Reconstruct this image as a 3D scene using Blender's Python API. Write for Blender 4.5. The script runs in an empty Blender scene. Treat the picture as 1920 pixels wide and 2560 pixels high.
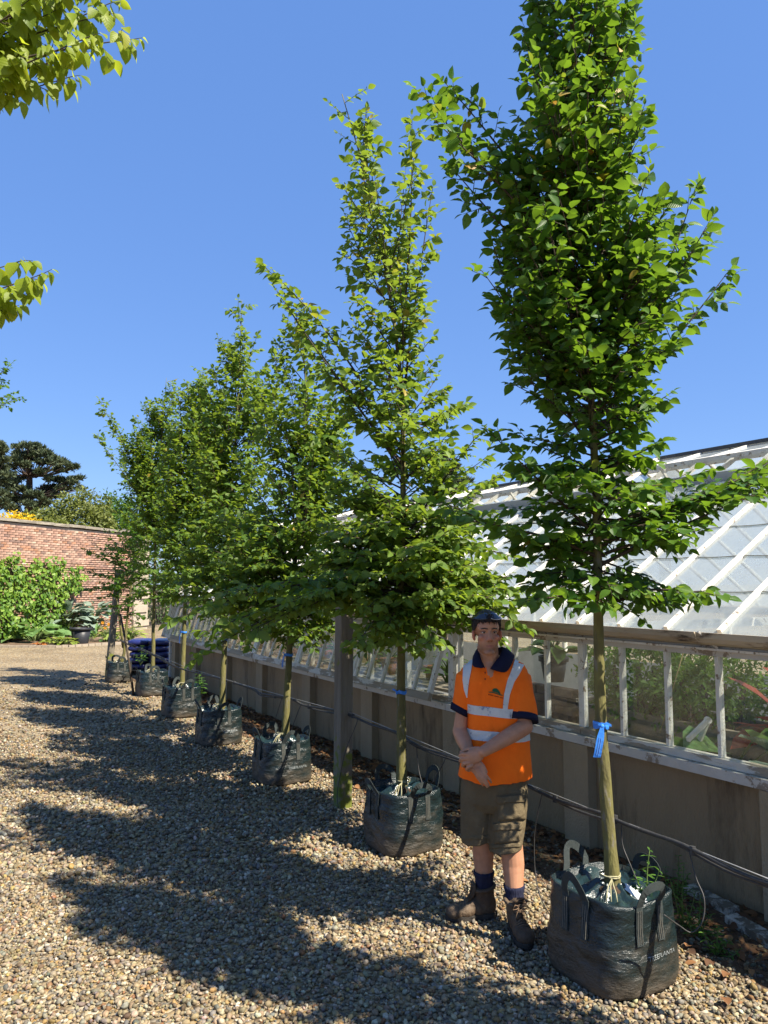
import bpy, math, random
import numpy as np
from mathutils import Vector, Matrix, noise
from mathutils.bvhtree import BVHTree

# ------------------------------------------------------------------ camera, sky, sun, exposure
SC = bpy.context.scene
COL = SC.collection
FPX = 1923.0                       # focal length in pixels of the 1920 x 2560 photograph
PITCH = math.atan2(175.0, FPX)     # horizon sits at pixel row 1455
CAMZ = 1.92
cam_d = bpy.data.cameras.new('camera')
cam = bpy.data.objects.new('camera', cam_d)
COL.objects.link(cam)
cam.location = (0, 0, CAMZ)
cam.rotation_euler = (math.pi / 2 + PITCH, 0, 0)
cam_d.sensor_fit = 'VERTICAL'
cam_d.sensor_height = 36.0
cam_d.lens = 36.0 * FPX / 2560.0
cam_d.clip_start = 0.05
cam_d.clip_end = 2000
SC.camera = cam

SUN_EL = math.radians(50)
SUN_AZ = np.array([0.83, -0.557]); SUN_AZ /= np.linalg.norm(SUN_AZ)
SUN_DIR = Vector((SUN_AZ[0] * math.cos(SUN_EL), SUN_AZ[1] * math.cos(SUN_EL), math.sin(SUN_EL)))
world = bpy.data.worlds.new('World')
SC.world = world
world.use_nodes = True
wn = world.node_tree
wn.nodes.clear()
w_out = wn.nodes.new('ShaderNodeOutputWorld')
w_bg = wn.nodes.new('ShaderNodeBackground')
w_sky = wn.nodes.new('ShaderNodeTexSky')
w_sky.sky_type = 'NISHITA'
w_sky.sun_disc = False
w_sky.sun_elevation = SUN_EL
w_sky.sun_rotation = math.atan2(SUN_AZ[0], SUN_AZ[1])
w_sky.altitude = 50
w_sky.air_density = 1.0
w_sky.dust_density = 0.2
w_sky.ozone_density = 4.0
w_bg.inputs['Strength'].default_value = 0.076
# a clear, dry, saturated summer sky: the sky model softened towards one even azure
w_mul = wn.nodes.new('ShaderNodeMixRGB'); w_mul.blend_type = 'MULTIPLY'; w_mul.inputs[0].default_value = 1.0
w_mul.inputs[2].default_value = (0.4, 0.4, 0.4, 1)
w_add = wn.nodes.new('ShaderNodeMixRGB'); w_add.blend_type = 'ADD'; w_add.inputs[0].default_value = 1.0
w_add.inputs[2].default_value = (0.47, 1.12, 2.95, 1)
wn.links.new(w_sky.outputs[0], w_mul.inputs[1])
wn.links.new(w_mul.outputs[0], w_add.inputs[1])
wn.links.new(w_add.outputs[0], w_bg.inputs['Color'])
wn.links.new(w_bg.outputs[0], w_out.inputs['Surface'])
sun_d = bpy.data.lights.new('sun', 'SUN')
sun_d.energy = 5.0
sun_d.angle = math.radians(0.53)
sun_d.color = (1.0, 0.92, 0.79)
sun = bpy.data.objects.new('sun', sun_d)
COL.objects.link(sun)
sun.location = (6, -4, 12)
sun.rotation_euler = SUN_DIR.to_track_quat('Z', 'Y').to_euler()
SC.view_settings.view_transform = 'Standard'
SC.view_settings.look = 'None'
SC.view_settings.exposure = 1.33
SC.view_settings.gamma = 1.0
SC.view_settings.use_curve_mapping = False
SC.render.engine = 'CYCLES'
SC.cycles.use_denoising = True
SC.cycles.max_bounces = 8
SC.cycles.diffuse_bounces = 3
SC.cycles.glossy_bounces = 3
SC.cycles.transmission_bounces = 4
SC.cycles.transparent_max_bounces = 20
SC.cycles.caustics_reflective = False
SC.cycles.caustics_refractive = False

# ------------------------------------------------------------------ pixel -> world
CP, SP = math.cos(PITCH), math.sin(PITCH)
def ray(px, py):
    a = (px - 960.0) / FPX
    b = (1280.0 - py) / FPX
    return np.array([a, CP - b * SP, SP + b * CP])
CAM = np.array([0, 0, CAMZ])
def G(px, py, z=0.0):
    d = ray(px, py)
    return CAM + d * ((z - CAMZ) / d[2])
def W(px, py, Y):
    d = ray(px, py)
    return CAM + d * (Y / d[1])
def WV(px, py, Y):
    return Vector(W(px, py, Y))

# the row of trees and the greenhouse run along U; V points into the greenhouse
GDIR = math.atan2(0.58, 1.0)
U = np.array([-math.sin(GDIR), math.cos(GDIR), 0.0])
V = np.array([math.cos(GDIR), math.sin(GDIR), 0.0])
def UV3(u, v, z=0.0):
    return U * u + V * v + np.array([0, 0, z])
def on_v(px, py, v):
    """point of the pixel's ray on the vertical plane V.p = v"""
    d = ray(px, py)
    return CAM + d * (v / float(np.dot(V, d)))

# ------------------------------------------------------------------ materials
def newmat(name):
    m = bpy.data.materials.new(name)
    m.use_nodes = True
    m.node_tree.nodes.clear()
    return m, m.node_tree.nodes, m.node_tree.links

def ramp(n, stops, interp='LINEAR'):
    r = n.new('ShaderNodeValToRGB')
    r.color_ramp.interpolation = interp
    e = r.color_ramp.elements
    while len(e) < len(stops):
        e.new(0.5)
    for el, (p, c) in zip(e, stops):
        el.position = p
        el.color = (c[0], c[1], c[2], 1)
    return r

def M(name, c1, c2=None, scale=6.0, rough=0.7, bump=0.0, bscale=60.0, spec=0.3, metal=0.0,
      c3=None, scale3=2.0, cut3=(0.5, 0.6), stretch=(1, 1, 1), bstretch=None, rough2=None, detail=6.0):
    """principled material: two colours mixed by noise, a third in patches, noise relief"""
    m, n, l = newmat(name)
    out = n.new('ShaderNodeOutputMaterial')
    b = n.new('ShaderNodeBsdfPrincipled')
    l.new(b.outputs[0], out.inputs[0])
    b.inputs['Roughness'].default_value = rough
    b.inputs['Specular IOR Level'].default_value = spec
    b.inputs['Metallic'].default_value = metal
    tc = n.new('ShaderNodeTexCoord')
    mp = n.new('ShaderNodeMapping')
    mp.inputs['Scale'].default_value = stretch
    l.new(tc.outputs['Object'], mp.inputs[0])
    c2 = c2 or tuple(x * 0.8 for x in c1)
    nz = n.new('ShaderNodeTexNoise')
    nz.inputs['Scale'].default_value = scale
    nz.inputs['Detail'].default_value = detail
    nz.inputs['Roughness'].default_value = 0.65
    l.new(mp.outputs[0], nz.inputs[0])
    r = ramp(n, [(0.32, c1), (0.68, c2)])
    l.new(nz.outputs[0], r.inputs[0])
    col = r.outputs[0]
    if c3 is not None:
        nz3 = n.new('ShaderNodeTexNoise')
        nz3.inputs['Scale'].default_value = scale3
        nz3.inputs['Detail'].default_value = 8
        nz3.inputs['Roughness'].default_value = 0.7
        l.new(mp.outputs[0], nz3.inputs[0])
        r3 = ramp(n, [(cut3[0], (0, 0, 0)), (cut3[1], (1, 1, 1))])
        l.new(nz3.outputs[0], r3.inputs[0])
        mx = n.new('ShaderNodeMixRGB')
        l.new(r3.outputs[0], mx.inputs[0])
        l.new(col, mx.inputs[1])
        mx.inputs[2].default_value = (*c3, 1)
        col = mx.outputs[0]
        if rough2 is not None:
            mr = n.new('ShaderNodeMapRange')
            mr.inputs['To Min'].default_value = rough
            mr.inputs['To Max'].default_value = rough2
            l.new(r3.outputs[0], mr.inputs[0])
            l.new(mr.outputs[0], b.inputs['Roughness'])
    l.new(col, b.inputs['Base Color'])
    if bump > 0:
        nb = n.new('ShaderNodeTexNoise')
        nb.inputs['Scale'].default_value = bscale
        nb.inputs['Detail'].default_value = 5
        if bstretch:
            mb = n.new('ShaderNodeMapping')
            mb.inputs['Scale'].default_value = bstretch
            l.new(tc.outputs['Object'], mb.inputs[0])
            l.new(mb.outputs[0], nb.inputs[0])
        else:
            l.new(mp.outputs[0], nb.inputs[0])
        bp = n.new('ShaderNodeBump')
        bp.inputs['Strength'].default_value = bump
        bp.inputs['Distance'].default_value = 0.02
        l.new(nb.outputs[0], bp.inputs['Height'])
        l.new(bp.outputs[0], b.inputs['Normal'])
    return m

def leaf_mat(name, stops, trans=0.42, tcol=(0.33, 0.5, 0.04), rough=0.42, veins=9.0, spec=0.35, vein=1.0):
    """two-sided leaf: colour by the leaf's own tint, side veins, light shining through"""
    m, n, l = newmat(name)
    out = n.new('ShaderNodeOutputMaterial')
    b = n.new('ShaderNodeBsdfPrincipled')
    b.inputs['Roughness'].default_value = rough
    b.inputs['Specular IOR Level'].default_value = spec
    t = n.new('ShaderNodeBsdfTranslucent')
    mx = n.new('ShaderNodeMixShader')
    mx.inputs[0].default_value = trans
    at = n.new('ShaderNodeAttribute')
    at.attribute_name = 'tint'
    r = ramp(n, stops)
    l.new(at.outputs['Fac'], r.inputs[0])
    uv = n.new('ShaderNodeUVMap')
    sx = n.new('ShaderNodeSeparateXYZ')
    l.new(uv.outputs[0], sx.inputs[0])
    ab = n.new('ShaderNodeMath'); ab.operation = 'ABSOLUTE'
    l.new(sx.outputs[0], ab.inputs[0])
    k = n.new('ShaderNodeMath'); k.operation = 'MULTIPLY'; k.inputs[1].default_value = 0.55
    l.new(ab.outputs[0], k.inputs[0])
    d = n.new('ShaderNodeMath'); d.operation = 'SUBTRACT'
    l.new(sx.outputs[1], d.inputs[0]); l.new(k.outputs[0], d.inputs[1])
    f = n.new('ShaderNodeMath'); f.operation = 'MULTIPLY'; f.inputs[1].default_value = veins * 6.283
    l.new(d.outputs[0], f.inputs[0])
    s = n.new('ShaderNodeMath'); s.operation = 'SINE'
    l.new(f.outputs[0], s.inputs[0])
    k_ = lambda v: 1 + (v - 1) * vein
    vr = ramp(n, [(0.0, (k_(0.86),) * 3), (0.9, (1.0, 1.0, 1.0)), (1.0, (k_(1.25), k_(1.22), k_(1.1)))])
    h = n.new('ShaderNodeMapRange')
    h.inputs['From Min'].default_value = -1
    l.new(s.outputs[0], h.inputs[0]); l.new(h.outputs[0], vr.inputs[0])
    mul = n.new('ShaderNodeMixRGB'); mul.blend_type = 'MULTIPLY'; mul.inputs[0].default_value = 1
    l.new(r.outputs[0], mul.inputs[1]); l.new(vr.outputs[0], mul.inputs[2])
    l.new(mul.outputs[0], b.inputs['Base Color'])
    tm = n.new('ShaderNodeMixRGB'); tm.blend_type = 'MIX'; tm.inputs[0].default_value = 0.6
    l.new(mul.outputs[0], tm.inputs[1]); tm.inputs[2].default_value = (*tcol, 1)
    l.new(tm.outputs[0], t.inputs['Color'])
    bp = n.new('ShaderNodeBump'); bp.inputs['Strength'].default_value = 0.35 * vein; bp.inputs['Distance'].default_value = 0.003
    l.new(s.outputs[0], bp.inputs['Height']); l.new(bp.outputs[0], b.inputs['Normal'])
    l.new(b.outputs[0], mx.inputs[1]); l.new(t.outputs[0], mx.inputs[2])
    l.new(mx.outputs[0], out.inputs[0])
    return m

# ------------------------------------------------------------------ objects
def link(o):
    COL.objects.link(o)
    return o
def tag(o, label=None, cat=None, group=None, kind=None):
    if label: o['label'] = label
    if cat: o['category'] = cat
    if group: o['group'] = group
    if kind: o['kind'] = kind
    return o
def empty(name, loc=(0, 0, 0), rz=0.0):
    o = bpy.data.objects.new(name, None)
    o.empty_display_size = 0.1
    o.location = loc
    o.rotation_euler = (0, 0, rz)
    return link(o)
def place(name, me, mat=None, parent=None, loc=None, smooth=False):
    if mat is not None:
        me.materials.append(mat)
    if smooth:
        me.polygons.foreach_set('use_smooth', np.ones(len(me.polygons), dtype=bool))
    o = bpy.data.objects.new(name, me)
    link(o)
    if parent is not None:
        o.parent = parent
    if loc is not None:
        o.location = loc
    return o
def mesh_np(name, verts, faces):
    """fast mesh from arrays; faces all of one size"""
    verts = np.asarray(verts, dtype=np.float32); faces = np.asarray(faces, dtype=np.int32)
    me = bpy.data.meshes.new(name)
    k = faces.shape[1]
    me.vertices.add(len(verts)); me.loops.add(faces.size); me.polygons.add(len(faces))
    me.vertices.foreach_set('co', verts.ravel())
    me.loops.foreach_set('vertex_index', faces.ravel())
    me.polygons.foreach_set('loop_start', np.arange(0, faces.size, k, dtype=np.int32))
    me.update(calc_edges=True)
    return me

class MB:
    def __init__(s):
        s.v = []; s.f = []
    def add(s, vs, fs):
        o = len(s.v)
        s.v.extend([tuple(float(c) for c in p) for p in vs])
        s.f.extend([tuple(i + o for i in f) for f in fs])
        return s
    def box(s, c, d, rot=None):
        hx, hy, hz = d[0] / 2, d[1] / 2, d[2] / 2
        P = [(-hx, -hy, -hz), (hx, -hy, -hz), (hx, hy, -hz), (-hx, hy, -hz), (-hx, -hy, hz), (hx, -hy, hz), (hx, hy, hz), (-hx, hy, hz)]
        if rot is not None:
            P = [tuple(rot @ Vector(p)) for p in P]
        P = [(p[0] + c[0], p[1] + c[1], p[2] + c[2]) for p in P]
        return s.add(P, [(0, 3, 2, 1), (4, 5, 6, 7), (0, 1, 5, 4), (1, 2, 6, 5), (2, 3, 7, 6), (3, 0, 4, 7)])
    def beam(s, a, b, w, h, up=(0, 0, 1)):
        """box from a to b, w across, h along up"""
        a = Vector(a); b = Vector(b); d = b - a; L = d.length
        x = d.normalized(); z = Vector(up); y = z.cross(x).normalized(); z = x.cross(y)
        rot = Matrix((x, y, z)).transposed()
        return s.box((a + b) / 2, (L, w, h), rot)
    def tube(s, path, rad, n=8, caps=True):
        path = [Vector(p) for p in path]
        if not hasattr(rad, '__len__'): rad = [rad] * len(path)
        rings = []
        ref = None
        for i, p in enumerate(path):
            t = (path[min(i + 1, len(path) - 1)] - path[max(i - 1, 0)])
            if t.length < 1e-9: t = Vector((0, 0, 1))
            t.normalize()
            if ref is None:
                ref = Vector((0, 0, 1)) if abs(t.z) < 0.9 else Vector((1, 0, 0))
            a = (ref - t * ref.dot(t)).normalized()
            ref = a
            b = t.cross(a)
            rings.append([p + (a * math.cos(2 * math.pi * k / n) + b * math.sin(2 * math.pi * k / n)) * rad[i] for k in range(n)])
        vs = [q for r in rings for q in r]
        fs = []
        for i in range(len(rings) - 1):
            for k in range(n):
                k2 = (k + 1) % n
                fs.append((i * n + k, i * n + k2, (i + 1) * n + k2, (i + 1) * n + k))
        if caps:
            fs.append(tuple(range(n - 1, -1, -1)))
            fs.append(tuple((len(rings) - 1) * n + k for k in range(n)))
        return s.add(vs, fs)
    def loft(s, rings, cap0=True, cap1=True):
        n = len(rings[0])
        vs = [q for r in rings for q in r]
        fs = []
        for i in range(len(rings) - 1):
            for k in range(n):
                k2 = (k + 1) % n
                fs.append((i * n + k, i * n + k2, (i + 1) * n + k2, (i + 1) * n + k))
        if cap0: fs.append(tuple(range(n - 1, -1, -1)))
        if cap1: fs.append(tuple((len(rings) - 1) * n + k for k in range(n)))
        return s.add(vs, fs)
    def ellipsoid(s, c, r, rot=None, nu=16, nv=10):
        vs = []; fs = []
        for j in range(1, nv):
            th = math.pi * j / nv
            for i in range(nu):
                ph = 2 * math.pi * i / nu
                vs.append((r[0] * math.sin(th) * math.cos(ph), r[1] * math.sin(th) * math.sin(ph), r[2] * math.cos(th)))
        vs.append((0, 0, r[2])); vs.append((0, 0, -r[2]))
        T = len(vs) - 2; B = len(vs) - 1
        for j in range(nv - 2):
            for i in range(nu):
                i2 = (i + 1) % nu
                fs.append((j * nu + i, (j + 1) * nu + i, (j + 1) * nu + i2, j * nu + i2))
        for i in range(nu):
            i2 = (i + 1) % nu
            fs.append((T, i, i2)); fs.append((B, (nv - 2) * nu + i2, (nv - 2) * nu + i))
        if rot is not None: vs = [tuple(rot @ Vector(p)) for p in vs]
        return s.add([(p[0] + c[0], p[1] + c[1], p[2] + c[2]) for p in vs], fs)
    def capsule(s, a, b, ra, rb, n=14):
        a = Vector(a); b = Vector(b)
        d = (b - a)
        if d.length < 1e-6: d = Vector((0, 0, 1e-4))
        t = d.normalized()
        path = []; rad = []
        for k in range(5):
            th = math.pi / 2 * (1 - k / 4.0)
            path.append(a - t * ra * math.sin(th)); rad.append(max(ra * math.cos(th), 1e-4))
        for k in range(5):
            th = math.pi / 2 * k / 4.0
            path.append(b + t * rb * math.sin(th)); rad.append(max(rb * math.cos(th), 1e-4))
        return s.tube(path, rad, n)
    def chain(s, pts, rads, n=14):
        for i in range(len(pts) - 1):
            s.capsule(pts[i], pts[i + 1], rads[i], rads[i + 1], n)
        return s
    def mesh(s, name):
        me = bpy.data.meshes.new(name)
        me.from_pydata(s.v, [], s.f)
        me.update()
        return me
    def build(s, name, mat, parent=None, smooth=False, loc=None):
        return place(name, s.mesh(name), mat, parent, loc, smooth)

def remesh(mb, voxel, smooth=4, factor=0.5):
    """union of closed shapes -> one continuous surface"""
    me = mb.mesh('tmp')
    o = link(bpy.data.objects.new('tmp', me))
    r = o.modifiers.new('r', 'REMESH'); r.mode = 'VOXEL'; r.voxel_size = voxel; r.adaptivity = 0
    if smooth:
        sm = o.modifiers.new('s', 'SMOOTH'); sm.iterations = smooth; sm.factor = factor
    bpy.context.view_layer.update()
    dg = bpy.context.evaluated_depsgraph_get()
    res = bpy.data.meshes.new_from_object(o.evaluated_get(dg))
    bpy.data.objects.remove(o)
    bpy.data.meshes.remove(me)
    return res
def bvh_of(me):
    vs = [v.co.copy() for v in me.vertices]
    return BVHTree.FromPolygons(vs, [tuple(p.vertices) for p in me.polygons])
def smoothstep(a, b, x):
    t = min(1, max(0, (x - a) / (b - a)))
    return t * t * (3 - 2 * t)

# ------------------------------------------------------------------ leaves
def leaf_template(kind='hornbeam'):
    """leaf along +Y, unit length, folded on its midrib; returns verts, tris, uv"""
    prof = {'hornbeam': [(0.0, 0.0), (0.2, 0.25), (0.45, 0.335), (0.72, 0.235), (1.0, 0.0)],
            'pear': [(0.0, 0.0), (0.22, 0.33), (0.48, 0.37), (0.75, 0.22), (1.0, 0.0)],
            'round': [(0.0, 0.0), (0.15, 0.42), (0.45, 0.52), (0.75, 0.36), (1.0, 0.0)],
            'lance': [(0.0, 0.0), (0.2, 0.11), (0.5, 0.14), (0.78, 0.09), (1.0, 0.0)],
            'simple': [(0.0, 0.0), (1.0, 0.0)],
            'needle': [(0.0, 0.02), (0.3, 0.16), (0.6, 0.15), (0.85, 0.09), (1.0, 0.0)]}[kind]
    vs = []; uv = []
    droop = lambda y: -0.22 * y * y
    for y, w in prof:
        vs.append((0, y, droop(y))); uv.append((0, y))
    for sgn in (-1, 1):
        for y, w in prof[1:-1]:
            vs.append((sgn * w, y + 0.06 * w, droop(y) + 0.32 * w)); uv.append((sgn * w * 2, y))
    if kind == 'simple':                                # far small leaves
        return np.array([(0, 0, 0), (-0.33, 0.45, 0.08), (0, 1, -0.16), (0.33, 0.45, 0.08)], dtype=np.float32), np.array([(0, 3, 2), (0, 2, 1)], dtype=np.int32), np.array([(0, 0), (-0.6, 0.5), (0, 1), (0.6, 0.5)], dtype=np.float32)
    if kind == 'needle':                                # far needles: a plain folded blade
        return np.array([(0, 0, 0), (-0.15, 0.45, 0.05), (0, 1, -0.12), (0.15, 0.45, 0.05)], dtype=np.float32), np.array([(0, 3, 2), (0, 2, 1)], dtype=np.int32), np.array([(0, 0), (-0.3, 0.5), (0, 1), (0.3, 0.5)], dtype=np.float32)
    m = [0, 1, 2, 3, 4]; L = [5, 6, 7]; R = [8, 9, 10]
    fs = []
    for S, flip in ((L, False), (R, True)):
        t = [(m[0], m[1], S[0]), (m[1], m[2], S[1]), (m[1], S[1], S[0]), (m[2], m[3], S[2]), (m[2], S[2], S[1]), (m[3], m[4], S[2])]
        fs += [(a, c, b) if flip else (a, b, c) for a, b, c in t]
    return np.array(vs, dtype=np.float32), np.array(fs, dtype=np.int32), np.array(uv, dtype=np.float32)
LT = {k: leaf_template(k) for k in ('hornbeam', 'pear', 'round', 'lance', 'needle', 'simple')}

def norm(a):
    return a / np.maximum(np.linalg.norm(a, axis=-1, keepdims=True), 1e-9)
def leaf_mesh(name, P, A, N, size, tint, kind='hornbeam', wid=None):
    T, F, UVt = LT[kind]
    P = np.asarray(P, dtype=np.float32); A = norm(np.asarray(A, dtype=np.float32)); N = np.asarray(N, dtype=np.float32)
    size = np.asarray(size, dtype=np.float32)
    N = norm(N - A * np.sum(N * A, axis=1, keepdims=True))
    B = np.cross(A, N)
    n = len(P)
    wd = np.ones(n, dtype=np.float32) if wid is None else np.asarray(wid, dtype=np.float32)
    vs = P[:, None, :] + size[:, None, None] * (T[None, :, 0:1] * wd[:, None, None] * B[:, None, :] + T[None, :, 1:2] * A[:, None, :] + T[None, :, 2:3] * N[:, None, :])
    fs = F[None] + (np.arange(n, dtype=np.int32) * len(T))[:, None, None]
    me = mesh_np(name, vs.reshape(-1, 3), fs.reshape(-1, 3))
    at = me.attributes.new('tint', 'FLOAT', 'POINT')
    at.data.foreach_set('value', np.repeat(np.asarray(tint, dtype=np.float32), len(T)))
    ul = me.uv_layers.new(name='UVMap')
    ul.data.foreach_set('uv', np.tile(UVt[F.ravel()], (n, 1)).ravel())
    return me
def single_leaf(name, tint, kind, wid=1.0):
    return leaf_mesh(name, [(0, 0, 0)], [(0, 1, 0)], [(0, 0, 1)], [1.0], [tint], kind, [wid])
def leaf_objects(P, A, N, size, tint, kind, mat, parent, origin, nbin=6):
    """single leaves as objects that share a few meshes"""
    A = norm(np.asarray(A)); N = np.asarray(N); N = norm(N - A * np.sum(N * A, axis=1, keepdims=True)); B = np.cross(A, N)
    cache = {}
    for i in range(len(P)):
        q = int(min(nbin - 1, max(0, tint[i] * nbin)))
        if q not in cache:
            me = single_leaf('leaf', (q + 0.5) / nbin, kind)
            me.materials.append(mat)
            cache[q] = me
        o = bpy.data.objects.new('leaf', cache[q])
        link(o)
        o.parent = parent
        s = float(size[i])
        m = Matrix(((B[i][0], A[i][0], N[i][0]), (B[i][1], A[i][1], N[i][1]), (B[i][2], A[i][2], N[i][2]))).to_4x4()
        o.matrix_local = Matrix.Translation(Vector(P[i]) - Vector(origin)) @ m @ Matrix.Scale(s, 4)
# ================================================================== ground
rng = np.random.default_rng(7)
def attr_color(me, name, cols):
    a = me.attributes.new(name, 'FLOAT_COLOR', 'POINT')
    c = np.ones((len(cols), 4), dtype=np.float32); c[:, :3] = cols
    a.data.foreach_set('color', c.ravel())

def pcol_mat(name, rough=0.75, spec=0.25, nscale=60.0, namt=0.35, bump=0.3, bscale=150.0):
    m, n, l = newmat(name)
    out = n.new('ShaderNodeOutputMaterial'); b = n.new('ShaderNodeBsdfPrincipled')
    l.new(b.outputs[0], out.inputs[0])
    b.inputs['Roughness'].default_value = rough; b.inputs['Specular IOR Level'].default_value = spec
    at = n.new('ShaderNodeAttribute'); at.attribute_name = 'pcol'
    tc = n.new('ShaderNodeTexCoord'); nz = n.new('ShaderNodeTexNoise')
    nz.inputs['Scale'].default_value = nscale; nz.inputs['Detail'].default_value = 5
    l.new(tc.outputs['Object'], nz.inputs[0])
    r = ramp(n, [(0.3, (1 - namt,) * 3), (0.7, (1 + namt * 0.6,) * 3)])
    l.new(nz.outputs[0], r.inputs[0])
    mx = n.new('ShaderNodeMixRGB'); mx.blend_type = 'MULTIPLY'; mx.inputs[0].default_value = 1
    l.new(at.outputs['Color'], mx.inputs[1]); l.new(r.outputs[0], mx.inputs[2])
    l.new(mx.outputs[0], b.inputs['Base Color'])
    nb = n.new('ShaderNodeTexNoise'); nb.inputs['Scale'].default_value = bscale
    l.new(tc.outputs['Object'], nb.inputs[0])
    bp = n.new('ShaderNodeBump'); bp.inputs['Strength'].default_value = bump; bp.inputs['Distance'].default_value = 0.01
    l.new(nb.outputs[0], bp.inputs['Height']); l.new(bp.outputs[0], b.inputs['Normal'])
    return m

PEB = np.array([(0.34, 0.255, 0.145), (0.44, 0.36, 0.235), (0.255, 0.22, 0.17), (0.16, 0.115, 0.07), (0.38, 0.25, 0.10), (0.56, 0.49, 0.37), (0.30, 0.235, 0.145), (0.20, 0.185, 0.155), (0.27, 0.14, 0.07)])
PEB = PEB * np.array([0.71, 0.712, 0.70])
PEBP = np.array([0.24, 0.19, 0.15, 0.09, 0.06, 0.07, 0.12, 0.06, 0.02]); PEBP /= PEBP.sum()

def gravel_mat():
    m, n, l = newmat('gravel_ground')
    out = n.new('ShaderNodeOutputMaterial'); b = n.new('ShaderNodeBsdfPrincipled')
    l.new(b.outputs[0], out.inputs[0])
    b.inputs['Roughness'].default_value = 0.85; b.inputs['Specular IOR Level'].default_value = 0.2
    tc = n.new('ShaderNodeTexCoord')
    vo = n.new('ShaderNodeTexVoronoi'); vo.inputs['Scale'].default_value = 38
    l.new(tc.outputs['Object'], vo.inputs[0])
    sp = n.new('ShaderNodeSeparateColor'); l.new(vo.outputs['Color'], sp.inputs[0])
    acc = 0; stops = []
    for c, p in zip(PEB, PEBP):
        stops.append((min(acc, 1.0), tuple(c))); acc += p
    r = ramp(n, stops, 'CONSTANT'); l.new(sp.outputs[0], r.inputs[0])
    nz = n.new('ShaderNodeTexNoise'); nz.inputs['Scale'].default_value = 0.8; nz.inputs['Detail'].default_value = 8
    l.new(tc.outputs['Object'], nz.inputs[0])
    r2 = ramp(n, [(0.35, (0.82, 0.8, 0.78)), (0.65, (1.1, 1.08, 1.04))]); l.new(nz.outputs[0], r2.inputs[0])
    mx = n.new('ShaderNodeMixRGB'); mx.blend_type = 'MULTIPLY'; mx.inputs[0].default_value = 1
    l.new(r.outputs[0], mx.inputs[1]); l.new(r2.outputs[0], mx.inputs[2])
    l.new(mx.outputs[0], b.inputs['Base Color'])
    inv = n.new('ShaderNodeMath'); inv.operation = 'SUBTRACT'; inv.inputs[0].default_value = 1
    l.new(vo.outputs['Distance'], inv.inputs[1])
    bp = n.new('ShaderNodeBump'); bp.inputs['Strength'].default_value = 0.9; bp.inputs['Distance'].default_value = 0.02
    l.new(inv.outputs[0], bp.inputs['Height']); l.new(bp.outputs[0], b.inputs['Normal'])
    return m

GRAVEL = gravel_mat()
me = mesh_np('ground', [(-300, -60, 0), (300, -60, 0), (300, 500, 0), (-300, 500, 0)], [(0, 1, 2, 3)])
tag(place('ground', me, GRAVEL), 'sandy gravel yard running up to the brick wall', 'ground', kind='structure')

# soil strip with leaf litter between the row of trees and the greenhouse wall
SOIL = M('litter_soil', (0.055, 0.032, 0.018), (0.13, 0.075, 0.04), scale=9, rough=0.95, bump=1.0, bscale=55, c3=(0.2, 0.15, 0.1), scale3=14, cut3=(0.56, 0.64))
mb = MB()
edge = []
for i in range(60):
    u = 1.0 + 15.2 * i / 59
    edge.append((u, 3.42 + 0.12 * noise.noise((u * 1.3, 0, 0)) + 0.06 * noise.noise((u * 5, 3, 0))))
vs = []; fs = []
for u, v in edge:
    vs.append(UV3(u, v, 0.004)); vs.append(UV3(u, 4.25, 0.012))
for i in range(len(edge) - 1):
    fs.append((2 * i, 2 * i + 1, 2 * i + 3, 2 * i + 2))
mb.add(vs, fs)
tag(mb.build('soil_strip', SOIL), 'bare brown soil strip along the foot of the greenhouse wall', 'soil', kind='structure')

# loose pebbles
def smooth01(x):
    x = np.clip(x, 0, 1); return x * x * (3 - 2 * x)
t = (1 + 5 ** 0.5) / 2
ICO = np.array([(-1, t, 0), (1, t, 0), (-1, -t, 0), (1, -t, 0), (0, -1, t), (0, 1, t), (0, -1, -t), (0, 1, -t), (t, 0, -1), (t, 0, 1), (-t, 0, -1), (-t, 0, 1)]) / math.sqrt(1 + t * t)
ICOF = np.array([(0, 11, 5), (0, 5, 1), (0, 1, 7), (0, 7, 10), (0, 10, 11), (1, 5, 9), (5, 11, 4), (11, 10, 2), (10, 7, 6), (7, 1, 8), (3, 9, 4), (3, 4, 2), (3, 2, 6), (3, 6, 8), (3, 8, 9), (4, 9, 5), (2, 4, 11), (6, 2, 10), (8, 6, 7), (9, 8, 1)])
OCT = np.array([(1, 0, 0), (-1, 0, 0), (0, 1, 0), (0, -1, 0), (0, 0, 1), (0, 0, -1)], float)
OCTF = np.array([(0, 2, 4), (2, 1, 4), (1, 3, 4), (3, 0, 4), (2, 0, 5), (1, 2, 5), (3, 1, 5), (0, 3, 5)])
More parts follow.
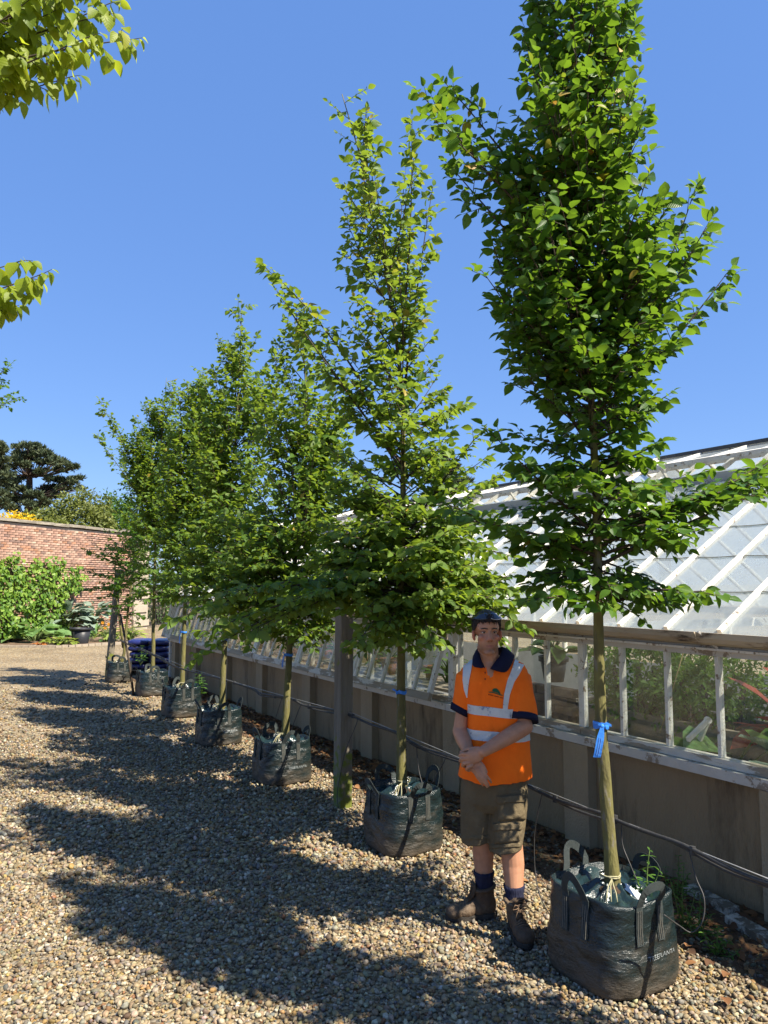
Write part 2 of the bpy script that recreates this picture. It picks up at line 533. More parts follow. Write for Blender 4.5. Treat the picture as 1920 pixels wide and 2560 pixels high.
def pebbles(n_try, y0, y1, rmean, seed, oct=False):
    TV, TF = (OCT, OCTF) if oct else (ICO, ICOF); k = len(TV)
    r = np.random.default_rng(seed)
    y = r.uniform(y0, y1, n_try)
    x = r.uniform(-0.53 * y1 - 0.7, 0.53 * y1 + 0.7, n_try)
    v = V[0] * x + V[1] * y
    keep = (x > -0.53 * y - 0.7) & (x < 0.53 * y + 0.6) & (v < 4.19)
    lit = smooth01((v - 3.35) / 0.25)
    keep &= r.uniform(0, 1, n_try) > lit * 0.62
    if oct: keep &= r.uniform(0, 1, n_try) > smooth01((y - 10.0) / 7.0) * 0.95
    x, y, v = x[keep], y[keep], v[keep]
    n = len(x)
    rad = rmean * np.clip(r.lognormal(0, 0.33, n), 0.5, 2.0)
    q = norm(r.normal(size=(n, 4)))
    w, a, b, c = q.T
    Rm = np.stack([np.stack([1 - 2 * (b * b + c * c), 2 * (a * b - c * w), 2 * (a * c + b * w)], -1),
                   np.stack([2 * (a * b + c * w), 1 - 2 * (a * a + c * c), 2 * (b * c - a * w)], -1),
                   np.stack([2 * (a * c - b * w), 2 * (b * c + a * w), 1 - 2 * (a * a + b * b)], -1)], -2)
    scl = np.stack([np.ones(n), r.uniform(0.62, 0.95, n), r.uniform(0.42, 0.75, n)], -1) * rad[:, None]
    loc = TV[None] * (1 + r.normal(0, 0.10, (n, k, 1))) * scl[:, None, :]
    vs = np.einsum('nij,nkj->nki', Rm, loc)
    vs[:, :, 2] *= 0.8
    base = -vs[:, :, 2].min(1)
    vs += np.stack([x, y, base * r.uniform(0.55, 1.05, n)], -1)[:, None, :]
    fs = TF[None] + (np.arange(n) * k)[:, None, None]
    col = PEB[r.choice(len(PEB), n, p=PEBP)] * r.uniform(0.72, 1.25, (n, 1)) * (1 + r.normal(0, 0.05, (n, 3)))
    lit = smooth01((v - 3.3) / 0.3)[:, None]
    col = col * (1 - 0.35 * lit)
    return vs.reshape(-1, 3), fs.reshape(-1, 3), np.repeat(np.clip(col, 0.02, 0.8), k, axis=0)

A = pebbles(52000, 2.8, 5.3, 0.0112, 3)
B0 = pebbles(26000, 5.2, 6.8, 0.0140, 4)
B1 = pebbles(52000, 6.7, 9.6, 0.0155, 8, oct=True)
B = (np.concatenate([B0[0], B1[0]]), np.concatenate([B0[1], B1[1] + len(B0[0])]), np.concatenate([B0[2], B1[2]]))
C = pebbles(44000, 9.4, 17.0, 0.0185, 6, oct=True)
vs = np.concatenate([A[0], B[0], C[0]]); fs = np.concatenate([A[1], B[1] + len(A[0]), C[1] + len(A[0]) + len(B[0])]); cs = np.concatenate([A[2], B[2], C[2]])
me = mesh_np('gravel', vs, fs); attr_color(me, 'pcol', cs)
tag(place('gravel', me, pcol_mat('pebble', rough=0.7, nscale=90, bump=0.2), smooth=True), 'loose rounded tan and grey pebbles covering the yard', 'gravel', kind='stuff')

# fallen leaves on the soil strip
n = 2600
u = rng.uniform(1.5, 15.5, n); v = 4.17 - np.abs(rng.normal(0, 0.33, n)); v = np.clip(v, 3.1, 4.18)
P = U[None] * u[:, None] + V[None] * v[:, None]; P[:, 2] = 0.012 + rng.uniform(0, 0.02, n)
a = rng.uniform(0, 6.283, n)
Ax = np.stack([np.cos(a), np.sin(a), rng.uniform(-0.3, 0.3, n)], -1)
Nn = np.stack([rng.normal(0, 0.4, n), rng.normal(0, 0.4, n), np.ones(n)], -1)
DEAD = leaf_mat('dead_leaf', [(0.0, (0.07, 0.035, 0.018)), (0.5, (0.17, 0.075, 0.03)), (1.0, (0.3, 0.15, 0.06))], trans=0.1, tcol=(0.3, 0.12, 0.03), rough=0.75)
me = leaf_mesh('leaf_litter', P, Ax, Nn, rng.uniform(0.03, 0.075, n), rng.uniform(0, 1, n), 'hornbeam')
tag(place('leaf_litter', me, DEAD), 'dry brown fallen leaves scattered along the wall foot', 'leaves', kind='stuff')

# ================================================================== garden wall
WD = np.array([0.27, 0.963]); WD /= np.linalg.norm(WD)
WA = np.array([-12.0, 24.0]) - WD * 7.0                # near end, out of view to the left
WANG = math.atan2(WD[1], WD[0])
WALLH = 3.86
MORTAR = M('lime_mortar', (0.36, 0.32, 0.26), (0.26, 0.23, 0.18), scale=12, rough=0.95, bump=0.4, bscale=80)
BRICK = pcol_mat('old_brick', rough=0.9, spec=0.1, nscale=14, namt=0.4, bump=0.5, bscale=70)
STONE = M('coping_stone', (0.17, 0.15, 0.12), (0.28, 0.25, 0.2), scale=5, rough=0.95, bump=0.6, bscale=30, c3=(0.3, 0.27, 0.1), scale3=9, cut3=(0.58, 0.68))
BR = np.array([(0.33, 0.185, 0.135), (0.37, 0.225, 0.165), (0.42, 0.20, 0.11), (0.28, 0.17, 0.135), (0.42, 0.31, 0.23), (0.20, 0.135, 0.12), (0.36, 0.24, 0.175)])
BR = (BR * 0.62 + BR.mean(0) * 0.38) * 1.0 + np.array([0.012, 0.013, 0.012])
BRP = np.array([0.25, 0.24, 0.1, 0.12, 0.1, 0.07, 0.12]); BRP /= BRP.sum()
def brick_run(root, x0, x1, z0, z1, hero, seed):
    """bricks in front of a mortar core; bricks inside `hero` become objects of their own"""
    r = np.random.default_rng(seed)
    pitch, ch = 0.238, 0.0795
    protos = []
    for k in range(14):
        c = BR[r.choice(len(BR), p=BRP)] * r.uniform(0.8, 1.2)
        q = MB(); bx, bz = 0.226 + r.uniform(-0.006, 0.004), 0.068 + r.uniform(-0.004, 0.002)
        j = lambda: r.uniform(-0.0035, 0.0035)
        q.box((0, 0, 0), (bx, 0.05, bz))
        q.v = [(p[0] + j(), p[1] + j(), p[2] + j()) for p in q.v]
        me = q.mesh('brick'); me.materials.append(BRICK); attr_color(me, 'pcol', np.tile(c, (8, 1)))
        protos.append(me)
    vs = []; cols = []; cnt = 0
    nrow = int((z1 - z0) / ch)
    for iz in range(nrow):
        z = z0 + (iz + 0.5) * ch
        xs = x0 + (0.5 if iz % 2 else 0.0) * pitch + pitch * np.arange(int((x1 - x0) / pitch)) + 0.12
        for x in xs:
            if x + 0.12 > x1: continue
            yo = -0.004 + r.uniform(-0.009, 0.006)
            if iz == nrow - 17: yo -= 0.028          # string course
            if hero(x, z) and cnt < 300:
                o = bpy.data.objects.new('brick', protos[r.integers(len(protos))]); link(o)
                o.parent = root; o.location = (x, yo, z); o.rotation_euler = (0, r.uniform(-0.012, 0.012), 0); cnt += 1
            else:
                bx, bz = 0.113 + r.uniform(-0.003, 0.002), 0.034 + r.uniform(-0.002, 0.001)
                vs.append([(x - bx, yo - 0.025, z - bz), (x + bx, yo - 0.025, z - bz), (x + bx, yo + 0.025, z - bz), (x - bx, yo + 0.025, z - bz),
                           (x - bx, yo - 0.025, z + bz), (x + bx, yo - 0.025, z + bz), (x + bx, yo + 0.025, z + bz), (x - bx, yo + 0.025, z + bz)])
                cols.append(BR[r.choice(len(BR), p=BRP)] * r.uniform(0.75, 1.25))
    n = len(vs)
    F = np.array([(4, 5, 6, 7), (0, 3, 2, 1), (0, 1, 5, 4), (1, 2, 6, 5), (3, 0, 4, 7)])
    me = mesh_np('brickwork', np.array(vs).reshape(-1, 3), (F[None] + (np.arange(n) * 8)[:, None, None]).reshape(-1, 4))
    attr_color(me, 'pcol', np.repeat(np.array(cols), 8, axis=0))
    tag(place('brickwork', me, BRICK, root), kind='stuff')
wall = empty('garden_wall', (WA[0], WA[1], 0), WANG)
tag(wall, 'tall old red brick garden wall with stone coping behind the climber', 'wall')
WLEN = 7.0 + 7.2
MB().box((WLEN / 2, 0.205, WALLH / 2 - 0.1), (WLEN, 0.4, WALLH + 0.2 - 0.1)).build('mortar_core', MORTAR, wall)
brick_run(wall, 0.0, WLEN, 0.0, WALLH - 0.05, lambda x, z: 6.6 < x < 11.4 and z > 2.62, 5)
x = 0.0; k = 0
r_ = random.Random(3)
while x < WLEN - 0.1:
    w = min(r_.uniform(0.75, 1.0), WLEN - x)
    q = MB(); q.box((x + w / 2, 0.2, WALLH + 0.035 + r_.uniform(-0.008, 0.008)), (w - 0.012, 0.56, 0.095))
    q.v = [(p[0], p[1] + r_.uniform(-0.012, 0.012), p[2] + r_.uniform(-0.007, 0.007)) for p in q.v]
    q.build('coping_stone', STONE, wall); x += w
# pier with quoins, then the gateway
PIER = M('rendered_pier', (0.40, 0.34, 0.26), (0.33, 0.28, 0.22), scale=7, rough=0.95, bump=0.4, bscale=50)
pier = empty('stone_pier', (WA[0] + WD[0] * (WLEN + 0.03), WA[1] + WD[1] * (WLEN + 0.03), 0), WANG)
tag(pier, 'pale rendered stone gate pier at the end of the brick wall', 'pier')
MB().box((0.5, 0.2, 1.95), (1.0, 0.5, 3.9)).build('shaft', PIER, pier)
for k in range(7):
    MB().box((0.42 if k % 2 else 0.5, -0.075, 0.28 + 0.55 * k), (0.95 if k % 2 else 1.06, 0.06, 0.26)).build('quoin', PIER, pier)
MB().box((0.5, 0.2, 3.97), (1.2, 0.68, 0.14)).build('cap', STONE, pier)
IRON = M('black_iron', (0.015, 0.016, 0.018), (0.04, 0.03, 0.025), scale=20, rough=0.55, spec=0.4)
gate = empty('iron_gate', (WA[0] + WD[0] * (WLEN + 1.1), WA[1] + WD[1] * (WLEN + 1.1), 0), WANG)
tag(gate, 'black iron railing gate beside the pale pier', 'gate')
for k in range(14):
    MB().tube([(0.08 + 0.12 * k, 0.2, 0.06), (0.08 + 0.12 * k, 0.2, 1.75)], 0.012, 6).build('bar', IRON, gate)
for z in (0.12, 0.9, 1.6):
    MB().box((0.85, 0.2, z), (1.66, 0.02, 0.04)).build('rail', IRON, gate)

# planting bed along the wall and its stone edging
BEDSOIL = M('bed_soil', (0.10, 0.065, 0.04), (0.17, 0.115, 0.075), scale=8, rough=0.95, bump=0.8, bscale=40)
e0, e1, e2 = G(-420, 1619), G(150, 1618), G(330, 1608)
w0 = WA + WD * 0; w1 = WA + WD * WLEN
q = MB()
nrm = np.array([WD[1], -WD[0]])
edge_pts = [G(px, 1619 - (px > 150) * (px - 150) * 0.05) for px in np.linspace(-420, 335, 24)]
for i in range(len(edge_pts) - 1):
    a, b = edge_pts[i], edge_pts[i + 1]
    def back(p):
        s = float(np.dot(p[:2] - WA, WD)); return np.array([*(WA + WD * (s + 2.2)), 0.06])
    q.add([(a[0], a[1], 0.03), (b[0], b[1], 0.03), back(b), back(a)], [(0, 1, 2, 3)])
tag(q.build('planting_bed', BEDSOIL), 'brown soil bed at the foot of the brick wall', 'bed', kind='structure')
EDG = M('edging_stone', (0.26, 0.22, 0.17), (0.36, 0.3, 0.22), scale=9, rough=0.95, bump=0.5, bscale=40)
edging = empty('stone_edging', (edge_pts[0][0], edge_pts[0][1], 0))
tag(edging, 'low row of edging stones between gravel and planting bed', 'edging')
for i in range(len(edge_pts) - 1):
    a, b = Vector(edge_pts[i]), Vector(edge_pts[i + 1])
    for k in range(2):
        p = a.lerp(b, k / 2 + 0.02) - Vector(edge_pts[0]); s = a.lerp(b, k / 2 + 0.48) - Vector(edge_pts[0])
        z = 0.03 + r_.uniform(-0.015, 0.015)
        MB().beam((p.x, p.y, z), (s.x, s.y, z + r_.uniform(-0.01, 0.01)), 0.1, 0.08).build('edging_stone', EDG, edging)
# ================================================================== greenhouse
def glass_mat(name, dirt=0.25, dirtcol=(0.72, 0.74, 0.7), scale=3.0, tint=(0.88, 0.93, 0.91), algae=None):
    m, n, l = newmat(name)
    out = n.new('ShaderNodeOutputMaterial')
    tr = n.new('ShaderNodeBsdfTransparent'); tr.inputs[0].default_value = (*tint, 1)
    gl = n.new('ShaderNodeBsdfGlossy'); gl.inputs['Roughness'].default_value = 0.04
    fr = n.new('ShaderNodeFresnel')
    ge = n.new('ShaderNodeNewGeometry'); io = n.new('ShaderNodeMapRange'); io.inputs['To Min'].default_value = 1.45; io.inputs['To Max'].default_value = 1 / 1.45
    l.new(ge.outputs['Backfacing'], io.inputs[0]); l.new(io.outputs[0], fr.inputs[0])     # a pane has no total reflection inside
    m1 = n.new('ShaderNodeMixShader')
    l.new(fr.outputs[0], m1.inputs[0]); l.new(tr.outputs[0], m1.inputs[1]); l.new(gl.outputs[0], m1.inputs[2])
    df = n.new('ShaderNodeBsdfDiffuse'); tl = n.new('ShaderNodeBsdfTranslucent')
    tc = n.new('ShaderNodeTexCoord'); nz = n.new('ShaderNodeTexNoise')
    nz.inputs['Scale'].default_value = scale; nz.inputs['Detail'].default_value = 7; nz.inputs['Roughness'].default_value = 0.7
    mp = n.new('ShaderNodeMapping'); mp.inputs['Scale'].default_value = (1, 0.45, 0.6)
    l.new(tc.outputs['Object'], mp.inputs[0]); l.new(mp.outputs[0], nz.inputs[0])
    if algae:
        rc = ramp(n, [(0.4, dirtcol), (0.62, algae)])
        nz2 = n.new('ShaderNodeTexNoise'); nz2.inputs['Scale'].default_value = scale * 1.7; nz2.inputs['Detail'].default_value = 6
        l.new(tc.outputs['Object'], nz2.inputs[0]); l.new(nz2.outputs[0], rc.inputs[0])
        l.new(rc.outputs[0], df.inputs[0]); l.new(rc.outputs[0], tl.inputs[0])
    else:
        df.inputs[0].default_value = (*dirtcol, 1); tl.inputs[0].default_value = (*dirtcol, 1)
    m2 = n.new('ShaderNodeMixShader'); m2.inputs[0].default_value = 0.5
    l.new(df.outputs[0], m2.inputs[1]); l.new(tl.outputs[0], m2.inputs[2])
    mr = n.new('ShaderNodeMapRange'); mr.inputs['From Min'].default_value = 0.3; mr.inputs['From Max'].default_value = 0.75
    mr.inputs['To Min'].default_value = dirt * 0.45; mr.inputs['To Max'].default_value = min(1, dirt * 1.7)
    l.new(nz.outputs[0], mr.inputs[0])
    m3 = n.new('ShaderNodeMixShader')
    l.new(mr.outputs[0], m3.inputs[0]); l.new(m1.outputs[0], m3.inputs[1]); l.new(m2.outputs[0], m3.inputs[2])
    l.new(m3.outputs[0], out.inputs[0])
    return m
ROOFGLASS = glass_mat('roof_glass', 0.36, (0.58, 0.63, 0.65), 2.2, tint=(0.95, 0.97, 0.96))
SIDEGLASS = glass_mat('side_glass', 0.022, (0.7, 0.74, 0.72), 3.0, tint=(0.95, 0.97, 0.96))
SASHGLASS = glass_mat('sash_glass', 0.2, (0.7, 0.7, 0.6), 5.0, tint=(0.93, 0.95, 0.92), algae=(0.34, 0.33, 0.13))
PAINT = M('peeling_white_paint', (0.74, 0.72, 0.66), (0.62, 0.58, 0.5), scale=9, rough=0.6, bump=0.35, bscale=60,
          c3=(0.26, 0.2, 0.14), scale3=16, cut3=(0.575, 0.62))
PAINT2 = M('grey_white_paint', (0.56, 0.53, 0.47), (0.48, 0.45, 0.4), scale=6, rough=0.65, bump=0.3, bscale=50,
           c3=(0.25, 0.2, 0.15), scale3=5, cut3=(0.56, 0.585))
WEATHER = M('weathered_rail', (0.34, 0.29, 0.22), (0.24, 0.2, 0.15), scale=5, rough=0.85, bump=0.5, bscale=30, stretch=(0.4, 1, 2),
            c3=(0.55, 0.52, 0.46), scale3=3, cut3=(0.52, 0.54))
GUTTER = M('cream_gutter', (0.50, 0.43, 0.33), (0.36, 0.29, 0.21), scale=4, rough=0.6, bump=0.3, bscale=30, c3=(0.07, 0.05, 0.035), scale3=7, cut3=(0.56, 0.66), stretch=(0.35, 1, 1.5))
RENDER = M('wall_render', (0.31, 0.232, 0.135), (0.22, 0.162, 0.092), scale=2.0, rough=0.95, bump=0.6, bscale=110,
           c3=(0.10, 0.07, 0.042), scale3=2.6, cut3=(0.52, 0.66), stretch=(1, 1, 0.22))
RENDER2 = M('pilaster_render', (0.36, 0.285, 0.18), (0.27, 0.21, 0.13), scale=3.0, rough=0.95, bump=0.6, bscale=120, c3=(0.07, 0.05, 0.035), scale3=3, cut3=(0.6, 0.75), stretch=(1, 1, 0.4))
LIMEW = M('limewash', (0.6, 0.58, 0.53), (0.46, 0.44, 0.39), scale=3, rough=0.9, bump=0.3, bscale=30)
FLOORC = M('pale_concrete_floor', (0.3, 0.28, 0.24), (0.22, 0.2, 0.17), scale=4, rough=0.9, bump=0.3, bscale=40)
LEAD = M('dark_lead', (0.05, 0.05, 0.052), (0.1, 0.095, 0.09), scale=8, rough=0.6, bump=0.4, bscale=30)

UA, UB, VW, HALF = -1.2, 15.93, 4.22, 2.55
VR, VB = VW + HALF, VW + 2 * HALF
EZ, SLOPE = 1.59, 0.605
RZ = EZ + SLOPE * HALF
gh = empty('greenhouse', (0, 0, 0), math.atan2(-U[1], -U[0]))
tag(gh, 'long old white timber greenhouse on a low rendered wall', 'greenhouse')
def Lc(u, v, z):
    return Vector((-u, v, z))
def gbox(name, u0, u1, v0, v1, z0, z1, mat, parent=gh):
    return MB().box(((-u0 - u1) / 2, (v0 + v1) / 2, (z0 + z1) / 2), (abs(u1 - u0), v1 - v0, z1 - z0)).build(name, mat, parent)
def gbeam(name, a, b, w, h, mat, parent=gh, up=(0, 0, 1)):
    return MB().beam(Lc(*a), Lc(*b), w, h, up).build(name, mat, parent)
# dwarf walls
gbox('base_wall', UA, UB, VW, VW + 0.16, -0.05, 0.74, RENDER)
gbox('base_wall', UA, UB, VB - 0.16, VB, -0.05, 0.74, RENDER)
gbox('limewash_lining', UA + 0.17, UB - 0.17, VB - 0.18, VB - 0.163, 0.0, 0.735, LIMEW)
gbox('limewash_lining', UA + 0.17, UB - 0.17, VW + 0.163, VW + 0.18, 0.0, 0.735, LIMEW)
gbox('base_wall', UB - 0.16, UB, VW + 0.17, VB - 0.17, -0.05, 0.74, RENDER)
gbox('base_wall', UA, UA + 0.16, VW + 0.17, VB - 0.17, -0.05, 0.74, RENDER)
for un in (1.0, 2.6, 4.20, 5.8, 7.4, 9.0, 10.65, 12.2, 13.93, 15.35):
    gbox('pilaster', un, un + 0.25, VW - 0.08, VW + 0.01, -0.03, 0.732, RENDER2)
fl = gbox('greenhouse_floor', UA + 0.2, UB - 0.2, VW + 0.2, VB - 0.2, -0.02, 0.012, FLOORC, None)
fl.rotation_euler = gh.rotation_euler
tag(fl, 'pale concrete floor inside the greenhouse', 'floor', kind='structure')
# sill, rails, gutter
for a, b in ((UA, 2.1), (2.1, 6.0), (6.0, 9.4), (9.4, 12.6), (12.6, UB)):
    gbox('sill_board', a + 0.004, b - 0.004, VW - 0.085, VW + 0.02, 0.737, 0.797, PAINT2)
for a, b in ((UA, 1.2), (1.2, 2.62), (2.62, 4.3), (4.3, 5.97), (5.97, 8.9), (8.9, 12.1), (12.1, UB)):
    gbox('bottom_rail', a + 0.003, b - 0.003, VW - 0.045, VW + 0.045, 0.80, 0.848, WEATHER)
gbox('top_rail', UA, UB, VW - 0.03, VW + 0.05, 1.462, 1.525, PAINT2)
gbox('drip_bead', UA, UB, VW - 0.06, VW - 0.032, 1.498, 1.512, PAINT)
def gutter(u0, u1):
    prof = [(VW - 0.03, 1.53), (VW - 0.075, 1.532), (VW - 0.115, 1.548), (VW - 0.135, 1.575), (VW - 0.14, 1.612), (VW - 0.128, 1.612), (VW - 0.12, 1.58), (VW - 0.1, 1.56), (VW - 0.05, 1.548), (VW - 0.03, 1.548)]
    rings = [[Lc(u, v, z) for v, z in prof] for u in (u0, u1)]
    MB().loft(rings).build('gutter', GUTTER, gh)
for a, b in ((UA, 0.9), (0.9, 3.2), (3.2, 5.6), (5.6, 8.0), (8.0, 10.4), (10.4, 12.8), (12.8, UB)):
    gutter(a + 0.004, b - 0.004)
    MB().beam(Lc(b - 0.03, VW - 0.145, 1.615), Lc(b - 0.09, VW - 0.05, 1.515), 0.03, 0.012).build('gutter_bracket', PAINT2, gh)
gbox('eaves_plate', UA, UB, VW - 0.025, VW + 0.07, 1.527, 1.588, PAINT2)
gbox('eaves_plate', UA, UB, VB - 0.07, VB + 0.025, 1.5, 1.588, PAINT2)
# upright glazing of the near half
MPITCH = 0.389
mull = [3.141 + MPITCH * k for k in range(-10, 8)]
for i, u in enumerate(mull):
    thick = abs(u - 4.308) < 0.02
    w = 0.055 if thick else 0.025
    gbox('mullion', u - w / 2, u + w / 2, VW - 0.022, VW + 0.022, 0.85, 1.46, PAINT)
    if i + 1 < len(mull):
        gbox('pane', u + 0.012, u + MPITCH - 0.012, VW - 0.002, VW + 0.002, 0.849, 1.461, SIDEGLASS)
gbox('corner_post', 5.93, 6.01, VW - 0.04, VW + 0.05, 0.85, 1.46, PAINT)
gbox('corner_post', UB - 0.09, UB, VW - 0.05, VW + 0.05, -0.02, 1.46, PAINT)
# slotted sash rack behind the thick mullion
rack = gbox('slotted_rack', 4.19, 4.25, VW + 0.06, VW + 0.075, 0.851, 1.455, PAINT)
SLOT = M('slot_shadow', (0.03, 0.028, 0.025), (0.05, 0.045, 0.04), rough=0.9)
for k in range(8):
    MB().box((-4.22, VW + 0.0585, 0.93 + 0.068 * k), (0.014, 0.004, 0.036)).build('slot', SLOT, rack)
# top-hung side sashes of the far half, propped open
HZ, HV, SOUT = 1.455, VW - 0.035, 0.20
def sash(u0, u1, out, npane):
    dz = math.sqrt(0.655 ** 2 - out ** 2)
    r = empty('opening_sash'); r.parent = gh
    top = lambda u: Lc(u, HV, HZ); bot = lambda u: Lc(u, HV - out, HZ - dz)
    nrm = (top(0) - bot(0)).cross(Vector((1, 0, 0))).normalized()
    st = 0.045
    MB().beam(top(u0), top(u1), 0.05, 0.04, up=nrm).build('rail', PAINT2, r)
    MB().beam(bot(u0).lerp(top(u0), 0.045), bot(u1).lerp(top(u1), 0.045), 0.07, 0.04, up=nrm).build('rail', WEATHER, r)
    for j in range(npane + 1):
        u = u0 + (u1 - u0) * j / npane
        w = 0.05 if j in (0, npane) else 0.024
        u_ = u + (0.025 if j == 0 else -0.025 if j == npane else 0)
        MB().beam(bot(u_).lerp(top(u_), 0.10), top(u_).lerp(bot(u_), 0.045), w, 0.038, up=nrm).build('glazing_bar', PAINT, r)
        if j < npane:
            a = u0 + (u1 - u0) * (j + 0.5) / npane
            pw = (u1 - u0) / npane - 0.022
            MB().beam(bot(a).lerp(top(a), 0.09), top(a).lerp(bot(a), 0.03), pw, 0.004, up=nrm).build('pane', SASHGLASS, r)
    p = MB(); a = bot(u0 + 0.12).lerp(top(u0 + 0.12), 0.12)
    p.beam(a, Lc(u0 + 0.12, VW, 0.862), 0.018, 0.012); p.build('prop_stay', PAINT2, r)
u = 6.03
srng = random.Random(5)
while u < UB - 0.5:
    u2 = min(u + 1.52, UB - 0.1)
    sash(u, u2, SOUT + srng.uniform(-0.012, 0.012), 5)
    u = u2 + 0.012
for k in range(12):
    uu = 6.8 + 0.78 * k
    if uu < UB - 0.3: gbox('post', uu, uu + 0.05, VW, VW + 0.05, 0.85, 1.46, PAINT)
# roof: bars and lapped panes
BP = 0.4025
bars = [u for u in (3.092 + BP * k for k in range(-11, 34)) if UA < u < UB]
def roof_pt(u, s, lift, back=False):
    """s metres up the slope from the eaves"""
    c = 1 / math.sqrt(1 + SLOPE ** 2)
    v = s * c; z = EZ + SLOPE * s * c
    nv, nz = -SLOPE * c, c
    if back: return Lc(u, VB + 0.05 - v - nv * lift, z + nz * lift)
    return Lc(u, VW - 0.05 + v + nv * lift, z + nz * lift)
SL = (HALF + 0.05) * math.sqrt(1 + SLOPE ** 2)
ROOFN = Vector((0, -SLOPE, 1)).normalized(); ROOFB = Vector((0, SLOPE, 1)).normalized()
prng = random.Random(11)
for i, u in enumerate(bars):
    MB().beam(roof_pt(u, 0.015, 0.012), roof_pt(u, SL - 0.06, 0.012), 0.030, 0.046, up=ROOFN).build('glazing_bar', PAINT, gh)
    MB().beam(roof_pt(u, 0.02, 0.012, True), roof_pt(u, SL - 0.06, 0.012, True), 0.026, 0.04, up=ROOFB).build('glazing_bar', PAINT, gh)
    if i + 1 < len(bars):
        uc = u + BP / 2; w = BP - 0.03
        nrow = 5; rl = (SL - 0.62) / nrow
        for j in range(nrow):
            a, b = 0.0 + j * rl, (j + 1) * rl + 0.022
            MB().beam(roof_pt(uc, a, 0.013 + prng.uniform(-0.001, 0.001)), roof_pt(uc, b, 0.006), w, 0.004, up=ROOFN).build('pane', ROOFGLASS, gh)
        MB().beam(roof_pt(uc, 0.0, 0.012, True), roof_pt(uc, SL - 0.08, 0.008, True), w, 0.004, up=ROOFB).build('rear_pane', ROOFGLASS, gh)
LAP = M('lap_grime', (0.12, 0.11, 0.08), (0.2, 0.18, 0.13), rough=0.9)
for i, u in enumerate(bars[:-1]):
    for j in range(1, 5):
        rl = (SL - 0.62) / 5
        a = j * rl
        q = MB()
        pts = []
        for k in range(5):
            tt = k / 4; sag = 0.014 * math.sin(math.pi * tt)
            pts.append(roof_pt(u + 0.02 + (BP - 0.04) * tt, a - sag + 0.01, 0.0165))
        q.tube(pts, 0.0028, 4); q.build('lap_line', LAP, gh)
# ridge, curb and lifted vents
CURB = M('blue_grey_board', (0.42, 0.46, 0.5), (0.5, 0.52, 0.54), scale=5, rough=0.6, bump=0.2)
gbox('ridge_board', UA, UB, VR - 0.02, VR + 0.02, RZ - 0.02, RZ + 0.07, PAINT)
MB().beam(roof_pt(UA, SL - 0.6, 0.05), roof_pt(UB, SL - 0.6, 0.05), 0.03, 0.1, up=ROOFN).build('vent_curb', CURB, gh)
def vent(u0, u1):
    r = empty('ridge_vent'); r.parent = gh
    t0 = (VR - 0.01, RZ + 0.10); b0 = (VR - 0.66, RZ - 0.085)
    up = Vector((0, -(t0[1] - b0[1]), t0[0] - b0[0])).normalized()
    P = lambda u, f: Lc(u, t0[0] + (b0[0] - t0[0]) * f, t0[1] + (b0[1] - t0[1]) * f)
    MB().beam(P(u0, 0.03), P(u1, 0.03), 0.05, 0.04, up=up).build('rail', PAINT, r)
    MB().beam(P(u0, 0.97), P(u1, 0.97), 0.05, 0.04, up=up).build('rail', PAINT, r)
    n = max(2, round((u1 - u0) / 0.5))
    for j in range(n + 1):
        u = u0 + 0.02 + (u1 - u0 - 0.04) * j / n
        MB().beam(P(u, 0.065), P(u, 0.935), 0.04 if j in (0, n) else 0.025, 0.038, up=up).build('glazing_bar', PAINT, r)
        if j < n:
            uc = u + (u1 - u0 - 0.04) / n / 2
            MB().beam(P(uc, 0.05), P(uc, 0.95), (u1 - u0) / n - 0.03, 0.004, up=up).build('pane', ROOFGLASS, r)
    for uu in (u0 + 0.5, (u0 + u1) / 2, u1 - 0.5):
        MB().beam(P(uu, 0.93) - Vector((0, 0, 0.02)), roof_pt(uu, SL - 0.56, 0.06), 0.025, 0.02, up=(1, 0, 0)).build('stay', PAINT, r)
    # barge boards at the vent's ends, and its rear flap
    for uu in (u0, u1):
        MB().beam(P(uu, -0.02), P(uu, 1.02), 0.02, 0.09, up=up).build('barge_board', PAINT, r)
    MB().beam(Lc(u0, VR + 0.01, RZ + 0.1), Lc(u0, VR + 0.6, RZ - 0.2), 0.03, 0.06).build('barge_board', PAINT, r)
    MB().box((-(u0 + u1) / 2, VR, RZ + 0.122), (u1 - u0 + 0.05, 0.14, 0.035)).build('ridge_cap', LEAD, r)
for a, b in ((-0.9, 1.2), (1.42, 5.65), (5.94, 9.0), (9.25, 12.3), (12.55, 15.65)):
    vent(a, b)
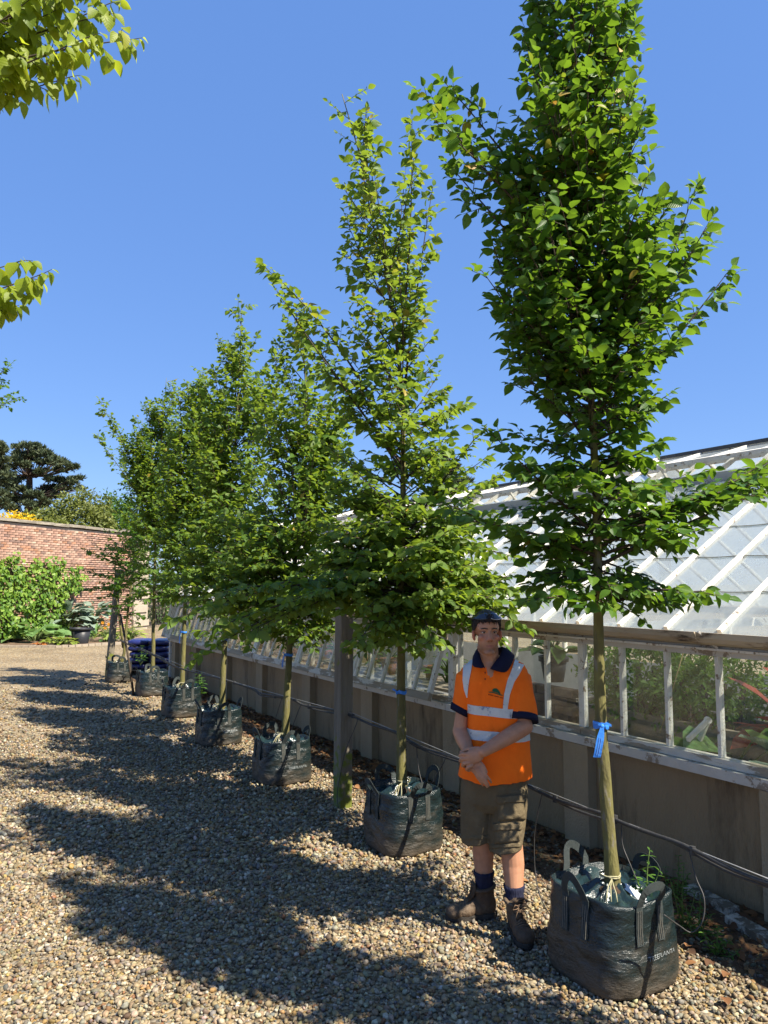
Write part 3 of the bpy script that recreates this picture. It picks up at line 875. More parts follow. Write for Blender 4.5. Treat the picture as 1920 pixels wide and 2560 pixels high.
# rear wall glazing and gable ends
for k in range(22):
    u = UA + 0.05 + 0.79 * k
    if u < UB:
        gbox('rear_mullion', u - 0.03, u + 0.03, VB - 0.05, VB + 0.02, 0.752, 1.498, PAINT)
        if u + 0.79 < UB + 0.1: gbox('rear_pane', u + 0.035, min(u + 0.755, UB - 0.02), VB - 0.017, VB - 0.013, 0.753, 1.498, SIDEGLASS)
for ue in (UB - 0.03, UA + 0.03):
    for k in range(9):
        v = VW + 0.1 + (2 * HALF - 0.2) * k / 8
        zt = EZ + SLOPE * min(v - VW, VB - v) - 0.03
        gbox('gable_bar', ue - 0.02, ue + 0.02, v - 0.02, v + 0.02, 0.752, zt, PAINT)
        if k < 8:
            v2 = VW + 0.1 + (2 * HALF - 0.2) * (k + 1) / 8
            zt2 = EZ + SLOPE * min(v2 - VW, VB - v2) - 0.03
            q = MB(); o = []
            for uu in (ue - 0.002, ue + 0.002):
                o += [Lc(uu, v + 0.02, 0.753), Lc(uu, v2 - 0.02, 0.753), Lc(uu, v2 - 0.02, zt2), Lc(uu, v + 0.02, zt)]
            q.add(o, [(0, 1, 2, 3), (7, 6, 5, 4), (0, 4, 5, 1), (1, 5, 6, 2), (2, 6, 7, 3), (3, 7, 4, 0)]); q.build('gable_pane', ROOFGLASS, gh)
    for s in (1, -1):
        a = Lc(ue, VR, RZ - 0.01); b = Lc(ue, VR - s * HALF, EZ - 0.005)
        MB().beam(a, b, 0.06, 0.07).build('gable_rafter', PAINT, gh)
# tie rods under the roof
for u in (1.0, 4.3, 7.6, 10.9, 14.0):
    MB().beam(Lc(u, VW + 0.08, 1.57), Lc(u, VB - 0.08, 1.57), 0.05, 0.07).build('tie_beam', PAINT, gh)
    MB().beam(Lc(u, VR, 1.61), Lc(u, VR, RZ - 0.03), 0.06, 0.06, up=(1, 0, 0)).build('king_post', PAINT, gh)
# ================================================================== hornbeams in bags
BARK = M('hornbeam_bark', (0.165, 0.152, 0.044), (0.09, 0.078, 0.034), scale=16, rough=0.85, bump=0.5, bscale=45, stretch=(1, 1, 0.3),
         c3=(0.15, 0.135, 0.095), scale3=26, cut3=(0.56, 0.63))
TWIG = M('twig_bark', (0.035, 0.026, 0.018), (0.07, 0.05, 0.032), scale=30, rough=0.8, bump=0.2)
HORN = leaf_mat('hornbeam_leaf', [(0.0, (0.022, 0.07, 0.011)), (0.35, (0.05, 0.125, 0.014)), (0.75, (0.095, 0.185, 0.02)), (0.9, (0.15, 0.22, 0.026)), (0.955, (0.24, 0.25, 0.03)), (1.0, (0.42, 0.23, 0.035))],
                trans=0.36, tcol=(0.3, 0.5, 0.025))
HORN2 = leaf_mat('hornbeam_leaf_pale', [(0.0, (0.045, 0.105, 0.018)), (0.4, (0.095, 0.172, 0.024)), (0.8, (0.16, 0.235, 0.034)), (0.93, (0.2, 0.23, 0.04)), (1.0, (0.45, 0.28, 0.05))],
                 trans=0.40, tcol=(0.42, 0.56, 0.035))

def path_at(path, z):
    """point of a stem path at height z"""
    for a, b in zip(path[:-1], path[1:]):
        if z <= b[2] or b is path[-1]:
            f = (z - a[2]) / max(b[2] - a[2], 1e-6)
            return a + (b - a) * min(max(f, 0), 1)
    return path[-1]

def bez(a, b, c, n):
    t = np.linspace(0, 1, n)[:, None]
    return (1 - t) ** 2 * a + 2 * t * (1 - t) * b + t * t * c

class Crown:
    def __init__(s, seed):
        s.r = np.random.default_rng(seed)
        s.P = []; s.A = []; s.N = []; s.S = []; s.T = []
        s.branches = []
    def twig(s, mb, p, d, L, leaf, tint0):
        r = s.r
        n = max(3, int(L / (leaf * 0.34)))
        bend = np.array([0, 0, r.uniform(-0.28, 0.12)])
        end = p + d * L + bend * L
        pts = bez(p, p + d * L * 0.55, end, 3)
        mb.tube([Vector(q) for q in pts], [0.0028, 0.002, 0.001], 3, caps=False)
        up = np.array([0, 0, 1.0]) + r.normal(0, 0.25, 3)
        side = np.cross(d, up); side /= max(np.linalg.norm(side), 1e-6)
        for i in range(n + 1):
            t = (i + 0.6) / (n + 0.6)
            q = (1 - t) ** 2 * p + 2 * t * (1 - t) * (p + d * L * 0.55) + t * t * end
            sg = 1 if i % 2 else -1
            if i == n:
                a = d + bend * 0.5 + r.normal(0, 0.15, 3)
            else:
                a = d * 0.5 + side * sg * 0.85 + np.array([0, 0, -0.28]) + r.normal(0, 0.2, 3)
            nn = np.array([0, 0, 1.0]) + side * sg * 0.12 + r.normal(0, 0.55, 3)
            s.P.append(q); s.A.append(a); s.N.append(nn)
            s.S.append(leaf * r.uniform(0.48, 1.16) * (0.85 if i == n else 1)); s.T.append(tint0 + r.normal(0, 0.16))
    def branch(s, a, c, lift, leaf, rad, tint0, tw=0.075, tl=0.26, first=0.22):
        """limb from a to c with side twigs; lift bends it upwards (or down)"""
        r = s.r
        a = np.asarray(a, float); c = np.asarray(c, float)
        L = np.linalg.norm(c - a)
        mid = a + (c - a) * 0.5 + np.array([0, 0, lift * L]) + r.normal(0, 0.03, 3) * L
        n = max(5, int(L / 0.09) + 2)
        pts = bez(a, mid, c, n)
        mb = MB()
        mb.tube([Vector(q) for q in pts], list(np.linspace(rad, 0.0022, n)), 6, caps=False)
        m = max(2, int(L / tw))
        for i in range(m):
            t = first + (1 - first) * (i + r.uniform(0.1, 0.9)) / m
            f = t * (n - 1); k = min(int(f), n - 2)
            p = pts[k] + (pts[k + 1] - pts[k]) * (f - k)
            d = pts[k + 1] - pts[k]; d /= np.linalg.norm(d)
            ref = np.array([0, 0, 1.0]) if abs(d[2]) < 0.75 else r.normal(0, 1, 3)
            side = np.cross(d, ref); side /= max(np.linalg.norm(side), 1e-6)
            sg = 1 if i % 2 else -1
            td = d * r.uniform(0.35, 0.9) + side * sg * r.uniform(0.6, 1.0) + np.array([0, 0, r.uniform(-0.25, 0.35)])
            td /= np.linalg.norm(td)
            tlen = min(tl, L * 0.55) * r.uniform(0.45, 1.1) * (1.08 - 0.62 * t)
            s.twig(mb, p, td, tlen, leaf, tint0 + r.normal(0, 0.06))
        d = pts[-1] - pts[-2]; d /= np.linalg.norm(d)
        s.twig(mb, pts[-1], d, 0.07, leaf * 0.9, tint0)
        s.branches.append(mb)

def finish_crown(c, root, origin, mat, nleaf, kind='hornbeam', dead=0):
    P, A, N, S, T = (np.array(x) for x in (c.P, c.A, c.N, c.S, c.T))
    T = np.clip(T, 0, 1.0)
    dist = np.linalg.norm(P - CAM, axis=1)
    # leaves in view, the nearest as objects of their own
    prj = P - CAM
    depth = prj[:, 1] * CP + prj[:, 2] * SP
    px = 960 + FPX * prj[:, 0] / depth; py = 1280 - FPX * (prj[:, 2] * CP - prj[:, 1] * SP) / depth
    vis = (px > 0) & (px < 1920) & (py > 0) & (py < 2560)
    order = np.argsort(dist + (~vis) * 100)
    hero = order[:nleaf]; rest = order[nleaf:]
    o = np.array(origin)
    if len(rest):
        me = leaf_mesh('crown', P[rest] - o, A[rest], N[rest], S[rest], T[rest], kind, c.r.uniform(0.8, 1.15, len(rest)))
        tag(place('crown', me, mat, root), kind='stuff')
    if nleaf:
        leaf_objects(P[hero], A[hero], N[hero], S[hero], T[hero], kind, mat, root, origin)
    for mb in c.branches:
        mb.v = [(v[0] - o[0], v[1] - o[1], v[2] - o[2]) for v in mb.v]
        mb.build('branch', TWIG, root, smooth=True)
    return len(P)

def hornbeam(label, base, stem_px, outline, seed, target, nleaf, caliper, leaf=0.082, extra=(), yas=None, low=0.0, thin=0.0, mat=HORN, tint=0.42, yellow=None, zc=None, tw=0.075, rows_w=None):
    base = np.asarray(base); Y = base[1]
    stem = [base + np.array([0, 0, 0.25])] + [W(px, py, Y) for px, py in stem_px]
    if rows_w: stem = [base + np.array([0.03 * math.sin(z), 0.02 * math.cos(z), z]) for z in (0.25, 1.0, 2.0, 3.0, 4.0, 5.0, 6.1)]
    stem = [np.array(p) for p in stem]
    root = empty('hornbeam_tree', tuple(base))
    tag(root, label, 'tree', 'potted hornbeam trees along the greenhouse')
    c = Crown(seed); r = c.r
    # outline in metres about the stem
    rows = []
    for py, xl, xr in outline:
        a, b = W(xl, py, Y), W(xr, py, Y)
        s = path_at(stem, a[2])
        rows.append((a[2], max(0.06, s[0] - a[0]), max(0.06, b[0] - s[0])))
    if rows_w: rows = [(z, q, q) for z, q in rows_w]
    rows.sort()
    zz = np.array([q[0] for q in rows]); xl = np.array([q[1] for q in rows]); xr = np.array([q[2] for q in rows])
    z0, z1 = zz[0], zz[-1]
    top = stem[-1][2]
    # trunk
    H = top
    pts = []; rad = []
    zs = list(np.linspace(stem[0][2], top, 34))
    for z in zs:
        p = path_at(stem, z)
        f = (z - zs[0]) / (top - zs[0])
        rr = caliper / 2 * (1.0 - 0.42 * min(1, f / 0.38) - 0.5 * max(0, (f - 0.38) / 0.62))
        if f < 0.04: rr *= 1.18
        w = 0.006 * noise.noise((z * 3.1, seed, 0)); w2 = 0.006 * noise.noise((z * 3.1, seed, 9))
        pts.append(Vector((p[0] + w - base[0], p[1] + w2 - base[1], p[2]))); rad.append(max(rr * (1 + 0.06 * noise.noise((z * 9, seed, 4))), 0.003))
    MB().tube(pts, rad, 12).build('trunk', BARK, root, smooth=True)
    grid = np.linspace(z0, z1, 300)
    wgt = np.interp(grid, zz, xl) + np.interp(grid, zz, xr)
    wgt = wgt ** 1.15
    wgt = wgt * (1 + low * np.exp(-((grid - z0 - 0.55) / 0.55) ** 2)) * (1 - thin * smooth01((grid - z0 - 2.1) / 0.8)); wgt /= wgt.sum()
    cz = zc if zc is not None else z0 + 0.12
    def radius(z, az):
        l, q = np.interp(z, zz, xl), np.interp(z, zz, xr)
        ca = math.cos(az); m = min(0.5 * (l + q), 0.75)
        side = q if ca > 0 else l
        return side * ca * ca + m * (1 - ca * ca)
    i = 0
    for e in extra:
        sz, tx, ty, tY, lift = e[:5]
        c.branch(path_at(stem, sz), W(tx, ty, tY * Y / (yas or Y)), lift, leaf, 0.011, tint + 0.05, tw=0.055, tl=0.24, first=0.2)
    ga = r.uniform(0, 6.28)
    while len(c.P) < target:
        z = r.choice(grid, p=wgt)
        ga += 2.39996 + r.normal(0, 0.3)
        R = radius(z, ga) * r.uniform(0.35, 1.0) ** 0.5
        f = (z - z0) / (z1 - z0)
        el = math.tan(math.radians(np.interp(f, [0, 0.15, 0.35, 0.6, 1.0], [-10, 4, 30, 55, 68]) + r.normal(0, 7)))
        sz = z - R * el
        sz = max(sz, min(cz + 0.25 * r.uniform(), z + 0.1))
        s = path_at(stem, sz); tipc = path_at(stem, z)
        tip = np.array([tipc[0] + R * math.cos(ga), tipc[1] + R * math.sin(ga), z])
        tt = tint
        if yellow and yellow[0] < z < yellow[1] and r.uniform() < yellow[2]: tt = tint + yellow[3]
        c.branch(s, tip, r.uniform(-0.1, 0.02) if f > 0.2 else r.uniform(0.0, 0.12), leaf, 0.004 + 0.006 * R, tt, tw=tw)
        i += 1
    # short shoots on the stem inside the crown
    for k in range(int((top - cz) / 0.07)):
        z = cz + 0.07 * k
        p = path_at(stem, z); az = r.uniform(0, 6.28)
        mb = MB(); c.twig(mb, p, np.array([math.cos(az), math.sin(az), 0.4]) / 1.08, r.uniform(0.1, 0.24), leaf, tint - 0.12)
        c.branches.append(mb)
    T = np.array(c.T)
    sel = r.uniform(0, 1, len(T)) < 0.004
    if yellow:
        zP = np.array(c.P)[:, 2]
        sel |= (zP > yellow[0]) & (zP < yellow[1]) & (r.uniform(0, 1, len(T)) < 0.045)
    T = np.clip(T, 0, 0.92); T[sel] = r.uniform(0.95, 1.0, int(sel.sum())); c.T = list(T)
    n = finish_crown(c, root, base, mat, nleaf)
    return root, stem

bag_c = [G(1531, 2432), G(1008, 2116), G(704, 1950), G(546, 1857), G(453, 1789), G(379, 1737), G(296, 1704)]
trees = []
# 1 beside the man
trees.append(hornbeam('tall dense hornbeam planted in the bag beside the man, one branch over the greenhouse', bag_c[0],
    [(1532, 2215), (1520, 2050), (1505, 1850), (1498, 1700), (1496, 1550), (1494, 1400), (1492, 1250), (1478, 1000), (1462, 700), (1445, 400), (1432, 100), (1425, -180), (1420, -380)],
    [(1540, 1440, 1570), (1500, 1350, 1660), (1430, 1310, 1680), (1340, 1290, 1690), (1240, 1290, 1660), (1150, 1300, 1640), (1060, 1300, 1640), (960, 1290, 1650), (860, 1270, 1690), (760, 1240, 1700), (640, 1220, 1710), (520, 1230, 1660), (400, 1230, 1630), (300, 1260, 1620), (200, 1300, 1620), (100, 1320, 1590), (0, 1320, 1560), (-150, 1350, 1530), (-330, 1390, 1460)],
    21, 12000, 300, 0.073, yas=3.75,
    extra=[(1.98, 1122, 1262, 3.62, 0.06), (2.05, 1160, 1300, 3.5, 0.05), (2.15, 1905, 1175, 3.70, -0.02), (2.0, 1880, 1240, 3.55, 0.02), (2.1, 1935, 1150, 3.95, 0.0), (1.85, 1780, 1485, 3.5, 0.08), (1.8, 1750, 1500, 3.8, 0.06),
           (3.4, 1052, 235, 3.75, 0.05), (3.5, 1085, 300, 3.6, 0.03), (3.3, 1130, 420, 3.8, 0.0), (3.6, 1120, 215, 3.9, 0.05), (2.7, 1215, 690, 3.6, -0.05), (2.6, 1235, 620, 3.95, -0.05), (2.75, 1812, 690, 3.7, -0.08), (2.8, 1770, 560, 3.6, -0.1), (2.8, 1735, 480, 3.85, -0.1), (2.15, 1230, 1085, 3.6, 0.02),
           (1.85, 1330, 1500, 3.45, 0.05), (2.1, 1860, 1210, 3.8, 0.0), (2.2, 1920, 1230, 3.75, 0.02), (2.15, 1800, 1250, 3.6, 0.02), (2.2, 1960, 1190, 3.6, 0.0), (2.05, 1720, 1330, 3.55, 0.05), (2.3, 1760, 1180, 3.85, 0.0)],
    tint=0.40, yellow=(3.9, 4.7, 0.12, 0.4)))
# 2 between post and man
trees.append(hornbeam('slender open-topped hornbeam with yellowing tip, between the wooden post and the man', bag_c[1],
    [(1004, 1985), (1003, 1850), (1003, 1700), (1004, 1550), (1006, 1400), (1008, 1200), (1008, 1000), (985, 800), (955, 620), (920, 450), (880, 320), (855, 235)],
    [(1630, 880, 1120), (1590, 820, 1200), (1540, 780, 1290), (1470, 770, 1310), (1400, 780, 1300), (1320, 810, 1260), (1240, 830, 1220), (1180, 815, 1215), (1080, 825, 1190), (1000, 820, 1150), (920, 815, 1115), (840, 835, 1090), (760, 860, 1085), (680, 860, 1090), (600, 850, 1092), (520, 845, 1090), (440, 830, 1060), (360, 810, 1010), (290, 815, 920), (235, 840, 870)],
    34, 12500, 300, 0.078, leaf=0.085, yas=5.4, low=1.5, thin=0.5,
    extra=[(2.9, 665, 672, 5.3, 0.08), (2.8, 700, 740, 5.2, 0.05), (2.75, 735, 790, 5.5, 0.02), (2.2, 1195, 1088, 5.3, 0.03), (2.1, 1250, 1190, 5.5, 0.05), (1.95, 1318, 1500, 5.2, 0.12), (1.95, 1300, 1560, 5.0, 0.14), (1.9, 1240, 1590, 5.0, 0.12), (3.3, 1080, 480, 5.5, -0.08), (3.6, 1030, 310, 5.3, -0.05),
           (1.9, 445, 1545, 4.6, 0.12), (1.85, 500, 1640, 4.65, 0.14), (1.9, 560, 1480, 4.7, 0.1), (1.85, 640, 1570, 4.6, 0.1), (1.9, 730, 1500, 4.6, 0.1), (1.8, 520, 1580, 4.5, 0.12), (1.85, 900, 1600, 4.6, 0.1), (1.8, 1080, 1600, 4.7, 0.1)],
    mat=HORN2, tint=0.46, yellow=(3.6, 5.6, 0.10, 0.42), tw=0.068))
# 3
trees.append(hornbeam('broad low-branched hornbeam just past the wooden post', bag_c[2],
    [(711, 1850), (717, 1760), (722, 1650), (730, 1500), (745, 1300), (765, 1060), (762, 920), (735, 790)],
    [(1630, 640, 800), (1580, 560, 870), (1500, 500, 900), (1400, 500, 910), (1300, 540, 910), (1200, 570, 900), (1100, 585, 890), (1000, 610, 875), (900, 645, 855), (840, 690, 830), (775, 715, 760)],
    45, 10500, 300, 0.08, leaf=0.085, tint=0.36, yas=7.1, mat=HORN2, low=1.2,
    extra=[(1.85, 470, 1500, 6.8, 0.1), (1.8, 540, 1590, 6.6, 0.12), (1.8, 620, 1610, 6.5, 0.1)]))
# 4
trees.append(hornbeam('spire-topped hornbeam, second beyond the wooden post', bag_c[3],
    [(554, 1780), (560, 1640), (566, 1500), (574, 1300), (590, 1080), (600, 900), (605, 750)],
    [(1560, 480, 650), (1450, 450, 730), (1300, 450, 750), (1200, 455, 745), (1100, 470, 735), (1000, 495, 720), (900, 520, 695), (850, 552, 670), (800, 575, 640), (750, 598, 614)],
    56, 9000, 0, 0.078, low=0.8, leaf=0.088, tint=0.42, mat=HORN2))
# 5
trees.append(hornbeam('bushy hornbeam, third beyond the wooden post', bag_c[4],
    [(455, 1720), (461, 1560), (468, 1380), (480, 1150), (500, 1000), (520, 925)],
    [(1520, 400, 530), (1400, 390, 560), (1250, 395, 580), (1100, 400, 580), (1000, 440, 570), (950, 465, 550), (925, 500, 530)],
    67, 8000, 0, 0.08, leaf=0.09, tint=0.38, mat=HORN2))
# 6
trees.append(hornbeam('hornbeam in front of the blue sacks at the greenhouse end', bag_c[5],
    [(382, 1690), (384, 1540), (388, 1380), (396, 1200), (408, 1050), (416, 945)],
    [(1510, 330, 440), (1400, 300, 460), (1300, 300, 470), (1200, 315, 470), (1100, 320, 470), (1020, 355, 460), (945, 405, 430)],
    78, 7500, 0, 0.075, leaf=0.09, tint=0.36, yas=12.4, mat=HORN2, extra=[(3.0, 252, 1006, 12.2, 0.1), (2.9, 240, 1092, 12.0, 0.08), (2.7, 290, 1060, 12.3, 0.05)]))
# 7 forked
trees.append(hornbeam('sparse fork-stemmed hornbeam beside the far leaning post', bag_c[6],
    [(310, 1640), (316, 1560), (326, 1480), (336, 1400), (345, 1250), (352, 1120), (356, 1045)],
    [(1560, 275, 360), (1480, 240, 370), (1380, 230, 390), (1280, 275, 390), (1180, 290, 390), (1100, 300, 390), (1045, 340, 370)],
    89, 3400, 0, 0.06, leaf=0.085, tint=0.36, yas=14.0, extra=[(2.1, 216, 1375, 13.6, 0.0), (1.75, 205, 1475, 13.5, 0.1), (1.9, 222, 1430, 13.6, 0.05)]))
# the next tree of the row, out of view to the right; its shade falls across the gravel
next_base = UV3(1.0, 3.0)
trees.append(hornbeam('hornbeam standing nearest the viewer at the end of the row', next_base, [], [], 99, 5200, 0, 0.085, leaf=0.09,
    rows_w=[(1.75, 0.25), (2.1, 0.45), (2.8, 0.4), (3.4, 0.34), (4.2, 0.42), (5.0, 0.36), (5.7, 0.18), (6.1, 0.06)]))
bag_c.append(next_base)
root7 = trees[6][0]
b7 = bag_c[6]
MB().tube([Vector(W(308, 1620, b7[1]) - b7), Vector(W(300, 1560, b7[1]) - b7), Vector(W(291, 1490, b7[1]) - b7), Vector(W(287, 1400, b7[1]) - b7)], [0.024, 0.02, 0.017, 0.01], 8).build('trunk', BARK, root7, smooth=True)

# ------------------------------------------------------------------ the bags
def bag_mat():
    m, n, l = newmat('dark_green_woven_plastic')
    out = n.new('ShaderNodeOutputMaterial'); b = n.new('ShaderNodeBsdfPrincipled'); l.new(b.outputs[0], out.inputs[0])
    b.inputs['Specular IOR Level'].default_value = 0.5
    tc = n.new('ShaderNodeTexCoord')
    nz = n.new('ShaderNodeTexNoise'); nz.inputs['Scale'].default_value = 4.5; nz.inputs['Detail'].default_value = 8; nz.inputs['Roughness'].default_value = 0.7
    mp = n.new('ShaderNodeMapping'); mp.inputs['Scale'].default_value = (1, 1, 2.2)
    l.new(tc.outputs['Object'], mp.inputs[0]); l.new(mp.outputs[0], nz.inputs[0])
    sx = n.new('ShaderNodeSeparateXYZ'); l.new(tc.outputs['Object'], sx.inputs[0])
    mr = n.new('ShaderNodeMapRange'); mr.inputs['From Min'].default_value = 0.0; mr.inputs['From Max'].default_value = 0.36
    mr.inputs['To Min'].default_value = 0.30; mr.inputs['To Max'].default_value = -0.12
    l.new(sx.outputs[2], mr.inputs[0])
    ad = n.new('ShaderNodeMath'); ad.operation = 'ADD'; l.new(nz.outputs[0], ad.inputs[0]); l.new(mr.outputs[0], ad.inputs[1])
    dr = ramp(n, [(0.50, (0, 0, 0)), (0.95, (1, 1, 1))]); l.new(ad.outputs[0], dr.inputs[0])
    mx = n.new('ShaderNodeMixRGB'); l.new(dr.outputs[0], mx.inputs[0])
    mx.inputs[1].default_value = (0.009, 0.017, 0.018, 1); mx.inputs[2].default_value = (0.085, 0.063, 0.04, 1)   # dried mud
    l.new(mx.outputs[0], b.inputs['Base Color'])
    rr = n.new('ShaderNodeMapRange'); rr.inputs['To Min'].default_value = 0.27; rr.inputs['To Max'].default_value = 0.8
    l.new(dr.outputs[0], rr.inputs[0]); l.new(rr.outputs[0], b.inputs['Roughness'])
    w = n.new('ShaderNodeTexNoise'); w.inputs['Scale'].default_value = 8; w.inputs['Detail'].default_value = 7; w.inputs['Roughness'].default_value = 0.62
    mp2 = n.new('ShaderNodeMapping'); mp2.inputs['Scale'].default_value = (1.3, 1.3, 2.6)
    l.new(tc.outputs['Object'], mp2.inputs[0]); l.new(mp2.outputs[0], w.inputs[0])
    bp = n.new('ShaderNodeBump'); bp.inputs['Strength'].default_value = 0.65; bp.inputs['Distance'].default_value = 0.03
    l.new(w.outputs[0], bp.inputs['Height']); l.new(bp.outputs[0], b.inputs['Normal'])
    return m
BAG = bag_mat()
LINER = M('shiny_liner', (0.016, 0.036, 0.038), (0.010, 0.02, 0.022), scale=14, rough=0.22, spec=0.55, bump=0.5, bscale=30)
STRAP = M('grey_green_webbing', (0.042, 0.052, 0.05), (0.025, 0.033, 0.033), scale=60, rough=0.75, bump=0.5, bscale=300)
STITCH = M('pale_stitching', (0.22, 0.2, 0.15), (0.08, 0.08, 0.07), scale=160, rough=0.9)
COMPOST = M('compost', (0.03, 0.02, 0.013), (0.08, 0.05, 0.03), scale=40, rough=0.95, bump=1.0, bscale=60)
STRING = M('baler_twine', (0.36, 0.34, 0.2), (0.26, 0.24, 0.14), scale=90, rough=0.8)
PRINT = M('white_print', (0.4, 0.43, 0.43), (0.10, 0.12, 0.12), scale=90, rough=0.7, detail=2)

BAGROT = math.atan2(-U[1], -U[0])
def bag_ring(rx, z, n=72, e=3.6, seed=0, lump=0.012, k=1.0):
    out = []
    for i in range(n):
        a = 2 * math.pi * i / n
        c, s = math.cos(a), math.sin(a)
        r = rx / (abs(c) ** e + abs(s) ** e) ** (1 / e)
        r = min(r, rx * 1.17)
        w = lump * noise.noise((c * 2.2 + seed, s * 2.2, z * 6)) + lump * 0.7 * noise.noise((c * 6 + seed, s * 6, z * 22))
        out.append(Vector((c * (r + w), s * (r + w), z)))
    return out
def grow_bag(label, base, hw, h, seed, text=None, tie=True):
    root = empty('grow_bag', tuple(base), BAGROT)
    tag(root, label, 'grow bag', 'dark green planting bags in a row')
    r = random.Random(seed)
    prof = [(0.0, 0.93), (0.012, 0.985), (0.04, 1.01), (0.12, 1.03), (0.25, 1.035), (0.4, 1.025), (0.55, 1.01), (0.7, 0.99), (0.85, 0.975), (1.0, 0.965)]
    rings = []
    zz = np.linspace(0, 1, 30)
    for f in zz:
        k = np.interp(f, [p[0] for p in prof], [p[1] for p in prof])
        ring = bag_ring(hw * k * 0.93, 0.006 + f * h, seed=seed)
        sag = [0.02 * noise.noise((v.x * 5 + seed, v.y * 5, 3)) for v in ring]
        rings.append([Vector((v.x, v.y, v.z + s * f ** 3)) for v, s in zip(ring, sag)])
    rim = rings[-1]
    lip = [Vector((v.x * 0.965, v.y * 0.965, v.z + 0.004)) for v in rim]
    inn = [Vector((v.x * 0.93, v.y * 0.93, v.z - 0.06)) for v in rim]
    mb = MB(); mb.loft(rings + [lip, inn], True, False)
    body = mb.build('body', BAG, root, smooth=True)
    bv = BVHTree.FromPolygons([Vector(v) for v in mb.v], mb.f)
    # gathered liner drawn in round the stem
    n = 72; rr = []
    for f in (0.925, 0.86, 0.72, 0.55, 0.38, 0.24, 0.16):
        ring = []
        for i in range(n):
            a = 2 * math.pi * i / n
            v = rim[i]
            fold = 0.022 * math.sin(a * 9 + seed * 1.7 + 2 * f) * (1 - f * 0.75) + 0.05 * noise.noise((math.cos(a) * 2.5 + seed, math.sin(a) * 2.5, f * 4))
            z = v.z - 0.012 - 0.05 * math.sin(math.pi * min(1, (1 - f) * 1.25)) + fold * (0.3 + math.sin(math.pi * min(1, 1.2 * (1 - f)))) + 0.02 * (f < 0.3)
            ring.append(Vector((v.x * f, v.y * f, z)))
        rr.append(ring)
    mb2 = MB(); mb2.loft(rr, False, False)
    mb2.build('liner', LINER, root, smooth=True)
    zc = sum(v.z for v in rr[-1]) / n
    MB().ellipsoid((0, 0, zc - 0.03), (0.075, 0.075, 0.03)).build('compost', COMPOST, root, smooth=True)
    # four strap handles
    for k in range(4):
        ang = math.pi / 2 * k + r.uniform(-0.1, 0.1)
        if k == 3 and hw > 0.28: ang -= 0.12
        nx = Vector((math.cos(ang), math.sin(ang), 0)); tx = Vector((-nx.y, nx.x, 0))
        lean = r.uniform(0.02, 0.06); hh = r.uniform(0.08, 0.12); gap = r.uniform(0.062, 0.075)
        pts = []
        def surf(t, z):
            o = tx * t + Vector((0, 0, z)) + nx * 1.0
            hit = bv.ray_cast(o, -nx)
            return (hit[0] if hit[0] is not None else nx * hw + tx * t + Vector((0, 0, z))) + nx * 0.004
        zr = h - 0.004
        for f in (0, 0.35, 0.7, 1.0):
            pts.append(surf(-gap, h * 0.58 + (zr - h * 0.58) * f))
        e0 = pts[-1]; e1 = surf(gap, zr)
        for j in range(1, 12):
            a = math.pi * j / 12
            c = e0.lerp(e1, (1 - math.cos(a)) / 2)
            up = math.sin(a) ** 0.8
            wob = 0.012 * math.sin(a * 2 + seed + k)
            pts.append(c + Vector((0, 0, hh * up)) + nx * (lean * up) + tx * wob)
        for f in (1.0, 0.7, 0.35, 0):
            pts.append(surf(gap, h * 0.58 + (zr - h * 0.58) * f))
        vs = []; fs = []
        m = len(pts)
        for i, p in enumerate(pts):
            d = (pts[min(i + 1, m - 1)] - pts[max(i - 1, 0)]).normalized()
            b = d.cross(nx).normalized() * 0.02
            nn = b.cross(d).normalized() * 0.0016
            vs += [p - b - nn, p + b - nn, p + b + nn, p - b + nn]
        for i in range(m - 1):
            for q in range(4):
                q2 = (q + 1) % 4
                fs.append((4 * i + q, 4 * i + q2, 4 * i + 4 + q2, 4 * i + 4 + q))
        fs += [(3, 2, 1, 0), (4 * m - 4, 4 * m - 3, 4 * m - 2, 4 * m - 1)]
        hd = MB().add(vs, fs).build('handle', STRAP, root)
        st = MB()
        for sg in (-1, 1):
            for off in (-0.012, 0.0, 0.012):
                st.tube([surf(sg * gap + off, h * 0.6) + nx * 0.003, surf(sg * gap + off, h * 0.78) + nx * 0.003, surf(sg * gap + off, h * 0.95) + nx * 0.003], 0.0022, 4)
        tag(st.build('stitching', STITCH, hd), kind='stuff')
    if tie:
        t = MB()
        pts = []
        for i in range(26):
            a = 2 * math.pi * i / 25 * 2
            pts.append(Vector((0.05 * math.cos(a), 0.05 * math.sin(a), zc + 0.035 + 0.006 * math.sin(a * 1.7))))
        t.tube(pts, 0.0038, 5)
        dirs = [(0.55, -0.7), (0.7, -0.5), (0.62, -0.62)]
        for dx, dy in dirs:
            t.tube([Vector((0.05, -0.04, zc + 0.035)), Vector((0.1 * dx + 0.02, 0.1 * dy - 0.02, zc + 0.02)), Vector((0.17 * dx, 0.17 * dy, zc - 0.012 + r.uniform(0, 0.015))), Vector((0.2 * dx, 0.2 * dy, zc - 0.03))], 0.003, 5)
        t.build('tie_string', STRING, root, smooth=True)
    if text:
        cu = bpy.data.curves.new('txt', 'FONT'); cu.body = text; cu.size = 0.031; cu.align_x = 'CENTER'; cu.align_y = 'CENTER'; cu.space_character = 1.05
        to = link(bpy.data.objects.new('txt', cu))
        bpy.context.view_layer.update()
        me = bpy.data.meshes.new_from_object(to.evaluated_get(bpy.context.evaluated_depsgraph_get()))
        bpy.data.objects.remove(to)
        import bmesh
        bm = bmesh.new(); bm.from_mesh(me)
        bmesh.ops.subdivide_edges(bm, edges=[e for e in bm.edges if e.calc_length() > 0.02], cuts=2)
        bm.to_mesh(me); bm.free()
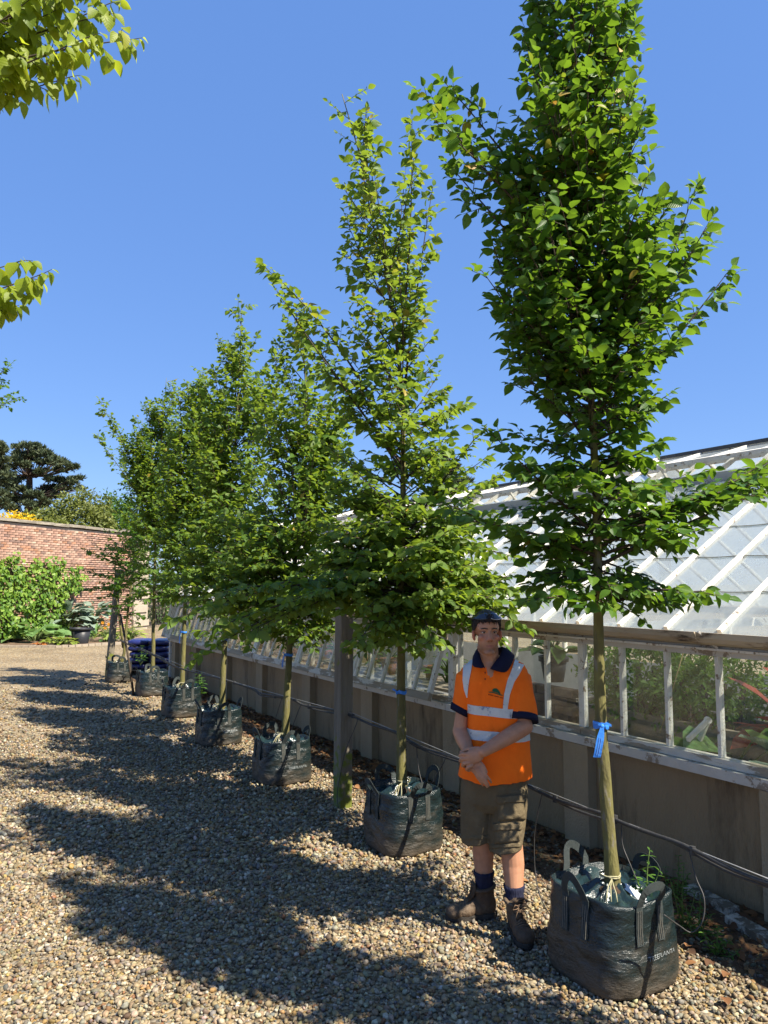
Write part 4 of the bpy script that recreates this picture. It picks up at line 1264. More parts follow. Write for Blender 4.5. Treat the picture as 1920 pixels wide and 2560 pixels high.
        # face +X of the bag looks along -U, towards the viewer's right
        nx = Vector((1, 0, 0)); tx = Vector((0, 1, 0))
        for v in me.vertices:
            o = nx * 1.0 + tx * (v.co.x + 0.055) + Vector((0, 0, v.co.y + h * 0.42))
            hit = bv.ray_cast(o, -nx)
            v.co = (hit[0] if hit[0] is not None else nx * hw) + nx * 0.0022
        place('printed_name', me, PRINT, root)
    return root
BL = ['dark green planting bag holding a leafy weed and a white label, beside the man',
      'dark green planting bag between the wooden post and the man',
      'shaded planting bag just past the wooden post',
      'sunlit planting bag, second beyond the wooden post',
      'planting bag with a leafy weed at its rim, third beyond the wooden post',
      'planting bag in front of the dark blue sacks',
      'planting bag at the far end of the row beside the leaning post',
      'planting bag standing nearest the viewer at the end of the row']
bagdim = [(0.275, 0.42), (0.262, 0.42), (0.27, 0.40), (0.265, 0.41), (0.275, 0.42), (0.265, 0.40), (0.235, 0.38), (0.27, 0.42)]
bags = []
for i in range(8):
    bags.append(grow_bag(BL[i], bag_c[i], bagdim[i][0], bagdim[i][1], 3 + i * 5, 'TREEPLANTA' if i in (0, 2, 3) else None))
# ================================================================== the man
YM = 4.32
def skin_mat():
    m, n, l = newmat('skin')
    out = n.new('ShaderNodeOutputMaterial'); b = n.new('ShaderNodeBsdfPrincipled'); l.new(b.outputs[0], out.inputs[0])
    at = n.new('ShaderNodeAttribute'); at.attribute_name = 'pcol'
    tc = n.new('ShaderNodeTexCoord'); nz = n.new('ShaderNodeTexNoise'); nz.inputs['Scale'].default_value = 28; nz.inputs['Detail'].default_value = 7
    l.new(tc.outputs['Object'], nz.inputs[0])
    r = ramp(n, [(0.3, (0.88, 0.84, 0.82)), (0.7, (1.08, 1.06, 1.05))]); l.new(nz.outputs[0], r.inputs[0])
    mx = n.new('ShaderNodeMixRGB'); mx.blend_type = 'MULTIPLY'; mx.inputs[0].default_value = 1
    l.new(at.outputs['Color'], mx.inputs[1]); l.new(r.outputs[0], mx.inputs[2]); l.new(mx.outputs[0], b.inputs['Base Color'])
    b.inputs['Roughness'].default_value = 0.5; b.inputs['Specular IOR Level'].default_value = 0.35
    b.inputs['Subsurface Weight'].default_value = 0.12; b.inputs['Subsurface Radius'].default_value = (0.012, 0.005, 0.003); b.inputs['Subsurface Scale'].default_value = 1.0
    bp = n.new('ShaderNodeBump'); bp.inputs['Strength'].default_value = 0.12; bp.inputs['Distance'].default_value = 0.005
    n2 = n.new('ShaderNodeTexNoise'); n2.inputs['Scale'].default_value = 220; l.new(tc.outputs['Object'], n2.inputs[0])
    l.new(n2.outputs[0], bp.inputs['Height']); l.new(bp.outputs[0], b.inputs['Normal'])
    return m
SKIN = skin_mat()
def cloth(name, c1, c2, rough=0.85, bump=0.25, bscale=260, scale=7):
    m = M(name, c1, c2, scale=scale, rough=rough, bump=bump, bscale=bscale, spec=0.15)
    return m
ORANGE = M('hi_vis_orange', (0.97, 0.17, 0.008), (0.88, 0.14, 0.007), scale=7, rough=0.8, spec=0.2, bump=0.55, bscale=16, bstretch=(1.0, 1.0, 0.35))
NAVY = cloth('navy_knit', (0.008, 0.009, 0.026), (0.013, 0.014, 0.034))
KHAKI = M('olive_canvas', (0.135, 0.105, 0.06), (0.105, 0.08, 0.045), scale=10, rough=0.9, bump=0.6, bscale=28, spec=0.1, c3=(0.165, 0.13, 0.08), scale3=4, cut3=(0.5, 0.75))
TAPE = M('silver_reflective_tape', (0.56, 0.57, 0.54), (0.47, 0.49, 0.48), scale=8, rough=0.42, spec=0.5, bump=0.5, bscale=30, c3=(0.2, 0.23, 0.30), scale3=16, cut3=(0.60, 0.63))
SOCK = M('navy_ribbed_sock', (0.009, 0.011, 0.03), (0.02, 0.022, 0.048), scale=40, rough=0.95, bump=0.7, bscale=90, stretch=(1, 1, 0.15))
LEATHER = M('worn_brown_leather', (0.058, 0.036, 0.021), (0.10, 0.066, 0.04), scale=12, rough=0.7, bump=0.4, bscale=70, c3=(0.15, 0.11, 0.07), scale3=6, cut3=(0.52, 0.7))
SOLE = M('black_rubber_sole', (0.02, 0.018, 0.016), (0.05, 0.042, 0.034), scale=20, rough=0.8, bump=0.4)
LACE = M('brown_lace', (0.2, 0.13, 0.08), (0.13, 0.085, 0.05), scale=60, rough=0.9)
HAIR = M('dark_brown_hair', (0.020, 0.012, 0.008), (0.045, 0.027, 0.016), scale=50, rough=0.5, spec=0.4, bump=0.7, bscale=120, stretch=(1, 1, 0.2))
EYEW = M('eye_white', (0.5, 0.46, 0.43), (0.46, 0.42, 0.4), rough=0.25, spec=0.5)
IRIS = M('dark_iris', (0.03, 0.022, 0.016), (0.05, 0.035, 0.02), rough=0.2, spec=0.5)

DYM = 0.2
def p3(px, py, Y): return Vector(W(px, py, Y + DYM))
# --- head frame: origin between the eyes
HO = p3(1223.5, 1580, 4.225)
HR = Matrix.Rotation(math.radians(3), 3, 'Z') @ Matrix.Rotation(math.radians(-5), 3, 'X')
def H(x, y, z): return HO + HR @ Vector((x, y, z))
body = MB()
def he(c, r): body.ellipsoid(H(*c), r, HR, 24, 16)
def hc(a, b, ra, rb): body.capsule(H(*a), H(*b), ra, rb)
he((0, 0.093, 0.04), (0.0725, 0.095, 0.082))           # skull
he((0, 0.05, 0.032), (0.0665, 0.062, 0.056))           # forehead, temples
he((0, 0.046, -0.048), (0.060, 0.056, 0.070))          # mid face
he((0, 0.050, -0.082), (0.0525, 0.056, 0.046))         # jaw
hc((-0.045, 0.065, -0.085), (-0.012, 0.010, -0.118), 0.017, 0.014)
hc((0.045, 0.065, -0.085), (0.012, 0.010, -0.118), 0.017, 0.014)
he((0, 0.008, -0.114), (0.021, 0.018, 0.017))          # chin
hc((0, -0.001, 0.008), (0, -0.019, -0.040), 0.0085, 0.0125)   # nose
he((-0.0125, -0.009, -0.046), (0.0085, 0.0105, 0.008)); he((0.0125, -0.009, -0.046), (0.0085, 0.0105, 0.008))
hc((-0.046, 0.013, 0.014), (-0.013, -0.001, 0.0165), 0.009, 0.0105)   # brow
hc((0.046, 0.013, 0.014), (0.013, -0.001, 0.0165), 0.009, 0.0105)
he((-0.040, 0.018, -0.032), (0.021, 0.02, 0.019)); he((0.040, 0.018, -0.032), (0.021, 0.02, 0.019))  # cheeks
hc((-0.020, 0.003, -0.0745), (0.020, 0.003, -0.0745), 0.0055, 0.0055)  # upper lip
hc((-0.016, 0.003, -0.0845), (0.016, 0.003, -0.0845), 0.0062, 0.0062)  # lower lip
hc((0, 0.0, -0.062), (0, -0.002, -0.07), 0.009, 0.007)
for s in (-1, 1):                                        # ears
    ro = HR @ Matrix.Rotation(s * math.radians(28), 3, 'Z')
    body.ellipsoid(H(s * 0.0765, 0.085, -0.014), (0.009, 0.020, 0.031), ro, 16, 10)
    body.ellipsoid(H(s * 0.074, 0.079, -0.036), (0.008, 0.011, 0.014), ro, 12, 8)
# neck and trunk
body.capsule(H(0, 0.075, -0.06), p3(1224, 1668, 4.335), 0.056, 0.064)
body.capsule(p3(1224, 1650, 4.32), p3(1222, 1690, 4.305), 0.058, 0.062)
body.chain([p3(1224, 1680, 4.35), p3(1240, 1780, 4.36), p3(1240, 1900, 4.36), p3(1238, 1960, 4.36)], [0.09, 0.115, 0.115, 0.12], 20)
body.chain([p3(1170, 1690, 4.35), p3(1235, 1680, 4.35), p3(1300, 1690, 4.35)], [0.025, 0.05, 0.025])
# his right arm (picture left)
RS, RE, RW = p3(1160, 1692, 4.34), p3(1150, 1828, 4.33), p3(1177, 1893, 4.175)
body.chain([RS + Vector((0.01, 0, -0.02)), RE], [0.033, 0.041]); body.chain([RE, RE.lerp(RW, 0.3), RW], [0.044, 0.044, 0.029])
RK = p3(1193, 1924, 4.145)
def hand_palm(a, b, w, t, side):
    d = (b - a).normalized(); z = side.cross(d).normalized()
    rot = Matrix((side.normalized(), d, z)).transposed()
    body.ellipsoid(a.lerp(b, 0.5), (w, (b - a).length * 0.62, t), rot, 18, 12)
hand_palm(p3(1181, 1899, 4.165), p3(1198, 1930, 4.142), 0.040, 0.0165, Vector((0.86, 0, -0.5 * -1)).normalized())
fr = [((1181, 1922, 4.145), (1193, 1943, 4.135), (1203, 1957, 4.138), (1207, 1964, 4.146), 0.0082),
      ((1188, 1924, 4.138), (1202, 1946, 4.126), (1213, 1960, 4.130), (1218, 1968, 4.140), 0.0092),
      ((1196, 1922, 4.136), (1209, 1944, 4.124), (1218, 1957, 4.128), (1222, 1964, 4.138), 0.0094),
      ((1204, 1918, 4.138), (1214, 1936, 4.128), (1224, 1949, 4.132), (1228, 1956, 4.142), 0.0090)]
for a, b, c, d, r in fr:
    body.chain([p3(*a), p3(*b), p3(*c), p3(*d)], [r * 1.1, r * 0.88, r * 0.80, r * 0.72], 12)
body.chain([p3(1196, 1902, 4.15), p3(1208, 1915, 4.14), p3(1216, 1930, 4.14)], [0.0125, 0.0105, 0.0082], 12)
# his left arm (picture right), hand closed over the other wrist
LS, LE, LW = p3(1304, 1700, 4.34), p3(1312, 1817, 4.225), p3(1208, 1879, 4.115)
body.chain([LS + Vector((-0.01, 0, -0.02)), LE], [0.033, 0.044]); body.chain([LE, LE.lerp(LW, 0.32), LE.lerp(LW, 0.7), LW], [0.046, 0.046, 0.038, 0.030])
hand_palm(p3(1207, 1881, 4.125), p3(1166, 1899, 4.105), 0.041, 0.0175, Vector((0.42, 0.05, -0.9)).normalized())
fl = [((1172, 1886), (1157, 1885), (1150, 1889), 0.0098), ((1170, 1896), (1155, 1897), (1151, 1902), 0.0102),
      ((1173, 1906), (1160, 1909), (1157, 1914), 0.0098), ((1179, 1914), (1169, 1919), (1167, 1924), 0.0088)]
for a, b, c, r in fl:
    body.chain([p3(*a, 4.105), p3(*b, 4.104), p3(*c, 4.135), p3(c[0] + 6, c[1] + 3, 4.165)], [r * 1.15, r * 1.1, r, r * 0.9], 12)
body.chain([p3(1196, 1872, 4.125), p3(1172, 1872, 4.130), p3(1152, 1880, 4.145)], [0.0135, 0.011, 0.0085], 12)
# legs
RA = p3(1212, 2232, 4.405); LA = p3(1288, 2268, 4.235)
body.chain([p3(1202, 1960, 4.37), p3(1206, 2088, 4.37), p3(1208, 2140, 4.40), RA], [0.088, 0.060, 0.060, 0.040], 18)
body.chain([p3(1270, 1960, 4.36), p3(1278, 2105, 4.29), p3(1283, 2160, 4.29), LA], [0.088, 0.063, 0.063, 0.040], 18)
RANG, LANG = math.radians(190), math.radians(-84)
for A_, g_ in ((RA, RANG), (LA, LANG)):
    body.chain([A_, Vector((A_.x + 0.01 * math.cos(g_), A_.y + 0.01 * math.sin(g_), 0.08)), Vector((A_.x + 0.1 * math.cos(g_), A_.y + 0.1 * math.sin(g_), 0.055))], [0.036, 0.03, 0.022])
bme = remesh(body, 0.0043, 2, 0.5)
co = np.zeros(len(bme.vertices) * 3, dtype=np.float32); bme.vertices.foreach_get('co', co); co = co.reshape(-1, 3)
hl = (co - np.array(HO)) @ np.array(HR)              # head-local coordinates
col = np.tile(np.array([0.43, 0.222, 0.132]), (len(co), 1))
ish = (hl[:, 2] > -0.16) & (np.abs(hl[:, 0]) < 0.12) & (hl[:, 1] < 0.22)
g = lambda x, c, s: np.exp(-((x - c) / s) ** 2)
stub = g(hl[:, 2], -0.095, 0.032) * (hl[:, 1] < 0.075) * ish
stub = np.maximum(stub, g(hl[:, 2], -0.064, 0.009) * g(hl[:, 0], 0, 0.024) * (hl[:, 1] < 0.03) * ish)
col = col * (1 - 0.42 * stub[:, None]) 
lip = g(hl[:, 2], -0.0795, 0.0075) * g(hl[:, 0], 0, 0.022) * (hl[:, 1] < 0.02) * ish
col = col * (1 - lip[:, None]) + np.array([0.34, 0.125, 0.10]) * lip[:, None]
mouth = g(hl[:, 2], -0.0795, 0.0016) * (np.abs(hl[:, 0]) < 0.022) * (hl[:, 1] < 0.012) * ish
col = col * (1 - 0.75 * mouth[:, None])
ruddy = (g(np.abs(hl[:, 0]), 0.04, 0.02) * g(hl[:, 2], -0.035, 0.02) + g(hl[:, 0], 0, 0.015) * g(hl[:, 2], -0.042, 0.014)) * (hl[:, 1] < 0.04) * ish
col = col * (1 - 0.25 * ruddy[:, None] * np.array([0.0, 1.0, 1.0]))
ears = ish & (np.abs(hl[:, 0]) > 0.071) & (hl[:, 2] < 0.03) & (hl[:, 2] > -0.06)
col[ears] = col[ears] * np.array([1.1, 0.82, 0.8])
brow = 0.6 * g(hl[:, 2], 0.0185 , 0.0042) * (np.abs(hl[:, 0]) < 0.05) * (np.abs(hl[:, 0]) > 0.011) * (hl[:, 1] < 0.03) * ish
col = col * (1 - 0.75 * np.minimum(1, brow)[:, None])
nos = g(np.abs(hl[:, 0]), 0.0075, 0.0035) * g(hl[:, 2], -0.0535, 0.0035) * (hl[:, 1] < 0.01) * ish
col = col * (1 - 0.8 * nos[:, None])
attr_color(bme, 'pcol', np.clip(col, 0.01, 1))
person = place('person', bme, SKIN, smooth=True)
tag(person, 'man in an orange hi-vis polo shirt and olive shorts, hands clasped in front', 'person')
def ppart(name, mb_or_me, mat, parent=person, smooth=True):
    me = mb_or_me if not isinstance(mb_or_me, MB) else mb_or_me.mesh(name)
    return place(name, me, mat, parent, smooth=smooth)
# eyes
for s in (-1, 1):
    q = MB(); q.ellipsoid(H(s * 0.030, 0.0135, -0.001), (0.0145, 0.0118, 0.0072), HR, 14, 10); eye = ppart('eye', q, EYEW)
    q = MB(); q.ellipsoid(H(s * 0.030, 0.0045, -0.0015), (0.0066, 0.004, 0.0064), HR, 12, 8); ppart('iris', q, IRIS, eye)
    q = MB(); q.chain([H(s * 0.016, 0.006, 0.002), H(s * 0.029, 0.0005, 0.0068), H(s * 0.044, 0.009, 0.001)], [0.0035, 0.0046, 0.0035], 8)
    lidm = q.mesh('eyelid'); attr_color(lidm, 'pcol', np.tile(np.array([0.28, 0.14, 0.098]), (len(lidm.vertices), 1))); place('eyelid', lidm, SKIN, person, smooth=True)
# eyebrows and lashes
for s in (-1, 1):
    q = MB(); q.chain([H(s * 0.012, -0.0095, 0.0165), H(s * 0.026, -0.0075, 0.0205), H(s * 0.040, 0.0005, 0.0195), H(s * 0.049, 0.009, 0.0145)], [0.0026, 0.0036, 0.0032, 0.0018], 8); ppart('eyebrow', q, HAIR)
    q = MB(); q.chain([H(s * 0.0165, 0.0035, 0.0005), H(s * 0.030, -0.0015, 0.0036), H(s * 0.044, 0.006, 0.0)], [0.0011, 0.0014, 0.0011], 6); ppart('eyelash', q, HAIR)
# hair: cap of short strands
hr = np.random.default_rng(5)
cap = MB()
nu, nv = 64, 26
def hair_r(th, ph):
    # th from the crown, ph around (0 = +x, pi/2 = back)
    x, y, z = math.sin(th) * math.cos(ph), math.sin(th) * math.sin(ph), math.cos(th)
    return Vector((x * 0.0795, 0.089 + y * 0.103, 0.040 + z * 0.092))
def hairline(ph):
    """polar angle at which the hair ends"""
    front = math.cos(ph + math.pi / 2)               # 1 at the front
    if front > 0.72: return math.radians(80 + 3 * math.sin(ph * 23))
    if front > 0.30: return math.radians(80 + (0.72 - front) * 55)
    if front > -0.25: return math.radians(104 + (0.30 - front) * 16)
    return math.radians(126)
vs = []; fs = []
for layer, k in ((0, 1.0), (1, 0.9)):
    for j in range(nv + 1):
        for i in range(nu):
            ph = 2 * math.pi * i / nu
            th = hairline(ph) * j / nv
            p = hair_r(th, ph)
            n_ = noise.noise((p.x * 45, p.y * 45, p.z * 30)) * 0.0035 + noise.noise((p.x * 130, p.y * 130, p.z * 60)) * 0.002
            c0 = Vector((0, 0.089, 0.040))
            q = c0 + (p - c0) * (k + (n_ / 0.09 if layer == 0 else 0)) 
            vs.append(H(*q))
off = (nv + 1) * nu
for j in range(nv):
    for i in range(nu):
        i2 = (i + 1) % nu
        fs.append((j * nu + i, (j + 1) * nu + i, (j + 1) * nu + i2, j * nu + i2))
        fs.append((off + j * nu + i, off + j * nu + i2, off + (j + 1) * nu + i2, off + (j + 1) * nu + i))
for i in range(nu):
    i2 = (i + 1) % nu
    fs.append((nv * nu + i, off + nv * nu + i, off + nv * nu + i2, nv * nu + i2))
cap.add(vs, fs)
for k in range(520):                                    # loose tufts, fringe and sideburns
    ph = hr.uniform(0, 2 * math.pi)
    th = hairline(ph) * (hr.uniform(0.35, 1.0) ** 0.5)
    p = hair_r(th, ph); c0 = Vector((0, 0.089, 0.040)); nrm_ = (p - c0).normalized()
    tang = Vector((-nrm_.x * 0.2, -0.35 - nrm_.y * 0.1, -0.9)); tang = (tang - nrm_ * tang.dot(nrm_)).normalized()
    L = hr.uniform(0.012, 0.024); w = Vector((hr.normal(), hr.normal(), 0)).normalized() * 0.0016
    a = p + nrm_ * 0.001; b = p + tang * L * 0.6 + nrm_ * 0.004; c = p + tang * L + nrm_ * hr.uniform(-0.001, 0.003)
    cap.add([H(*(a - w)), H(*(a + w)), H(*(b + w)), H(*(b - w)), H(*c)], [(0, 1, 2, 3), (3, 2, 4)])
ppart('hair', cap, HAIR)

# --- shirt
sh = MB()
rows = [(1642, 1200, 1262, 4.335, 0.06), (1650, 1180, 1290, 4.345, 0.070), (1660, 1163, 1309, 4.345, 0.085), (1675, 1153, 1318, 4.345, 0.099), (1700, 1152, 1320, 4.345, 0.115), (1740, 1160, 1318, 4.345, 0.124),
        (1790, 1165, 1319, 4.345, 0.124), (1840, 1164, 1321, 4.345, 0.124), (1880, 1158, 1323, 4.345, 0.126), (1910, 1151, 1325, 4.345, 0.130), (1935, 1146, 1327, 4.345, 0.133), (1950, 1145, 1328, 4.345, 0.135)]
def torso_ring(py, xl, xr, yc, dep, n=56):
    a, b = p3(xl, py, yc), p3(xr, py, yc)
    c = (a + b) / 2; hx = (b.x - a.x) / 2
    out = []
    for i in range(n):
        t = 2 * math.pi * i / n
        ct, st = math.cos(t), math.sin(t)
        e = 2.5
        r = 1 / (abs(ct) ** e + abs(st) ** e) ** (1 / e)
        out.append(Vector((c.x + hx * r * ct, c.y + dep * r * st, c.z)))
    return out
rr_ = [torso_ring(*r) for r in rows]
for v in rr_[-1]:                                        # hem rises at the sides
    v.z += 0.028 * abs((v.x - p3(1236, 1950, YM).x) / 0.2) ** 2.2
sh.loft(rr_[::-1])
torso = remesh(sh, 0.007, 4)
def sleeve(mb, s0, a, b, ra, rb, tilt):
    d = (b - a)
    rings = []
    for k in range(14):
        f = max(0, (k - 5) / 8)
        g_ = min(1, k / 5)
        c = s0.lerp(a, g_) if k < 5 else a.lerp(b, f); r = (ra * (0.45 + 0.55 * math.sin(g_ * math.pi / 2))) if k < 5 else ra + (rb - ra) * f
        ring = []
        for i in range(28):
            t = 2 * math.pi * i / 28
            x = Vector((1, 0, 0)); y = Vector((0, 1, 0))
            dd = d.normalized()
            x = (x - dd * x.dot(dd)).normalized(); y = dd.cross(x)
            ring.append(c + x * math.cos(t) * r + y * math.sin(t) * r * 1.12 + dd * (tilt * math.cos(t) * r * f))
        rings.append(ring)
    mb.loft(rings)
    return rings[-1], rings[-2]
sh2 = MB(); sh2.loft(rr_[::-1])
ra_, rb_ = p3(1166, 1690, 4.345), p3(1150, 1768, 4.335)
la_, lb_ = p3(1300, 1690, 4.345), p3(1307, 1788, 4.272)
rcuff = sleeve(sh2, p3(1190, 1672, 4.345), ra_, rb_, 0.060, 0.053, 0.25)
lcuff = sleeve(sh2, p3(1274, 1672, 4.345), la_, lb_, 0.062, 0.080, 0.12)
shirt_me = remesh(sh2, 0.006, 4)
def folds(me, amp, seed, zscale=2.2):
    n_ = len(me.vertices); c = np.zeros(n_ * 3, dtype=np.float32); me.vertices.foreach_get('co', c); c = c.reshape(-1, 3)
    nn = np.zeros(n_ * 3, dtype=np.float32); me.vertex_normals.foreach_get('vector', nn); nn = nn.reshape(-1, 3)
    d = np.array([amp * noise.noise((p[0] * 9 + seed, p[1] * 9, p[2] * zscale + p[0] * 2)) + amp * 0.45 * noise.noise((p[0] * 22 + seed, p[1] * 22, p[2] * 7)) for p in c])
    c += nn * d[:, None]
    me.vertices.foreach_set('co', c.ravel()); me.update()
folds(shirt_me, 0.012, 3); folds(torso, 0.012, 3)
shirt = ppart('polo_shirt', shirt_me, ORANGE)
tb = bvh_of(torso); sb = bvh_of(shirt_me)
def onto(px, py, off=0.003, bv=None, Y0=3.7, back=False):
    """drop a point of the front (or back) of the shirt onto its surface"""
    bv = bv or sb
    if back:
        p = p3(px, py, 4.345); o = Vector((p.x, 5.2, p.z)); d = Vector((0, -1, 0))
    else:
        o = p3(px, py, Y0); d = (p3(px, py, 4.3) - o).normalized()
    h_ = bv.ray_cast(o, d)
    if h_[0] is None: return None
    n_ = h_[1]
    if n_.dot(d) > 0: n_ = -n_
    return h_[0] + n_ * off
def strip(name, left, right, n_, m_, mat, off=0.003, parent=shirt, back=False, bv=None, th=0.0015):
    """tape laid on the shirt between two pixel polylines"""
    L = np.array(left, float); R = np.array(right, float)
    def at(P, f):
        k = f * (len(P) - 1); i = min(int(k), len(P) - 2); return P[i] + (P[i + 1] - P[i]) * (k - i)
    grid = []
    for i in range(n_ + 1):
        a, b = at(L, i / n_), at(R, i / n_)
        grid.append([onto(*(a + (b - a) * j / m_), off, bv, back=back) for j in range(m_ + 1)])
    mb = MB(); idx = {}
    for i in range(n_):
        for j in range(m_):
            q = [grid[i][j], grid[i + 1][j], grid[i + 1][j + 1], grid[i][j + 1]]
            if any(p is None for p in q): continue
            if max((q[k] - q[(k + 1) % 4]).length for k in range(4)) > 0.06: continue
            f = []
            for key, p in zip(((i, j), (i + 1, j), (i + 1, j + 1), (i, j + 1)), q):
                if key not in idx:
                    idx[key] = len(mb.v); mb.v.append(tuple(p))
                f.append(idx[key])
            mb.f.append(tuple(f))
    return ppart(name, mb, mat, parent)
def belt(name, zfun, half, mat, off=0.0035):
    """tape right round the trunk"""
    c = p3(1240, 1800, 4.345)
    mb = MB(); n_ = 110
    for i in range(n_):
        t = 2 * math.pi * i / n_
        d = Vector((math.cos(t), math.sin(t), 0))
        for j in range(5):
            x = c.x + 0.16 * math.cos(t)
            z = zfun(x) + half * (j - 2) / 2
            h_ = tb.ray_cast(Vector((c.x, c.y, z)) + d * 0.6, -d)
            p = h_[0] if h_[0] is not None else Vector((c.x, c.y, z)) + d * 0.14
            mb.v.append(tuple(p + d * off))
    for i in range(n_):
        i2 = (i + 1) % n_
        for j in range(4):
            mb.f.append((i * 5 + j, i2 * 5 + j, i2 * 5 + j + 1, i * 5 + j + 1))
    return ppart(name, mb, mat, shirt)
zl = lambda py: p3(1240, py, 4.22).z
x0_, x1_ = p3(1165, 1780, 4.3).x, p3(1320, 1780, 4.3).x
belt('reflective_band', lambda x: zl(1775) + (zl(1789) - zl(1775)) * (x - x0_) / (x1_ - x0_), 0.0255, TAPE)
belt('reflective_band', lambda x: zl(1839) + (zl(1846) - zl(1839)) * (x - x0_) / (x1_ - x0_), 0.0275, TAPE)
strip('reflective_brace', [(1166, 1648), (1159, 1668), (1157, 1700), (1160, 1725), (1166, 1744)], [(1184, 1642), (1180, 1668), (1174, 1700), (1171, 1725), (1169, 1744)], 26, 5, TAPE, 0.004)
strip('reflective_brace', [(1288, 1646), (1280, 1672), (1268, 1702), (1260, 1735), (1257, 1765), (1257, 1780)], [(1313, 1655), (1302, 1678), (1285, 1706), (1274, 1738), (1269, 1768), (1269, 1784)], 30, 5, TAPE, 0.004)
strip('reflective_brace', [(1180, 1660), (1180, 1785)], [(1198, 1660), (1198, 1785)], 24, 4, TAPE, 0.004, back=True)
strip('reflective_brace', [(1272, 1660), (1272, 1785)], [(1290, 1660), (1290, 1785)], 24, 4, TAPE, 0.004, back=True)
strip('placket', [(1213, 1668), (1213, 1712)], [(1224, 1670), (1224, 1712)], 10, 3, ORANGE, 0.0035)
for py in (1682, 1698):
    q = MB(); q.ellipsoid(onto(1212.5 + 0.3, py, 0.005), (0.0048, 0.003, 0.0048)); ppart('button', q, M('orange_button', (0.35, 0.05, 0.01), rough=0.4))
# cuffs
def cuff(ring, prev, w, name):
    d = [(a - b).normalized() for a, b in zip(ring, prev)]
    c = sum(ring, Vector()) / len(ring)
    def sc(p, k): return c + (p - c) * k
    rings = [[sc(p - dd * 0.006, 0.98) for p, dd in zip(ring, d)], [sc(p - dd * 0.004, 1.045) for p, dd in zip(ring, d)], [sc(p + dd * w * 0.5, 1.05) for p, dd in zip(ring, d)],
             [sc(p + dd * w, 1.035) for p, dd in zip(ring, d)], [sc(p + dd * w, 0.93) for p, dd in zip(ring, d)]]
    mb = MB(); mb.loft(rings, False, True)
    ppart(name, mb, NAVY, shirt)
cuff(*rcuff, 0.032, 'sleeve_cuff'); cuff(*lcuff, 0.034, 'sleeve_cuff')
# collar
cl = MB(); n_ = 40
tabI = []; tabO = []
inner_px = [(1212, 1668, 4.225), (1204, 1650, 4.25), (1198, 1632, 4.285), (1194, 1620, 4.34)]
outer_px = [(1206, 1668, 4.205), (1184, 1664, 4.225), (1181, 1648, 4.275), (1185, 1637, 4.35)]
inner_r = [(1226, 1670, 4.225), (1241, 1650, 4.25), (1253, 1632, 4.285), (1257, 1617, 4.34)]
outer_r = [(1229, 1671, 4.205), (1264, 1678, 4.215), (1283, 1650, 4.27), (1282, 1634, 4.35)]
nb = p3(1224, 1625, 4.43)
seqI = [p3(*q) for q in inner_px] + [nb + Vector((-0.035, -0.015, 0.012)), nb + Vector((0.035, -0.015, 0.012))] + [p3(*q) for q in inner_r[::-1]]
seqO = [p3(*q) for q in outer_px] + [nb + Vector((-0.05, 0.035, -0.03)), nb + Vector((0.05, 0.035, -0.03))] + [p3(*q) for q in outer_r[::-1]]
def cat(P, f):
    k = f * (len(P) - 1); i = min(int(k), len(P) - 2); t = k - i
    a, b, c, d = P[max(i - 1, 0)], P[i], P[i + 1], P[min(i + 2, len(P) - 1)]
    return 0.5 * ((2 * b) + (c - a) * t + (2 * a - 5 * b + 4 * c - d) * t * t + (3 * b - a - 3 * c + d) * t ** 3)
rings = []
for i in range(n_ + 1):
    I, O = cat(seqI, i / n_), cat(seqO, i / n_)
    mid = (I + O) / 2 + Vector((0, -0.004, 0.008))
    th = Vector((0, 0.003, -0.006))
    rings.append([I, mid, O, O + th, mid + th * 1.6, I + th * 1.4])
cl.loft(rings)
ppart('collar', cl, NAVY, shirt)
# badge: a green spreading tree over a line, with a line of small red lettering
GREEN = M('green_embroidery', (0.012, 0.075, 0.035), (0.02, 0.11, 0.05), scale=120, rough=0.9)
RED = M('dark_red_embroidery', (0.16, 0.006, 0.006), (0.22, 0.01, 0.008), scale=120, rough=0.9)
def patch(name, pts, mat, off, cpx):
    c = onto(*cpx, off); mb = MB(); mb.v = [tuple(c)] + [tuple(onto(*p, off)) for p in pts]
    mb.f = [(0, 1 + i, 1 + (i + 1) % len(pts)) for i in range(len(pts))]
    return ppart(name, mb, mat, shirt, smooth=False)
patch('badge_tree', [(1230.5, 1727), (1231.5, 1723.5), (1234, 1721.5), (1238, 1720.7), (1242, 1721.5), (1245.5, 1724.5), (1248.5, 1728.5), (1250.5, 1732), (1251, 1735.5), (1248, 1735), (1245, 1733), (1240, 1731), (1235, 1729.5), (1232, 1729)], GREEN, 0.004, (1240, 1727))
patch('badge_ground', [(1220, 1730), (1228, 1729), (1235, 1730.3), (1244, 1734), (1254, 1737), (1258, 1739), (1252, 1739), (1243, 1736), (1234, 1732.8), (1226, 1731.8)], GREEN, 0.0046, (1240, 1733.4))
# lettering too small to read in the photograph: three short embroidered words
for a, b in ((0, 0.36), (0.42, 0.72), (0.78, 1.0)):
    n2 = 9
    for k in range(n2):
        f0 = a + (b - a) * k / n2; f1 = a + (b - a) * (k + 0.8) / n2
        x0, y0 = 1220.5 + 37 * f0, 1735 + 9.5 * f0; x1, y1 = 1220.5 + 37 * f1, 1735 + 9.5 * f1
        hh = 1.9 if k else 2.5
        patch('badge_letter', [(x0, y0), (x1, y1), (x1, y1 + hh), (x0, y0 + hh)], RED, 0.004, ((x0 + x1) / 2, (y0 + y1 + hh) / 2))
